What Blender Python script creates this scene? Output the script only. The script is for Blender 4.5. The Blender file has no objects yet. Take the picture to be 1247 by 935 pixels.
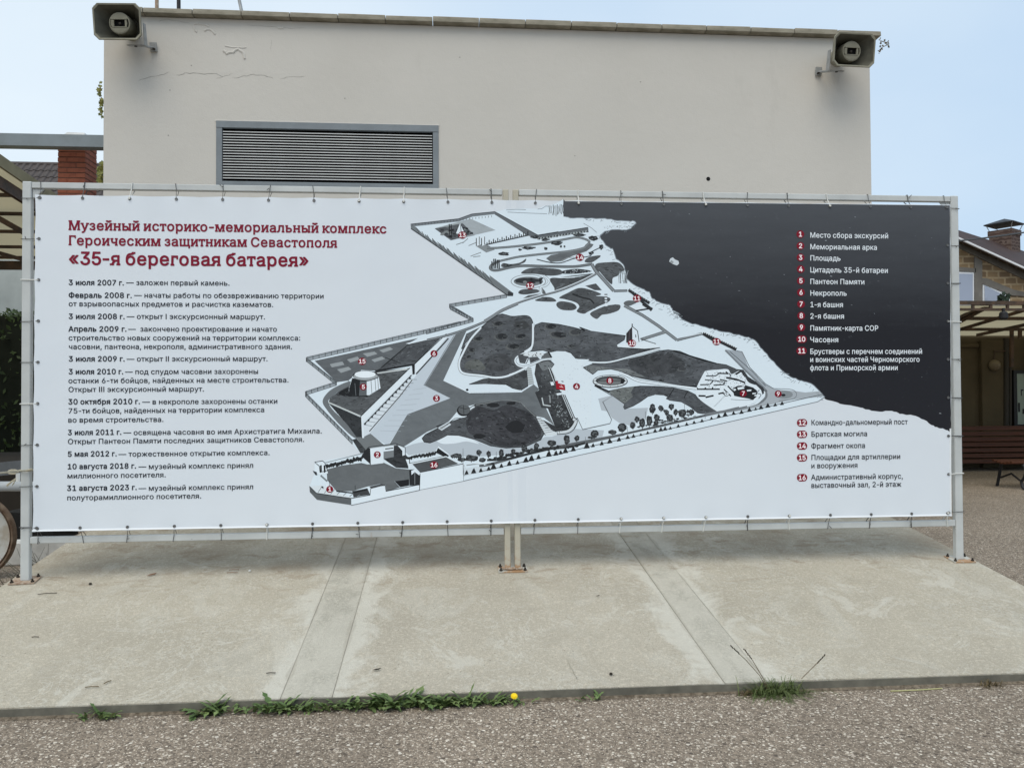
import bpy, bmesh, math, random
from mathutils import Vector, Matrix
from mathutils.geometry import tessellate_polygon
from mathutils import noise as mnoise
rnd = random.Random(35)
sc = bpy.context.scene
COL = sc.collection

# ------------------------------------------------------------------ camera
FPX, CX, CY = 980.0, 623.5, 467.5
CAM = Vector((-0.4318, -5.2883, 1.1220)); YAW, PIT, ROL = 0.0803, 0.0187, -0.0055
_fw = Vector((math.sin(YAW)*math.cos(PIT), math.cos(YAW)*math.cos(PIT), math.sin(PIT)))
_r = Vector((math.cos(YAW), -math.sin(YAW), 0)); _u = _r.cross(_fw)
_R = _r*math.cos(ROL)+_u*math.sin(ROL); _U = _u*math.cos(ROL)-_r*math.sin(ROL)
cd = bpy.data.cameras.new('camera'); cam = bpy.data.objects.new('camera', cd); COL.objects.link(cam)
cd.sensor_width = 36.0; cd.lens = FPX/1247*36; cd.clip_start = 0.05; cd.clip_end = 3000
cam.matrix_world = Matrix(((_R.x, _U.x, -_fw.x, CAM.x), (_R.y, _U.y, -_fw.y, CAM.y), (_R.z, _U.z, -_fw.z, CAM.z), (0, 0, 0, 1)))
sc.camera = cam
sc.render.resolution_x, sc.render.resolution_y = 1024, 767

# ------------------------------------------------------------------ sky, sun, exposure
SUN_EL, SUN_AZ = math.radians(58), math.radians(196)     # azimuth measured from +Y towards +X: behind the camera
w = bpy.data.worlds.new("World"); sc.world = w; w.use_nodes = True
nt = w.node_tree; nd = nt.nodes; lk = nt.links
bg = nd['Background']; bg.inputs['Strength'].default_value = 0.118
sky = nd.new('ShaderNodeTexSky'); sky.sky_type = 'NISHITA'; sky.sun_disc = False
sky.sun_elevation = SUN_EL; sky.sun_rotation = SUN_AZ; sky.altitude = 50; sky.air_density = 1.3; sky.dust_density = 3.0; sky.ozone_density = 1.0
tc = nd.new('ShaderNodeTexCoord')
mp = nd.new('ShaderNodeMapping'); mp.inputs['Scale'].default_value = (1.0, 1.0, 2.2)
nz = nd.new('ShaderNodeTexNoise'); nz.inputs['Scale'].default_value = 1.6; nz.inputs['Detail'].default_value = 5; nz.inputs['Roughness'].default_value = 0.45
sep = nd.new('ShaderNodeSeparateXYZ')
ma1 = nd.new('ShaderNodeMath'); ma1.operation = 'MULTIPLY_ADD'; ma1.inputs[1].default_value = -0.55; ma1.inputs[2].default_value = 0.34
add = nd.new('ShaderNodeMath'); add.operation = 'ADD'
rmp = nd.new('ShaderNodeMapRange'); rmp.inputs['From Min'].default_value = 0.55; rmp.inputs['From Max'].default_value = 1.15
rmp.inputs['To Min'].default_value = 0.0; rmp.inputs['To Max'].default_value = 1.0
veil = nd.new('ShaderNodeMixRGB'); veil.inputs[1].default_value = (4.1, 5.4, 6.9, 1); veil.inputs[2].default_value = (6.3, 7.1, 7.7, 1)
mixs = nd.new('ShaderNodeMixRGB'); mixs.inputs[0].default_value = 0.88
lk.new(tc.outputs['Generated'], mp.inputs[0]); lk.new(mp.outputs[0], nz.inputs['Vector'])
lk.new(tc.outputs['Generated'], sep.inputs[0]); lk.new(sep.outputs['X'], ma1.inputs[0])
lk.new(ma1.outputs[0], add.inputs[0]); lk.new(nz.outputs['Fac'], add.inputs[1])
lk.new(add.outputs[0], rmp.inputs['Value']); lk.new(rmp.outputs[0], veil.inputs[0])
lk.new(sky.outputs[0], mixs.inputs[1]); lk.new(veil.outputs[0], mixs.inputs[2]); lk.new(mixs.outputs[0], bg.inputs[0])
sd = bpy.data.lights.new('sun', 'SUN'); sd.energy = 1.5; sd.angle = math.radians(46); sd.color = (1.0, 0.93, 0.80)
sun = bpy.data.objects.new('sun', sd); COL.objects.link(sun)
_sdir = Vector((math.sin(SUN_AZ)*math.cos(SUN_EL), math.cos(SUN_AZ)*math.cos(SUN_EL), math.sin(SUN_EL)))
sun.rotation_euler = _sdir.to_track_quat('Z', 'Y').to_euler(); sun.location = (0, 0, 20)
sc.view_settings.view_transform = 'Standard'; sc.view_settings.look = 'None'
sc.view_settings.exposure = 0.22; sc.view_settings.gamma = 1.0; sc.view_settings.use_curve_mapping = False
sc.cycles.max_bounces = 6

# ------------------------------------------------------------------ measuring: a point of the photograph (1247x935) on a plane of the place
def ray(u, v): return _fw+_R*((u-CX)/FPX)-_U*((v-CY)/FPX)
def onY(u, v, Y): d = ray(u, v); return CAM+d*((Y-CAM.y)/d.y)
def onZ(u, v, Z): d = ray(u, v); return CAM+d*((Z-CAM.z)/d.z)
def onX(u, v, X): d = ray(u, v); return CAM+d*((X-CAM.x)/d.x)
SLOPE = 0.137
def onSlab(u, v):
    d = ray(u, v); t = (SLOPE*CAM.y-CAM.z)/(d.z-SLOPE*d.y); return CAM+d*t
GZ = -0.262                                              # level of the asphalt

# ------------------------------------------------------------------ materials
def lin(c): return tuple(((x/255/12.92) if x/255 <= 0.04045 else ((x/255+0.055)/1.055)**2.4) for x in c)
def mat(name, col, rough=0.8, var=0.0, vscale=8.0, col2=None, bump=0.0, bscale=60.0, metallic=0.0, spec=0.3, stretch=(1, 1, 1), detail=4.0, lo=0.35, hi=0.65):
    m = bpy.data.materials.new(name); m.use_nodes = True; t = m.node_tree; n = t.nodes; l = t.links
    b = n['Principled BSDF']; b.inputs['Roughness'].default_value = rough; b.inputs['Metallic'].default_value = metallic
    b.inputs['Specular IOR Level'].default_value = spec
    c = n.new('ShaderNodeTexCoord'); mpn = n.new('ShaderNodeMapping'); mpn.inputs['Scale'].default_value = stretch
    l.new(c.outputs['Object'], mpn.inputs[0])
    if var > 0 or col2:
        z = n.new('ShaderNodeTexNoise'); z.inputs['Scale'].default_value = vscale; z.inputs['Detail'].default_value = detail; z.inputs['Roughness'].default_value = 0.6
        l.new(mpn.outputs[0], z.inputs['Vector'])
        r = n.new('ShaderNodeMapRange'); r.inputs['From Min'].default_value = lo; r.inputs['From Max'].default_value = hi
        l.new(z.outputs['Fac'], r.inputs['Value'])
        x = n.new('ShaderNodeMixRGB'); x.inputs[1].default_value = (*col, 1)
        x.inputs[2].default_value = (*(col2 if col2 else tuple(k*(1-var) for k in col)), 1)
        l.new(r.outputs[0], x.inputs[0]); l.new(x.outputs[0], b.inputs['Base Color'])
    else: b.inputs['Base Color'].default_value = (*col, 1)
    if bump > 0:
        z2 = n.new('ShaderNodeTexNoise'); z2.inputs['Scale'].default_value = bscale; z2.inputs['Detail'].default_value = 3
        l.new(mpn.outputs[0], z2.inputs['Vector'])
        bp = n.new('ShaderNodeBump'); bp.inputs['Strength'].default_value = min(1, bump); bp.inputs['Distance'].default_value = 0.004
        l.new(z2.outputs['Fac'], bp.inputs['Height']); l.new(bp.outputs[0], b.inputs['Normal'])
    return m
class G:                                                # small node helper for the richer surfaces
    def __init__(s, name):
        s.m = bpy.data.materials.new(name); s.m.use_nodes = True; s.t = s.m.node_tree; s.b = s.t.nodes['Principled BSDF']
        s.c = s.n('ShaderNodeTexCoord'); s.obj = s.c.outputs['Object']
    def n(s, typ, **kw):
        x = s.t.nodes.new(typ)
        for k, v in kw.items():
            if k in x.inputs.keys() if isinstance(k, str) else False: x.inputs[k].default_value = v
            else: setattr(x, k, v)
        return x
    def link(s, a, b): s.t.links.new(a, b)
    def noise(s, scale, detail=4, rough=0.6, vec=None, dist=0.0):
        x = s.n('ShaderNodeTexNoise'); x.inputs['Scale'].default_value = scale; x.inputs['Detail'].default_value = detail
        x.inputs['Roughness'].default_value = rough; x.inputs['Distortion'].default_value = dist
        s.link(vec if vec else s.obj, x.inputs['Vector']); return x.outputs['Fac']
    def rng(s, v, a, b, c=0.0, d=1.0):
        x = s.n('ShaderNodeMapRange')
        for k, q in zip(('From Min', 'From Max', 'To Min', 'To Max'), (a, b, c, d)): x.inputs[k].default_value = q
        s.link(v, x.inputs['Value']); return x.outputs[0]
    def mix(s, f, a, b, mode='MIX'):
        x = s.n('ShaderNodeMixRGB'); x.blend_type = mode
        for i, q in ((0, f), (1, a), (2, b)):
            if isinstance(q, (int, float)): x.inputs[i].default_value = q
            elif isinstance(q, tuple): x.inputs[i].default_value = (*q, 1)
            else: s.link(q, x.inputs[i])
        return x.outputs[0]
    def math(s, op, a, b=0.0):
        x = s.n('ShaderNodeMath'); x.operation = op
        for i, q in ((0, a), (1, b)):
            if isinstance(q, (int, float)): x.inputs[i].default_value = q
            else: s.link(q, x.inputs[i])
        return x.outputs[0]
    def map(s, scale=(1, 1, 1), loc=(0, 0, 0), rot=(0, 0, 0)):
        x = s.n('ShaderNodeMapping'); x.inputs['Scale'].default_value = scale; x.inputs['Location'].default_value = loc; x.inputs['Rotation'].default_value = rot
        s.link(s.obj, x.inputs[0]); return x.outputs[0]
    def bump(s, h, strength=0.5, dist=0.004):
        x = s.n('ShaderNodeBump'); x.inputs['Strength'].default_value = strength; x.inputs['Distance'].default_value = dist
        s.link(h, x.inputs['Height']); s.link(x.outputs[0], s.b.inputs['Normal'])

# asphalt with pale stone chips
g = G('asphalt_chips')
v1 = g.n('ShaderNodeTexVoronoi'); v1.inputs['Scale'].default_value = 72; v1.inputs['Randomness'].default_value = 1
wv = g.mix(0.012, g.obj, (0, 0, 0)); g.link(g.obj, v1.inputs['Vector'])
v2 = g.n('ShaderNodeTexVoronoi'); v2.inputs['Scale'].default_value = 165; g.link(g.obj, v2.inputs['Vector'])
sp1 = g.n('ShaderNodeSeparateXYZ'); g.link(v1.outputs['Color'], sp1.inputs[0])
sp2 = g.n('ShaderNodeSeparateXYZ'); g.link(v2.outputs['Color'], sp2.inputs[0])
patch = g.noise(1.1, 4, 0.6)
tone = g.mix(sp1.outputs['X'], (0.14, 0.11, 0.082), (0.40, 0.325, 0.25))
fine = g.mix(sp2.outputs['Y'], (0.09, 0.072, 0.055), (0.46, 0.38, 0.30))
base = g.mix(0.5, tone, fine)
chipmask = g.math('MULTIPLY', g.math('GREATER_THAN', sp1.outputs['Z'], 0.87), g.math('LESS_THAN', v1.outputs['Distance'], 0.42))
chip = g.mix(sp1.outputs['Y'], (0.52, 0.44, 0.35), (0.88, 0.80, 0.68))
cc = g.mix(chipmask, base, chip)
chip2 = g.math('MULTIPLY', g.math('GREATER_THAN', sp2.outputs['Z'], 0.90), g.math('LESS_THAN', v2.outputs['Distance'], 0.45))
cc = g.mix(chip2, cc, (0.70, 0.61, 0.50))
v3 = g.n('ShaderNodeTexVoronoi'); v3.inputs['Scale'].default_value = 42; g.link(g.obj, v3.inputs['Vector']); sp3 = g.n('ShaderNodeSeparateXYZ'); g.link(v3.outputs['Color'], sp3.inputs[0])
cc = g.mix(g.math('MULTIPLY', g.math('GREATER_THAN', sp3.outputs['Z'], 0.93), g.math('LESS_THAN', v3.outputs['Distance'], 0.33)), cc, g.mix(sp3.outputs['X'], (0.45, 0.37, 0.30), (0.76, 0.69, 0.59)))
cc = g.mix(g.math('MULTIPLY', g.math('LESS_THAN', sp3.outputs['Y'], 0.07), g.math('LESS_THAN', v3.outputs['Distance'], 0.36)), cc, (0.13, 0.105, 0.085))
cc = g.mix(g.rng(patch, 0.35, 0.7), cc, g.mix(1.0, cc, (0.80, 0.80, 0.80), 'MULTIPLY'))
g.link(cc, g.b.inputs['Base Color']); g.b.inputs['Roughness'].default_value = 0.9; g.b.inputs['Specular IOR Level'].default_value = 0.2
g.bump(g.math('ADD', g.math('SUBTRACT', 1.0, v1.outputs['Distance']), g.math('MULTIPLY', sp2.outputs['X'], .6)), 1.0, 0.006)
M_ASPH = g.m

def concrete(name, col, seed, streak=0.5, smear=.6, pale=(0.62, 0.60, 0.53)):
    g = G(name)
    mv = g.map(loc=(7.3, 3.1, 0))
    big = g.noise(1.3, 5, 0.6, mv, 0.6)
    mid = g.noise(5, 7, 0.75, g.map(scale=(0.9, 1.2, 1), loc=(1, 2, 0)), 1.0)
    fine = g.noise(170, 3, 0.75); grit = g.noise(60, 3, 0.7)
    c = g.mix(g.rng(big, 0.38, 0.62), col, tuple(k*0.88 for k in col))
    c = g.mix(g.rng(g.noise(4.5, 6, 0.7, g.map(loc=(11, 5, 0)), 1.2), 0.58, 0.72, 0, .35), c, (0.35, 0.295, 0.215))
    c = g.mix(g.rng(g.noise(2.6, 6, 0.7, g.map(scale=(1, .55, 1), loc=(3, 0, 0)), .8), 0.53, 0.62, 0, streak*.6), c, pale)
    c = g.mix(g.math('MULTIPLY', g.rng(mid, 0.56, 0.72), streak), c, pale)
    c = g.mix(g.math('MULTIPLY', g.rng(mid, 0.44, 0.30), 0.25), c, tuple(k*0.72 for k in col))
    c = g.mix(g.rng(fine, 0.42, 0.60, 0.0, 0.55), c, tuple(k*0.58 for k in col))
    c = g.mix(g.rng(grit, 0.52, 0.64, 0.0, 0.5), c, tuple(min(1, k*1.30) for k in col))
    for (sc_, th, amt, cc_, lo_) in ((3.1, .012, .55, pale, .50), (1.7, .006, .5, tuple(k*.62 for k in col), .54), (6.0, .016, .45, pale, .52), (4.3, .008, .35, tuple(k*.66 for k in col), .50)):
        rg = g.math('ABSOLUTE', g.math('SUBTRACT', g.noise(sc_, 7, .66, g.map(scale=(1, .7, 1), loc=(sc_, 3, 0)), 1.6), .5))
        c = g.mix(g.math('MULTIPLY', g.rng(rg, th, th*.3, 0, amt), g.rng(g.noise(1.9, 3, .5, g.map(loc=(sc_*5, 0, 0))), lo_, lo_+.10)), c, cc_)
    sharp = g.noise(2.2, 9, .78, g.map(scale=(1, .8, 1), loc=(2, 9, 0)), .6)
    c = g.mix(g.rng(sharp, .565, .60, 0, .42), c, pale); c = g.mix(g.rng(sharp, .415, .39, 0, .25), c, tuple(k*.70 for k in col))
    v = g.n('ShaderNodeTexVoronoi'); v.inputs['Scale'].default_value = 19; g.link(mv, v.inputs['Vector'])
    pit = g.math('MULTIPLY', g.math('LESS_THAN', v.outputs['Distance'], 0.075), 0.55)
    c = g.mix(pit, c, (0.13, 0.115, 0.095))
    # pale cement smears either side of the trowelled strips, rust-brown seepage along the line of the posts
    sepn = g.n('ShaderNodeSeparateXYZ'); g.link(g.obj, sepn.inputs[0]); dmin = None
    for e_ in (-1.185, -.955, .862, 1.066):
        d_ = g.math('ABSOLUTE', g.math('SUBTRACT', sepn.outputs['X'], e_)); dmin = d_ if dmin is None else g.math('MINIMUM', dmin, d_)
    wob = g.math('MULTIPLY', g.math('SUBTRACT', g.noise(3.4, 7, .72, g.map(scale=(1, .6, 1), loc=(4, 4, 0)), .8), .5), .9)
    sm = g.math('ADD', dmin, wob)
    c = g.mix(g.rng(sm, .13, .02, 0, smear), c, pale)
    c = g.mix(g.rng(g.math('ADD', dmin, g.math('MULTIPLY', wob, .12)), .010, .0, 0, .28), c, (0.28, .245, .19))
    st = g.math('MULTIPLY', g.rng(g.noise(5.2, 7, .75, g.map(scale=(.8, 1.5, 1), loc=(8, 1, 0)), .6), .54, .62), g.math('MULTIPLY', g.rng(sepn.outputs['Y'], -.45, .05), .55))
    c = g.mix(st, c, (.27, .205, .14))
    band = g.math('MULTIPLY', g.rng(sepn.outputs['Y'], -0.10, 0.16), g.rng(g.noise(1.7, 4, 0.6), 0.42, 0.66, 0, 0.55))
    c = g.mix(band, c, (0.26, 0.205, 0.145))
    g.link(c, g.b.inputs['Base Color']); g.b.inputs['Roughness'].default_value = 0.92; g.b.inputs['Specular IOR Level'].default_value = 0.15
    g.bump(g.math('ADD', fine, g.math('MULTIPLY', grit, 0.8)), 0.85, 0.005)
    return g.m
M_SLAB = concrete('washed_concrete', (0.50, 0.453, 0.365), 1, 0.6)
M_SLAB2 = concrete('washed_concrete_middle', (0.50, 0.453, 0.368), 4, 0.6)
M_STRIP = concrete('trowelled_concrete_strip', (0.478, 0.45, 0.38), 9, 0.6, .5, (0.56, 0.53, 0.455))
M_LIP = mat('dark_cement_edge', (0.105, 0.10, 0.082), 0.9, 0.3, 9, (0.17, 0.16, 0.13), 0.4, 90)
M_JOINT = mat('joint_dirt', (0.22, 0.20, 0.155), 0.95, 0.5, 5, (0.42, 0.39, 0.32))

# painted render of the service building
g = G('grey_plaster')
big = g.noise(0.55, 5, 0.6, None, 0.4); mid = g.noise(3.2, 6, 0.65); fine = g.noise(90, 4, 0.6); lump = g.noise(14, 4, 0.6)
c = g.mix(g.rng(big, 0.3, 0.7), (0.59, 0.562, 0.517), (0.545, 0.517, 0.472))
c = g.mix(g.rng(mid, 0.5, 0.75, 0, 0.4), c, (0.60, 0.565, 0.515))
c = g.mix(g.rng(g.noise(1.2, 7, 0.75, g.map(scale=(1, 1, 0.35))), 0.58, 0.75, 0, 0.3), c, (0.38, 0.36, 0.32))
c = g.mix(g.rng(fine, 0.6, 0.75, 0, 0.12), c, (0.38, 0.37, 0.34))
g.link(c, g.b.inputs['Base Color']); g.b.inputs['Roughness'].default_value = 0.9; g.b.inputs['Specular IOR Level'].default_value = 0.15
g.bump(g.math('ADD', g.math('MULTIPLY', lump, 1.0), g.math('MULTIPLY', fine, 0.5)), 0.45, 0.005)
M_PLASTER = g.m
M_CRACK = mat('plaster_crack', (0.30, 0.285, 0.255), 0.95)
M_COPING = mat('weathered_coping', (0.34, 0.31, 0.25), 0.9, 0.3, 6, (0.22, 0.20, 0.155), 0.5, 50, stretch=(1, 1, 3))
M_VENTFR = mat('blue_grey_paint', (0.21, 0.235, 0.255), 0.6, 0.15, 5, None, 0.2, 40)
M_SLAT = mat('louvre_slat_paint', (0.50, 0.51, 0.51), 0.5, 0.15, 4)
M_BLACK = mat('dark_void', (0.008, 0.008, 0.008), 0.9)
M_HORN = mat('horn_plastic', (0.27, 0.255, 0.195), 0.6, 0.25, 9, None, 0.15, 60)
M_HORNIN = mat('horn_plastic_inside', (0.15, 0.145, 0.115), 0.75, 0.35, 6)
M_GALV = mat('galvanised_steel', (0.42, 0.43, 0.43), 0.5, 0.25, 20, metallic=0.4)
# white frame paint with rust where it chipped
def painted(name, col, amount, low=0.0):
    g = G(name)
    a = g.noise(6, 6, 0.7); b2 = g.noise(55, 4, 0.7)
    c = g.mix(g.rng(g.noise(3, 5, 0.6), 0.35, 0.7), col, tuple(k*0.80 for k in col))
    if low:
        zz = g.n('ShaderNodeSeparateXYZ'); g.link(g.obj, zz.inputs[0]); a = g.math('ADD', a, g.rng(zz.outputs['Z'], 0.10, 0.40, 0, -low)); a = g.math('ADD', a, g.rng(zz.outputs['Z'], 0.0, 0.05, .12, 0))
    c = g.mix(g.rng(a, amount, amount+0.06), c, (0.40, 0.24, 0.13))
    c = g.mix(g.rng(b2, 0.69, 0.72), c, (0.11, 0.07, 0.045))
    g.link(c, g.b.inputs['Base Color']); g.b.inputs['Roughness'].default_value = 0.5; g.b.inputs['Specular IOR Level'].default_value = 0.4
    g.bump(b2, 0.12, 0.002); return g.m
M_WHITE = painted('chipped_white_paint', (0.56, 0.58, 0.575), 0.70)
M_WHITER = painted('rusting_white_paint', (0.50, 0.465, 0.375), 0.47, 0.2)
M_PLATE = painted('rusting_plate_paint', (0.50, 0.49, 0.44), 0.50)
M_RUST = mat('rust', (0.27, 0.17, 0.115), 0.9, 0.4, 30, (0.45, 0.38, 0.30), 0.4, 80)
M_BOLT = mat('dark_bolt', (0.05, 0.042, 0.035), 0.6, metallic=0.5)
M_WIRE = mat('dark_tie_wire', (0.09, 0.09, 0.09), 0.5, metallic=0.4)
M_ZIP = mat('white_cable_tie', (0.66, 0.66, 0.63), 0.45)
M_EYE = mat('brass_eyelet', (0.17, 0.17, 0.17), 0.45, metallic=0.6)
M_BRICK = mat('red_pillar_brick', (0.30, 0.098, 0.055), 0.85, 0.4, 5, (0.21, 0.065, 0.04), 0.5, 70)
M_MORTAR = mat('dark_mortar', (0.10, 0.055, 0.04), 0.95)
M_BEAM = mat('grey_painted_beam', (0.22, 0.25, 0.27), 0.6, 0.2, 4, (0.19, 0.215, 0.225))
M_TILE = mat('dark_brown_roof_tile', (0.085, 0.07, 0.066), 0.6, 0.3, 8)
def fabric(name, col, tr):
    m = bpy.data.materials.new(name); m.use_nodes = True; t = m.node_tree; b = t.nodes['Principled BSDF']
    b.inputs['Base Color'].default_value = (*col, 1); b.inputs['Roughness'].default_value = 0.9; b.inputs['Specular IOR Level'].default_value = 0.1
    z = t.nodes.new('ShaderNodeTexNoise'); z.inputs['Scale'].default_value = 3; z.inputs['Detail'].default_value = 5
    x = t.nodes.new('ShaderNodeMixRGB'); x.inputs[1].default_value = (*col, 1); x.inputs[2].default_value = (*tuple(k*0.72 for k in col), 1)
    t.links.new(z.outputs['Fac'], x.inputs[0]); t.links.new(x.outputs[0], b.inputs['Base Color'])
    tl = t.nodes.new('ShaderNodeBsdfTranslucent'); t.links.new(x.outputs[0], tl.inputs['Color'])
    ms = t.nodes.new('ShaderNodeMixShader'); ms.inputs[0].default_value = tr
    t.links.new(b.outputs[0], ms.inputs[1]); t.links.new(tl.outputs[0], ms.inputs[2]); t.links.new(ms.outputs[0], t.nodes['Material Output'].inputs['Surface'])
    return m
M_AWN = fabric('beige_awning_fabric', (0.52, 0.455, 0.30), 0.55)
M_AWNEDGE = mat('beige_awning_border', (0.30, 0.265, 0.17), 0.9, 0.2, 5)
M_DKSTEEL = mat('brown_steel', (0.05, 0.036, 0.026), 0.6, 0.3, 8, (0.11, 0.065, 0.04))
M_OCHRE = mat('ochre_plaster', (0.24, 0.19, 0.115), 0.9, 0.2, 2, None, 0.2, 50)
M_BENCH = mat('varnished_bench_wood', (0.10, 0.032, 0.014), 0.5, 0.5, 6, (0.05, 0.018, 0.009), stretch=(0.3, 4, 4))
M_IRON = mat('cast_iron', (0.02, 0.02, 0.022), 0.5)
M_GREYWALL = mat('far_grey_render', (0.30, 0.325, 0.315), 0.9, 0.35, 0.9, (0.44, 0.47, 0.455))
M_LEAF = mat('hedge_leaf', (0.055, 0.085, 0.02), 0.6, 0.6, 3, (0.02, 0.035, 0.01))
M_YLEAF = mat('yellowing_ivy_leaf', (0.22, 0.20, 0.05), 0.6, 0.5, 20, (0.10, 0.13, 0.03))
M_WEED = mat('weed_leaf', (0.075, 0.13, 0.04), 0.55, 0.5, 14, (0.19, 0.25, 0.09))
M_GRASS = mat('grass_blade', (0.07, 0.11, 0.03), 0.6, 0.5, 30, (0.15, 0.18, 0.065))
M_DRY = mat('dry_stalk', (0.16, 0.12, 0.06), 0.8, 0.4, 30)
M_SEED = mat('dark_seed_head', (0.03, 0.025, 0.018), 0.9)
M_PETAL = mat('dandelion_petal', (0.85, 0.62, 0.01), 0.6)
M_DRYLEAF = mat('brown_dry_leaf', (0.20, 0.10, 0.055), 0.8, 0.3, 60)
M_ROPE = mat('pale_rope', (0.48, 0.44, 0.34), 0.9, 0.3, 90)
M_DISC = mat('worn_white_disc', (0.52, 0.52, 0.49), 0.6, 0.5, 6, (0.40, 0.36, 0.30), lo=0.5, hi=0.62)
M_KERB = mat('whitewashed_kerb', (0.68, 0.68, 0.66), 0.9, 0.3, 5)
M_PIPE = mat('pale_blue_pipe', (0.42, 0.45, 0.47), 0.55, 0.25, 6)
M_PLANK = mat('grey_plank', (0.13, 0.14, 0.15), 0.8, 0.3, 5)
M_CONC = mat('grey_concrete_band', (0.20, 0.185, 0.165), 0.9, 0.3, 2, None, 0.3, 20)
M_ROOFB = mat('brown_sheet_roof', (0.06, 0.038, 0.034), 0.7, 0.25, 2)
M_WHITEP = mat('white_pvc', (0.72, 0.73, 0.75), 0.4)
M_GLASS = mat('reflecting_window_glass', (0.34, 0.38, 0.48), 0.12, spec=0.8)
M_POSTER = mat('pale_green_poster', (0.30, 0.36, 0.31), 0.5)
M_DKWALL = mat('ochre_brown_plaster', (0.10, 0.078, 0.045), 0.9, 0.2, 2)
def masonry(name, c1, c2, mort, bw, bh, ms):
    g = G(name)
    b = g.n('ShaderNodeTexBrick'); b.inputs['Color1'].default_value = (*c1, 1); b.inputs['Color2'].default_value = (*c2, 1); b.inputs['Mortar'].default_value = (*mort, 1)
    b.inputs['Scale'].default_value = 1.0; b.inputs['Brick Width'].default_value = bw; b.inputs['Row Height'].default_value = bh; b.inputs['Mortar Size'].default_value = ms
    mx = g.mix(0.10, g.map(rot=(math.radians(90), 0, 0)), g.n('ShaderNodeTexNoise').outputs['Color'])
    g.link(mx, b.inputs['Vector'])
    c = g.mix(g.rng(g.noise(5, 5, 0.7), 0.35, 0.7, 0, 0.6), b.outputs['Color'], tuple(k*0.6 for k in c1))
    g.link(c, g.b.inputs['Base Color']); g.b.inputs['Roughness'].default_value = 0.95; g.bump(b.outputs['Fac'], 0.5, 0.02); return g.m
M_STONE = masonry('tan_rubble_masonry', (0.30, 0.205, 0.11), (0.17, 0.115, 0.07), (0.42, 0.32, 0.20), 0.36, 0.20, 0.028)
M_CHIM = masonry('dark_chimney_brick', (0.085, 0.05, 0.04), (0.06, 0.036, 0.03), (0.16, 0.115, 0.095), 0.25, 0.10, 0.02)

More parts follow.
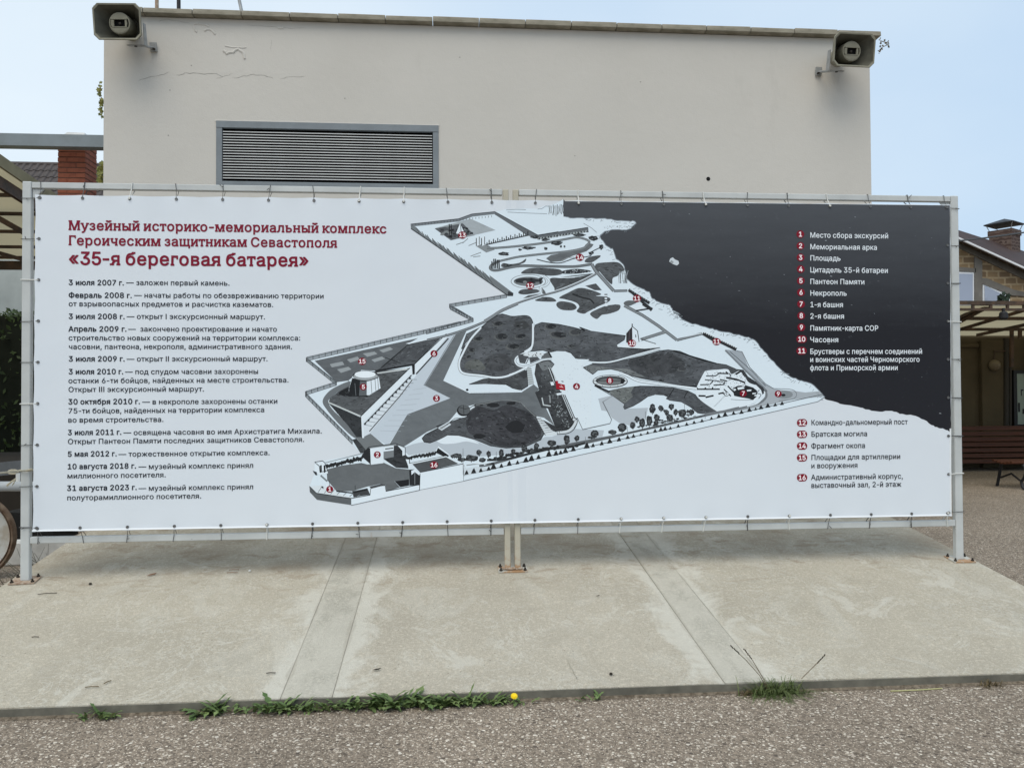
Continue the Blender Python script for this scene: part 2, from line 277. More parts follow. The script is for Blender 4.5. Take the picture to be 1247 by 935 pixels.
# ------------------------------------------------------------------ mesh helpers
class MB:
    def __init__(s): s.v = []; s.f = []; s.mi = []; s.cur = 0
    def add(s, V, F):
        n = len(s.v); s.v += [tuple(p) for p in V]; s.f += [tuple(n+i for i in f) for f in F]; s.mi += [s.cur]*len(F); return s
    def box(s, x0, x1, y0, y1, z0, z1):
        V = [(x, y, z) for z in (z0, z1) for y in (y0, y1) for x in (x0, x1)]
        return s.add(V, [(0, 2, 3, 1), (4, 5, 7, 6), (0, 1, 5, 4), (2, 6, 7, 3), (0, 4, 6, 2), (1, 3, 7, 5)])
    def tube(s, pts, r, n=8, cap=True, r1=None):
        pts = [Vector(p) for p in pts]; m = len(pts); V = []; F = []
        prev = None
        for i, p in enumerate(pts):
            d = (pts[min(i+1, m-1)]-pts[max(i-1, 0)]).normalized()
            a = Vector((0, 0, 1)) if abs(d.z) < 0.9 else Vector((1, 0, 0))
            if prev is not None: a = prev
            x = (a-d*a.dot(d)).normalized(); prev = x; y = d.cross(x)
            rr = r if r1 is None else r+(r1-r)*i/(m-1)
            V += [p+(x*math.cos(2*math.pi*k/n)+y*math.sin(2*math.pi*k/n))*rr for k in range(n)]
        for i in range(m-1):
            for k in range(n): F.append((i*n+k, i*n+(k+1) % n, (i+1)*n+(k+1) % n, (i+1)*n+k))
        if cap: F += [tuple(range(n))[::-1], tuple((m-1)*n+k for k in range(n))]
        return s.add(V, F)
    def bar(s, a, b, w, h, up=(0, 0, 1)):               # rectangular bar from a to b
        a, b = Vector(a), Vector(b); d = (b-a).normalized(); up = Vector(up)
        x = d.cross(up).normalized(); z = x.cross(d)
        V = [p+x*sx*w/2+z*sz*h/2 for p in (a, b) for sx, sz in ((-1, -1), (1, -1), (1, 1), (-1, 1))]
        return s.add(V, [(0, 1, 2, 3)[::-1], (4, 5, 6, 7), (0, 1, 5, 4), (1, 2, 6, 5), (2, 3, 7, 6), (3, 0, 4, 7)])
    def lathe(s, prof, c=(0, 0, 0), axis='Y', n=24, caps=True):
        V = []; F = []; m = len(prof)
        for (r, h) in prof:
            for k in range(n):
                a = 2*math.pi*k/n; p = (r*math.cos(a), h, r*math.sin(a)) if axis == 'Y' else (r*math.cos(a), r*math.sin(a), h)
                V.append((c[0]+p[0], c[1]+p[1], c[2]+p[2]))
        for i in range(m-1):
            for k in range(n): F.append((i*n+k, i*n+(k+1) % n, (i+1)*n+(k+1) % n, (i+1)*n+k))
        if caps and prof[0][0] > 1e-5: F.append(tuple(range(n))[::-1])
        if caps and prof[-1][0] > 1e-5: F.append(tuple((m-1)*n+k for k in range(n)))
        return s.add(V, F)
    def prism(s, poly, y0, y1):                           # polygon in XZ, thickness along Y
        n = len(poly); V = [(x, y0, z) for x, z in poly]+[(x, y1, z) for x, z in poly]
        F = [tuple(range(n)), tuple(range(2*n-1, n-1, -1))]+[(i, i+n, (i+1) % n+n, (i+1) % n) for i in range(n)]
        return s.add(V, F)
    def mesh(s, name, mats, smooth=False, bevel=0.0):
        me = bpy.data.meshes.new(name); me.from_pydata(s.v, [], s.f)
        for m in (mats if isinstance(mats, (list, tuple)) else [mats]): me.materials.append(m)
        for p, i in zip(me.polygons, s.mi): p.material_index = i
        bm = bmesh.new(); bm.from_mesh(me)
        bmesh.ops.recalc_face_normals(bm, faces=bm.faces)
        if bevel > 0: bmesh.ops.bevel(bm, geom=list(bm.edges), offset=bevel, segments=1, affect='EDGES')
        bm.to_mesh(me); bm.free()
        if smooth:
            me.polygons.foreach_set('use_smooth', [True]*len(me.polygons))
            me.set_sharp_from_angle(angle=math.radians(40))
        me.update(); return me
    def build(s, name, mats, parent=None, loc=None, **kw):
        return link(name, s.mesh(name, mats, **kw), parent, loc)
def link(name, me, parent=None, loc=None):
    o = bpy.data.objects.new(name, me); COL.objects.link(o)
    if parent: o.parent = parent
    if loc is not None: o.location = loc
    return o
def thing(name, label, cat, loc=(0, 0, 0), group=None, rz=0.0):
    o = bpy.data.objects.new(name, None); COL.objects.link(o); o.location = loc; o.rotation_euler = (0, 0, rz); o.empty_display_size = 0.1
    o['label'] = label; o['category'] = cat
    if group: o['group'] = group
    return o
def tag(o, label, cat, group=None):
    o['label'] = label; o['category'] = cat
    if group: o['group'] = group
    return o
def structure(o, label=None):
    o['kind'] = 'structure'
    if label: o['label'] = label
    return o

# ================================================================== GROUND
gb = MB(); gb.add([(-900, -300, GZ), (900, -300, GZ), (900, 1500, GZ), (-900, 1500, GZ)], [(0, 1, 2, 3)])
structure(gb.build('ground', M_ASPH), 'brown-grey asphalt with pale stone chips in front of and beside the concrete slab')

slab = bpy.data.objects.new('concrete_apron', None); COL.objects.link(slab); structure(slab, 'sloping pale concrete apron under the banner, rising towards the building')
Y0, Y1 = -1.575, 2.29
GAP = 0.0011
XS = [-3.172, -1.185, -0.955, 0.862, 1.066, 3.172]
PM = [M_SLAB, M_STRIP, M_SLAB2, M_STRIP, M_SLAB]
for i in range(5):
    xa, xb = XS[i]+(GAP if i else 0), XS[i+1]-(GAP if i < 4 else 0)
    nx, ny = max(2, int((xb-xa)/0.12)), 30
    b = MB(); top = []
    for jy in range(ny+1):
        for jx in range(nx+1):
            x = xa+(xb-xa)*jx/nx; y = Y0+(Y1-Y0)*jy/ny
            if jy == 0: y += 0.004*mnoise.noise(Vector((x*6, i, 0)))
            e = 0.003*mnoise.noise(Vector((x*1.5, y*1.5, i*3.0)))
            if jx in (0, nx): e -= 0.0008
            top.append((x, y, SLOPE*y+e))
    n = (nx+1)*(ny+1); F = []
    for jy in range(ny):
        for jx in range(nx):
            a = jy*(nx+1)+jx; F.append((a, a+1, a+nx+2, a+nx+1))
    b.add(top+[(x, y, GZ-0.05) for x, y, z in top], F)
    def side(idx):
        for p, q in zip(idx, idx[1:]): b.f.append((p, q, q+n, p+n)); b.mi.append(0)
    side(list(range(nx+1))); side([ny*(nx+1)+k for k in range(nx, -1, -1)])
    side([k*(nx+1)+nx for k in range(ny+1)]); side([k*(nx+1) for k in range(ny, -1, -1)])
    b.build('slab_panel', PM[i], slab)
b = MB(); b.add([(XS[0]+.05, Y0+0.02, SLOPE*(Y0+.02)-0.005), (XS[-1]-.05, Y0+0.02, SLOPE*(Y0+.02)-0.005), (XS[-1]-.05, Y1, SLOPE*Y1-0.005), (XS[0]+.05, Y1, SLOPE*Y1-0.005)], [(0, 1, 2, 3)])
b.build('joint_filler', M_JOINT, slab)
# smooth dark cement skirt along the front edge
b = MB(); n = 60; V = []
for k in range(n+1):
    x = XS[0]+(XS[-1]-XS[0])*k/n
    zt = SLOPE*Y0-0.003+0.0025*mnoise.noise(Vector((x*5, 0, 3)))
    V += [(x, Y0-0.012, GZ-0.02), (x, Y0-0.012+0.003*mnoise.noise(Vector((x*3, 7, 3))), zt), (x, Y0+0.012, zt-0.004)]
F = []
for k in range(n): F += [(3*k, 3*k+3, 3*k+4, 3*k+1), (3*k+1, 3*k+4, 3*k+5, 3*k+2)]
b.add(V, F); b.build('cement_skirt', M_LIP, slab, smooth=True)
# hairline cracks in the slab
def crack_on(points, wdt, parent, name, m, off=0.0015):
    b = MB(); V = []
    for i, p in enumerate(points):
        d = (points[min(i+1, len(points)-1)]-points[max(i-1, 0)]); nrm = Vector((d.y, -d.x, 0)).normalized() if abs(d.z) < 1e9 else Vector((1, 0, 0))
        ww = wdt*(0.4+0.6*rnd.random())*(0.15 if i in (0, len(points)-1) else 1)
        V += [p+nrm*ww+Vector((0, 0, off)), p-nrm*ww+Vector((0, 0, off))]
    b.add(V, [(2*i, 2*i+1, 2*i+3, 2*i+2) for i in range(len(points)-1)]); return b.build(name, m, parent)
for pl in ([(690, 803), (694, 812), (700, 822), (703, 830)], [(478, 816), (484, 813)]):
    P = []
    for (a, c_), (d_, e_) in zip(pl, pl[1:]):
        for t in (0, .5): P.append(onSlab(a+(d_-a)*t+rnd.uniform(-1, 1), c_+(e_-c_)*t)+Vector((0, 0, 0.003)))
    P.append(onSlab(*pl[-1])+Vector((0, 0, 0.003))); crack_on(P, 0.002, slab, 'slab_crack', M_JOINT)

# ================================================================== SERVICE BUILDING
BY = 2.30; BZ0 = SLOPE*BY-0.05; BZ1 = 4.655; BX0, BX1 = -3.555, 3.745
bld = thing('service_building', 'plain grey rendered building with a flat coped top standing behind the banner', 'building', (0, BY, 0))
vx0, vx1, vz0, vz1 = -2.53, -0.525, 3.115, 3.685
b = MB(); D = 3.6
# front wall as four pieces around the vent opening, then the other sides and the roof
def q4(x0, x1, z0, z1): b.add([(x0, 0, z0), (x1, 0, z0), (x1, 0, z1), (x0, 0, z1)], [(0, 1, 2, 3)])
q4(BX0, vx0, -0.6, BZ1); q4(vx1, BX1, -0.6, BZ1); q4(vx0, vx1, vz1, BZ1); q4(vx0, vx1, -0.6, vz0)
b.add([(BX0, 0, -.6), (BX1, 0, -.6), (BX1, D, -.6), (BX0, D, -.6), (BX0, 0, BZ1), (BX1, 0, BZ1), (BX1, D, BZ1), (BX0, D, BZ1)],
      [(0, 4, 7, 3), (1, 2, 6, 5), (3, 7, 6, 2), (4, 5, 6, 7)])
dp = 0.16
b.add([(vx0, 0, vz0), (vx1, 0, vz0), (vx1, 0, vz1), (vx0, 0, vz1), (vx0, dp, vz0), (vx1, dp, vz0), (vx1, dp, vz1), (vx0, dp, vz1)],
      [(0, 4, 5, 1), (3, 2, 6, 7), (0, 3, 7, 4), (1, 5, 6, 2)])
me = bpy.data.meshes.new('wall'); me.from_pydata(b.v, [], b.f); me.materials.append(M_PLASTER)
bm = bmesh.new(); bm.from_mesh(me); bmesh.ops.remove_doubles(bm, verts=bm.verts, dist=1e-4); bmesh.ops.recalc_face_normals(bm, faces=bm.faces); bm.to_mesh(me); bm.free()
wall = link('wall', me, bld)
def W(u, v, off=0.0): p = onY(u, v, BY-off); return Vector((p.x, p.y-BY, p.z))
# plaster cracks and blisters
def wall_line(pts, wdt, name, m, off=0.0012, sub=4, jit=0.006):
    P = []
    for (a, c_), (d_, e_) in zip(pts, pts[1:]):
        for k in range(sub):
            t = k/sub; q = W(a+(d_-a)*t, c_+(e_-c_)*t); P.append(Vector((q.x+rnd.uniform(-jit, jit), -off, q.z+rnd.uniform(-jit, jit))))
    q = W(*pts[-1]); P.append(Vector((q.x, -off, q.z)))
    b = MB(); V = []
    for i, p in enumerate(P):
        d = P[min(i+1, len(P)-1)]-P[max(i-1, 0)]; nn = Vector((d.z, 0, -d.x)).normalized()
        ww = wdt*(0.3+0.7*rnd.random())*(0.1 if i in (0, len(P)-1) else 1)
        V += [p+nn*ww, p-nn*ww]
    b.add(V, [(2*i, 2*i+1, 2*i+3, 2*i+2) for i in range(len(P)-1)]); return b.build(name, m, wall)
for pl, wd in (([(168, 99), (184, 93), (196, 92), (207, 88)], .0022), ([(215, 92), (226, 89), (245, 90), (262, 90), (272, 94)], .003), ([(283, 96), (297, 93), (308, 91), (322, 92), (333, 96)], .0028),
               ([(341, 97), (352, 94), (372, 93)], .0018), ([(262, 97), (276, 92), (284, 90)], .0018), ([(192, 26), (202, 24), (215, 26), (232, 29)], .002),
               ([(300, 31), (330, 33), (348, 35), (372, 34)], .0018), ([(331, 48), (330, 63)], .0012)):
    wall_line(pl, wd, 'plaster_crack', M_CRACK)
def blister(pts, r):
    P = [W(*p) for p in pts]; Q = []
    for a, c_ in zip(P, P[1:]): Q += [a, (a+c_)/2+Vector((rnd.uniform(-.01, .01), 0, rnd.uniform(-.01, .01)))]
    Q.append(P[-1]); b = MB()
    b.tube([Vector((p.x, 0.35*r, p.z)) for p in Q], r, 8, True); b.build('plaster_blister', M_PLASTER, wall, smooth=True)
for pts, r in (([(236, 31), (238, 38), (240, 39)], .012), ([(249, 38), (255, 36), (262, 42)], .012), ([(272, 62), (276, 66), (284, 64), (290, 60), (296, 64), (298, 72)], .014),
               ([(236, 30), (246, 30), (254, 33)], .01), ([(274, 56), (290, 58), (300, 58)], .008), ([(338, 34), (345, 35)], .01)):
    blister(pts, r)
b = MB(); q = W(862.5, 218); b.lathe([(0.0, -0.004), (0.017, -0.004), (0.02, -0.001), (0.02, 0.01)], (q.x, 0, q.z), 'Y', 16); b.build('wall_hole', M_BLACK, wall)
for (u, v) in ((207, 110), (233, 80), (420, 120), (700, 190), (560, 70), (780, 100), (205, 165)):
    q = W(u, v); b = MB(); b.lathe([(0.0, -0.003), (0.005, -0.002), (0.006, 0.004)], (q.x, 0, q.z), 'Y', 8); b.build('plaster_pit', M_CRACK, wall)
# coping stones, one after another along the top
nco = 17; x = BX0-0.07; L = (BX1+0.085-x)/nco
for k in range(nco):
    ln = L-0.006; zt = 0.060+rnd.uniform(-.004, .004)
    b = MB(); b.add([(0, -0.075, 0.004), (ln, -0.075, 0.004), (ln, .30, 0.0), (0, .30, 0.0), (0, -0.070+rnd.uniform(-.004, .004), zt-.006), (ln, -0.070+rnd.uniform(-.004, .004), zt-.006), (ln, .30, zt+.02), (0, .30, zt+.02)],
                 [(0, 3, 2, 1), (4, 5, 6, 7), (0, 1, 5, 4), (1, 2, 6, 5), (2, 3, 7, 6), (3, 0, 4, 7)])
    b.build('coping_stone', M_COPING, bld, (x+k*L+.003, 0, BZ1+0.002), bevel=0.004)
# louvred vent: frame, slats
vent = MB(); fwid = 0.043
vent.box(vx0-.02, vx1+.02, -0.014, 0.03, vz1-fwid, vz1+.02); vent.box(vx0-.02, vx1+.02, -0.012, 0.03, vz0-.02, vz0+fwid*.75)
vent.box(vx0-.02, vx0+fwid-.01, -0.010, 0.03, vz0+.03, vz1-.04); vent.box(vx1-fwid+.01, vx1+.02, -0.010, 0.03, vz0+.03, vz1-.04)
vent_o = vent.build('vent', M_VENTFR, bld, bevel=0.002)
b = MB(); b.box(vx0+.002, vx1-.002, 0.12, 0.15, vz0+.002, vz1-.002); b.build('vent_back', M_BLACK, vent_o)
ns = 18; zz0, zz1 = vz0+.05, vz1-.064
b = MB(); b.add([(vx0+.04, 0.000, .0045), (vx1-.04, 0.000, .0045), (vx1-.04, 0.040, .016), (vx0+.04, .040, .016), (vx0+.04, -0.006, -.0055), (vx1-.04, -0.006, -.0055), (vx1-.04, 0.040, .012), (vx0+.04, .040, .012)],
                 [(0, 1, 2, 3), (7, 6, 5, 4), (0, 4, 5, 1), (2, 6, 7, 3), (0, 3, 7, 4), (1, 5, 6, 2)])
sme = b.mesh('slat', M_SLAT)
for k in range(ns): link('slat', sme, vent_o, (0, 0, zz0+(zz1-zz0)*(k+.5)/ns))
# torn render round the vent
b = MB(); V = []; n = 50
for k in range(n+1):
    xx = vx0-.03+(vx1-vx0+.06)*k/n; V += [(xx, -0.004, vz1+.018), (xx, -0.0015, vz1+.03+.028*abs(mnoise.noise(Vector((xx*5, 1, 1)))))]
b.add(V, [(2*k, 2*k+2, 2*k+3, 2*k+1) for k in range(n)]); b.build('render_patch', M_PLASTER, wall)
# pipes and a stay rising from the roof
def roof_rod(u0, u1, v1, r, m, label, cat, name, dy=0.5, lean=0.0):
    p = onY(u0, 8, BY+dy); a = Vector((p.x, BY+dy, BZ1)); q = onY(u1, v1, BY+dy)
    t = MB().tube([(0, 0, 0), Vector((q.x-a.x, 0, q.z-a.z))*4.0 if lean else (q.x-a.x, 0, 1.5)], r, 10).build(name, m, None, a)
    return tag(t, label, cat)
roof_rod(191, 191, -10, .018, M_RUST, 'thin rusty pipe rising from the roof just right of the left loudspeaker', 'pipe', 'roof_pipe', .35)
roof_rod(218, 216, -10, .019, M_IRON, 'black pipe rising from the roof between the rusty pipe and the grey stay', 'pipe', 'roof_pipe', .35)
roof_rod(300, 290, -6, .016, M_GALV, 'slanting grey metal stay on the roof above the louvred vent', 'stay', 'roof_stay', .30, 1)

# ================================================================== LOUDSPEAKERS
def loudspeaker(u, v, yaw, label, side):
    c = onY(u, v, BY-0.36)
    t = thing('loudspeaker', label, 'loudspeaker', c, 'horn loudspeakers under the roof edge', yaw); t.rotation_euler = (math.radians(9), 0, yaw)
    hw, hh = 0.205, 0.150; ch = 0.042
    def octo(w_, h_, c_, y): return [(x, y, z) for x, z in ((-w_+c_, -h_), (w_-c_, -h_), (w_, -h_+c_), (w_, h_-c_), (w_-c_, h_), (-w_+c_, h_), (-w_, h_-c_), (-w_, -h_+c_))]
    def loft(rings):
        b = MB(); V = [p for r_ in rings for p in r_]; F = []
        for i in range(len(rings)-1):
            for k in range(8): F.append((8*i+k, 8*i+(k+1) % 8, 8*i+8+(k+1) % 8, 8*i+8+k))
        b.add(V, F); return b
    # outer shell: mouth lip, then narrowing to the back
    b = loft([octo(hw-.012, hh-.012, ch, -.002), octo(hw, hh, ch, -.006), octo(hw+.004, hh+.004, ch, .004), octo(hw-.002, hh-.002, ch, .02), octo(.150, .105, .03, .13), octo(.10, .085, .03, .22), octo(.085, .08, .03, .235)])
    b.add(octo(.085, .08, .03, .235), [(7, 6, 5, 4, 3, 2, 1, 0)]); b.build('horn', M_HORN, t, smooth=True)
    b = loft([octo(hw-.012, hh-.012, ch, -.002), octo(.175, .120, .036, .06), octo(.125, .095, .03, .15), octo(.095, .08, .03, .215)])
    b.add(octo(.095, .08, .03, .215), [(0, 1, 2, 3, 4, 5, 6, 7)]); b.build('horn_lining', M_HORNIN, t, smooth=True)
    # inner reflex bell: a drum with a slotted, stepped face
    b = MB(); b.lathe([(.089, .210), (.094, .12), (.094, .055), (.090, .047), (.082, .0455), (.080, .05), (.079, .085), (0, .085)], (0, 0, 0), 'Y', 32)
    bell = b.build('reflex_drum', M_HORN, t, smooth=True)
    b = MB(); b.prism([(.082*math.cos(a), .082*math.sin(a)) for a in [math.radians(25+i*130/12) for i in range(13)]], .044, .058)
    b.prism([(.082*math.cos(a), .082*math.sin(a)) for a in [math.radians(205+i*130/12) for i in range(13)]], .044, .058)
    b.prism([(.060, .030), (.066, .034), (.066, .022), (.060, .018)][::-1], .044, .058)
    b.box(-.066, .066, .040, .050, .030, .036); b.box(-.066, .066, .040, .050, -.036, -.030)
    b.prism([(.066*math.cos(a), .066*math.sin(a)) for a in [math.radians(-24+i*48/6) for i in range(7)]][::1]+[(.048, .028), (.048, -.028)], .044, .06)
    b.prism([(-.066*math.cos(a)-.010, .066*math.sin(a)) for a in [math.radians(-24+i*48/6) for i in range(7)]]+[(-.048, .028), (-.048, -.028)], .044, .06)
    b.box(-.05, .05, .046, .05, .040, .044); b.box(-.05, .05, .046, .05, -.060, -.056)
    b.build('slotted_face', M_HORN, bell)
    b = MB(); b.box(-.07, .07, .072, .076, -.04, .04); b.build('slot_back', M_BLACK, bell)
    b = MB(); b.lathe([(0, .05), (.010, .052), (.014, .064)], (0, 0, 0), 'Y', 12); b.build('driver_tip', M_BOLT, bell, smooth=True)
    b = MB(); b.lathe([(.085, .236), (.085, .30), (.07, .33), (0, .335)], (0, 0, 0), 'Y', 20); b.build('driver_housing', M_HORN, t, smooth=True)
    # U bracket and arm to the wall
    s = side
    b = MB(); b.prism([(s*.03, -.165), (s*.03, -.172), (s*.19, -.172), (s*.19, -.165)], .10, .14)
    b.add([(s*.186, .085, -.172), (s*.186, .155, -.172), (s*.180, .15, .02), (s*.180, .10, .02), (s*.192, .085, -.172), (s*.192, .155, -.172), (s*.186, .15, .02), (s*.186, .10, .02)],
          [(0, 1, 2, 3), (7, 6, 5, 4), (0, 4, 5, 1), (1, 5, 6, 2), (2, 6, 7, 3), (3, 7, 4, 0)])
    br = b.build('bracket', M_GALV, t)
    b = MB(); b.tube([(s*.15, .12, -.168), (s*.165, .34, -.128)], .011, 8); b.box(min(s*.14, s*.20), max(s*.14, s*.20), .326, .344, -.165, -.085); b.build('wall_arm', M_GALV, br)
    b = MB(); b.lathe([(0, -.014), (.013, -.014), (.013, 0)], (s*.10, .12, -.165), 'Z', 10); b.build('bolt', M_BOLT, br)
    b = MB(); b.lathe([(0, .312), (.011, .312), (.011, .33)], (s*.18, 0, -.145), 'Y', 8); b.build('bolt', M_BOLT, br)
    return t
loudspeaker(142.5, 26.5, math.radians(-3), 'grey-green horn loudspeaker on the left end of the building', 1)
loudspeaker(1040.5, 61, math.radians(3), 'grey-green horn loudspeaker on the right end of the building', -1)

# ================================================================== BANNER FRAME
FX = 3.065
frame = thing('banner_stand', 'white painted square-tube frame with rust spots, bolted to the concrete apron', 'frame', (0, 0, 0))
def post(x, w_, z1, m, name='post'):
    b = MB(); b.box(-w_/2, w_/2, -.020, .020, 0.006, z1); return b.build(name, m, frame, (x, 0, 0), bevel=0.004)
pl = post(-FX, .054, 2.508, M_WHITE); pr = post(FX, .054, 2.508, M_WHITE)
post(-.042, .038, 2.505, M_WHITER); post(.024, .038, 2.505, M_WHITER)
for (xa, xb) in ((-FX+.030, -.066), (.046, FX-.030)):
    for z0, z1, nm in ((2.466, 2.504, 'rail'), (.236, .276, 'rail')):
        b = MB(); b.box(xa, xb, -.020, .020, z0, z1); b.build(nm, M_WHITE, frame, bevel=0.003)
for sx in (-1, 1):                                       # small corner welds / gussets
    b = MB(); b.prism([(sx*(FX-.03), 2.465), (sx*(FX-.10), 2.465), (sx*(FX-.03), 2.40)], -.006, .006); b.build('gusset', M_WHITE, frame)
def base_plate(x, w_, dpt, m, rz=0):
    b = MB(); b.box(-w_/2, w_/2, -dpt/2, dpt/2, -.004, .004)
    o = b.build('base_plate', m, frame, (x, 0, .006)); o.rotation_euler = (math.atan(SLOPE), 0, rz)
    for sx in (-1, 1):
        for sy in (-1, 1):
            b2 = MB(); b2.lathe([(.011, .004), (.011, .012), (.006, .013), (.006, .024), (0, .024)], (sx*(w_/2-.016), sy*(dpt/2-.018), 0), 'Z', 6); b2.build('bolt', M_BOLT, o)
    return o
base_plate(-FX-.005, .15, .13, M_RUST, .1); base_plate(FX+.01, .15, .13, M_PLATE, -.05); base_plate(-.009, .19, .11, M_PLATE)
b = MB(); 
for k in range(26):
    a = rnd.choice((-.042, .024)); s = rnd.uniform(.006, .013); px, py = a+rnd.uniform(-.03, .03), -.022+rnd.uniform(-.006, .004)
    b.lathe([(s, -.002), (s*.8, s*.6), (0, s*.9)], (px, py, .013+rnd.uniform(0, .004)), 'Z', 6)
b.build('weld_rust', M_RUST, frame, smooth=True)

# ================================================================== BANNER
BYF = -0.040                                             # plane of the printed face
TL, TR, BR, BL = (onY(42.7, 237, BYF), onY(1157.3, 249.3, BYF), onY(1159, 628.4, BYF), onY(39.4, 647.7, BYF))
banner = thing('banner', 'printed vinyl banner with museum text, grey site map and numbered legend', 'banner', (0, BYF, 0))
def B2(u, v): p = onY(u, v, BYF); return (p.x, p.z)
g = G('banner_vinyl')
g.link(g.mix(g.rng(g.noise(0.9, 3), 0.35, 0.65), (0.72, 0.765, 0.82), (0.70, 0.75, 0.81)), g.b.inputs['Base Color'])
g.b.inputs['Roughness'].default_value = 0.55; g.b.inputs['Specular IOR Level'].default_value = 0.3
sx_ = g.n('ShaderNodeSeparateXYZ'); g.link(g.obj, sx_.inputs[0])
def ridge(c0):
    d = g.math('ABSOLUTE', g.math('SUBTRACT', sx_.outputs['X'], c0)); return g.rng(d, 0.0, 0.055, 1, 0)
hgt = g.math('ADD', g.math('MULTIPLY', g.noise(1.8, 2), 1.2), g.math('MAXIMUM', ridge(-.042), ridge(.024)))
cosx = g.math('COSINE', g.math('MULTIPLY', sx_.outputs['X'], 2*math.pi/((TR.x-TL.x)/21)))
def near(z0, sc_): return g.math('EXPONENT', g.math('MULTIPLY', g.math('ABSOLUTE', g.math('SUBTRACT', sx_.outputs['Z'], z0)), -1/sc_))
puck = g.math('MULTIPLY', cosx, g.math('MULTIPLY', g.math('ADD', near(2.44, .05), near(.31, .06)), .5))
hgt = g.math('ADD', hgt, puck)
g.bump(hgt, 0.5, 0.012)
M_VINYL = g.m
NT = 22                                                   # ties along the long edges
NS = 9
def edge_pts(a, c_, n_, sag, nrm):
    P = []
    for k in range(n_-1):
        for j in range(8):
            t = (k+j/8)/(n_-1); q = a+(c_-a)*t; s = sag*4*(j/8)*(1-j/8)*(0.6+0.8*rnd.random() if j == 4 else 1)
            P.append(Vector((q.x, 0, q.z))+nrm*s)
    return P
rim = edge_pts(BL, BR, NT, .004, Vector((0, 0, 1)))+edge_pts(BR, TR, NS, .004, Vector((-1, 0, 0)))+edge_pts(TR, TL, NT, .004, Vector((0, 0, -1)))+edge_pts(TL, BL, NS, .004, Vector((1, 0, 0)))
b = MB(); n = len(rim); V = [(p.x, 0, p.z) for p in rim]+[(p.x, .0012, p.z) for p in rim]
tri = tessellate_polygon([[Vector((p.x, p.z, 0)) for p in rim]])
b.add(V, [tuple(t) for t in tri]+[tuple(n+i for i in t)[::-1] for t in tri]+[(i, (i+1) % n, n+(i+1) % n, n+i) for i in range(n)])
b.build('banner_sheet', M_VINYL, banner)
# welded white hem along the bottom and right edges
M_HEM = mat('bright_hem', (0.74, 0.77, 0.80), 0.5)
for (a, c_, w0) in ((BL, BR, .010), (BR, TR-(TR-BR)*.72, .008)):
    d = (c_-a).normalized(); nn = Vector((-d.z, 0, d.x)); k = 40
    V = []
    for i in range(k+1):
        p = a+(c_-a)*(i/k); p = Vector((p.x, 0, p.z)); V += [p+nn*.0045+Vector((0, -.006, 0)), p+nn*(.0045+w0)+Vector((0, -.0005, 0))]
    MB().add(V, [(2*i, 2*i+2, 2*i+3, 2*i+1) for i in range(k)]).build('hem', M_HEM, banner)
# eyelets and ties
eye = MB(); eye.lathe([(.004, -.004), (.008, -.005), (.010, -.001), (.010, .001)], (0, 0, 0), 'Y', 12); eye.lathe([(0, -.0015), (.004, -.0015)], (0, 0, 0), 'Y', 12)
eme = eye.mesh('eyelet', M_EYE, smooth=True)
def tie(p, q, horizontal=False):
    """p: eyelet, q: point on the tube centre line (banner-local coordinates)"""
    link('eyelet', eme, banner, p)
    p = Vector(p); q = Vector(q); kind = rnd.random(); y0 = BYF
    h = .020 if not horizontal else .029
    b = MB(); f = -.024-y0-.001
    back = .024-y0
    far = (q-p).normalized()*h; sl = Vector((rnd.uniform(-.014, .014), 0, 0)) if not horizontal else Vector((0, 0, rnd.uniform(-.004, .004)))
    pts = [p+Vector((0, -.004, 0)), Vector((q.x, f, q.z))-far+sl*.5, Vector((q.x, f, q.z))+far*1.06+sl, Vector((q.x, back, q.z))+far*1.06+sl, Vector((q.x, back, q.z))-far+sl*.6, p+Vector((0, .004, 0))]
    zipt = kind < .22
    b.tube(pts, .0034 if zipt else (.0019 if kind < .8 else .0028), 6)
    if zipt and not horizontal: b.box(p.x-.006, p.x+.006, -.012, -.003, p.z-.004, p.z+.008)
    if kind > .55 and not zipt:
        e = Vector((q.x, f-.003, q.z))+sl*.3; b.tube([e, e+Vector((rnd.uniform(-.02, .02), -.006, rnd.uniform(-.02, .02)))], .0022, 5)
    b.build('tie', M_ZIP if zipt else M_WIRE, banner)
for k in range(NT):
    t = (k+.0)/(NT-1); ins = .010 if 0 < k < NT-1 else (.03 if k == 0 else -.03)
    a = TL+(TR-TL)*t; tie((a.x+(ins if k in (0, NT-1) else 0), -.001, a.z-.020), (a.x+(ins if k in (0, NT-1) else 0), 0, 2.485))
    a = BL+(BR-BL)*t; tie((a.x+(ins if k in (0, NT-1) else 0), -.001, a.z+.022), (a.x+(ins if k in (0, NT-1) else 0), 0, .256))
for k in range(NS):
    t = k/(NS-1); dz = -.02+.045*t
    a = TL+(BL-TL)*t; tie((a.x+.026, -.001, a.z+dz), (-FX, 0, a.z+dz), True)
    a = TR+(BR-TR)*t; tie((a.x-.022, -.001, a.z+dz), (FX, 0, a.z+dz), True)
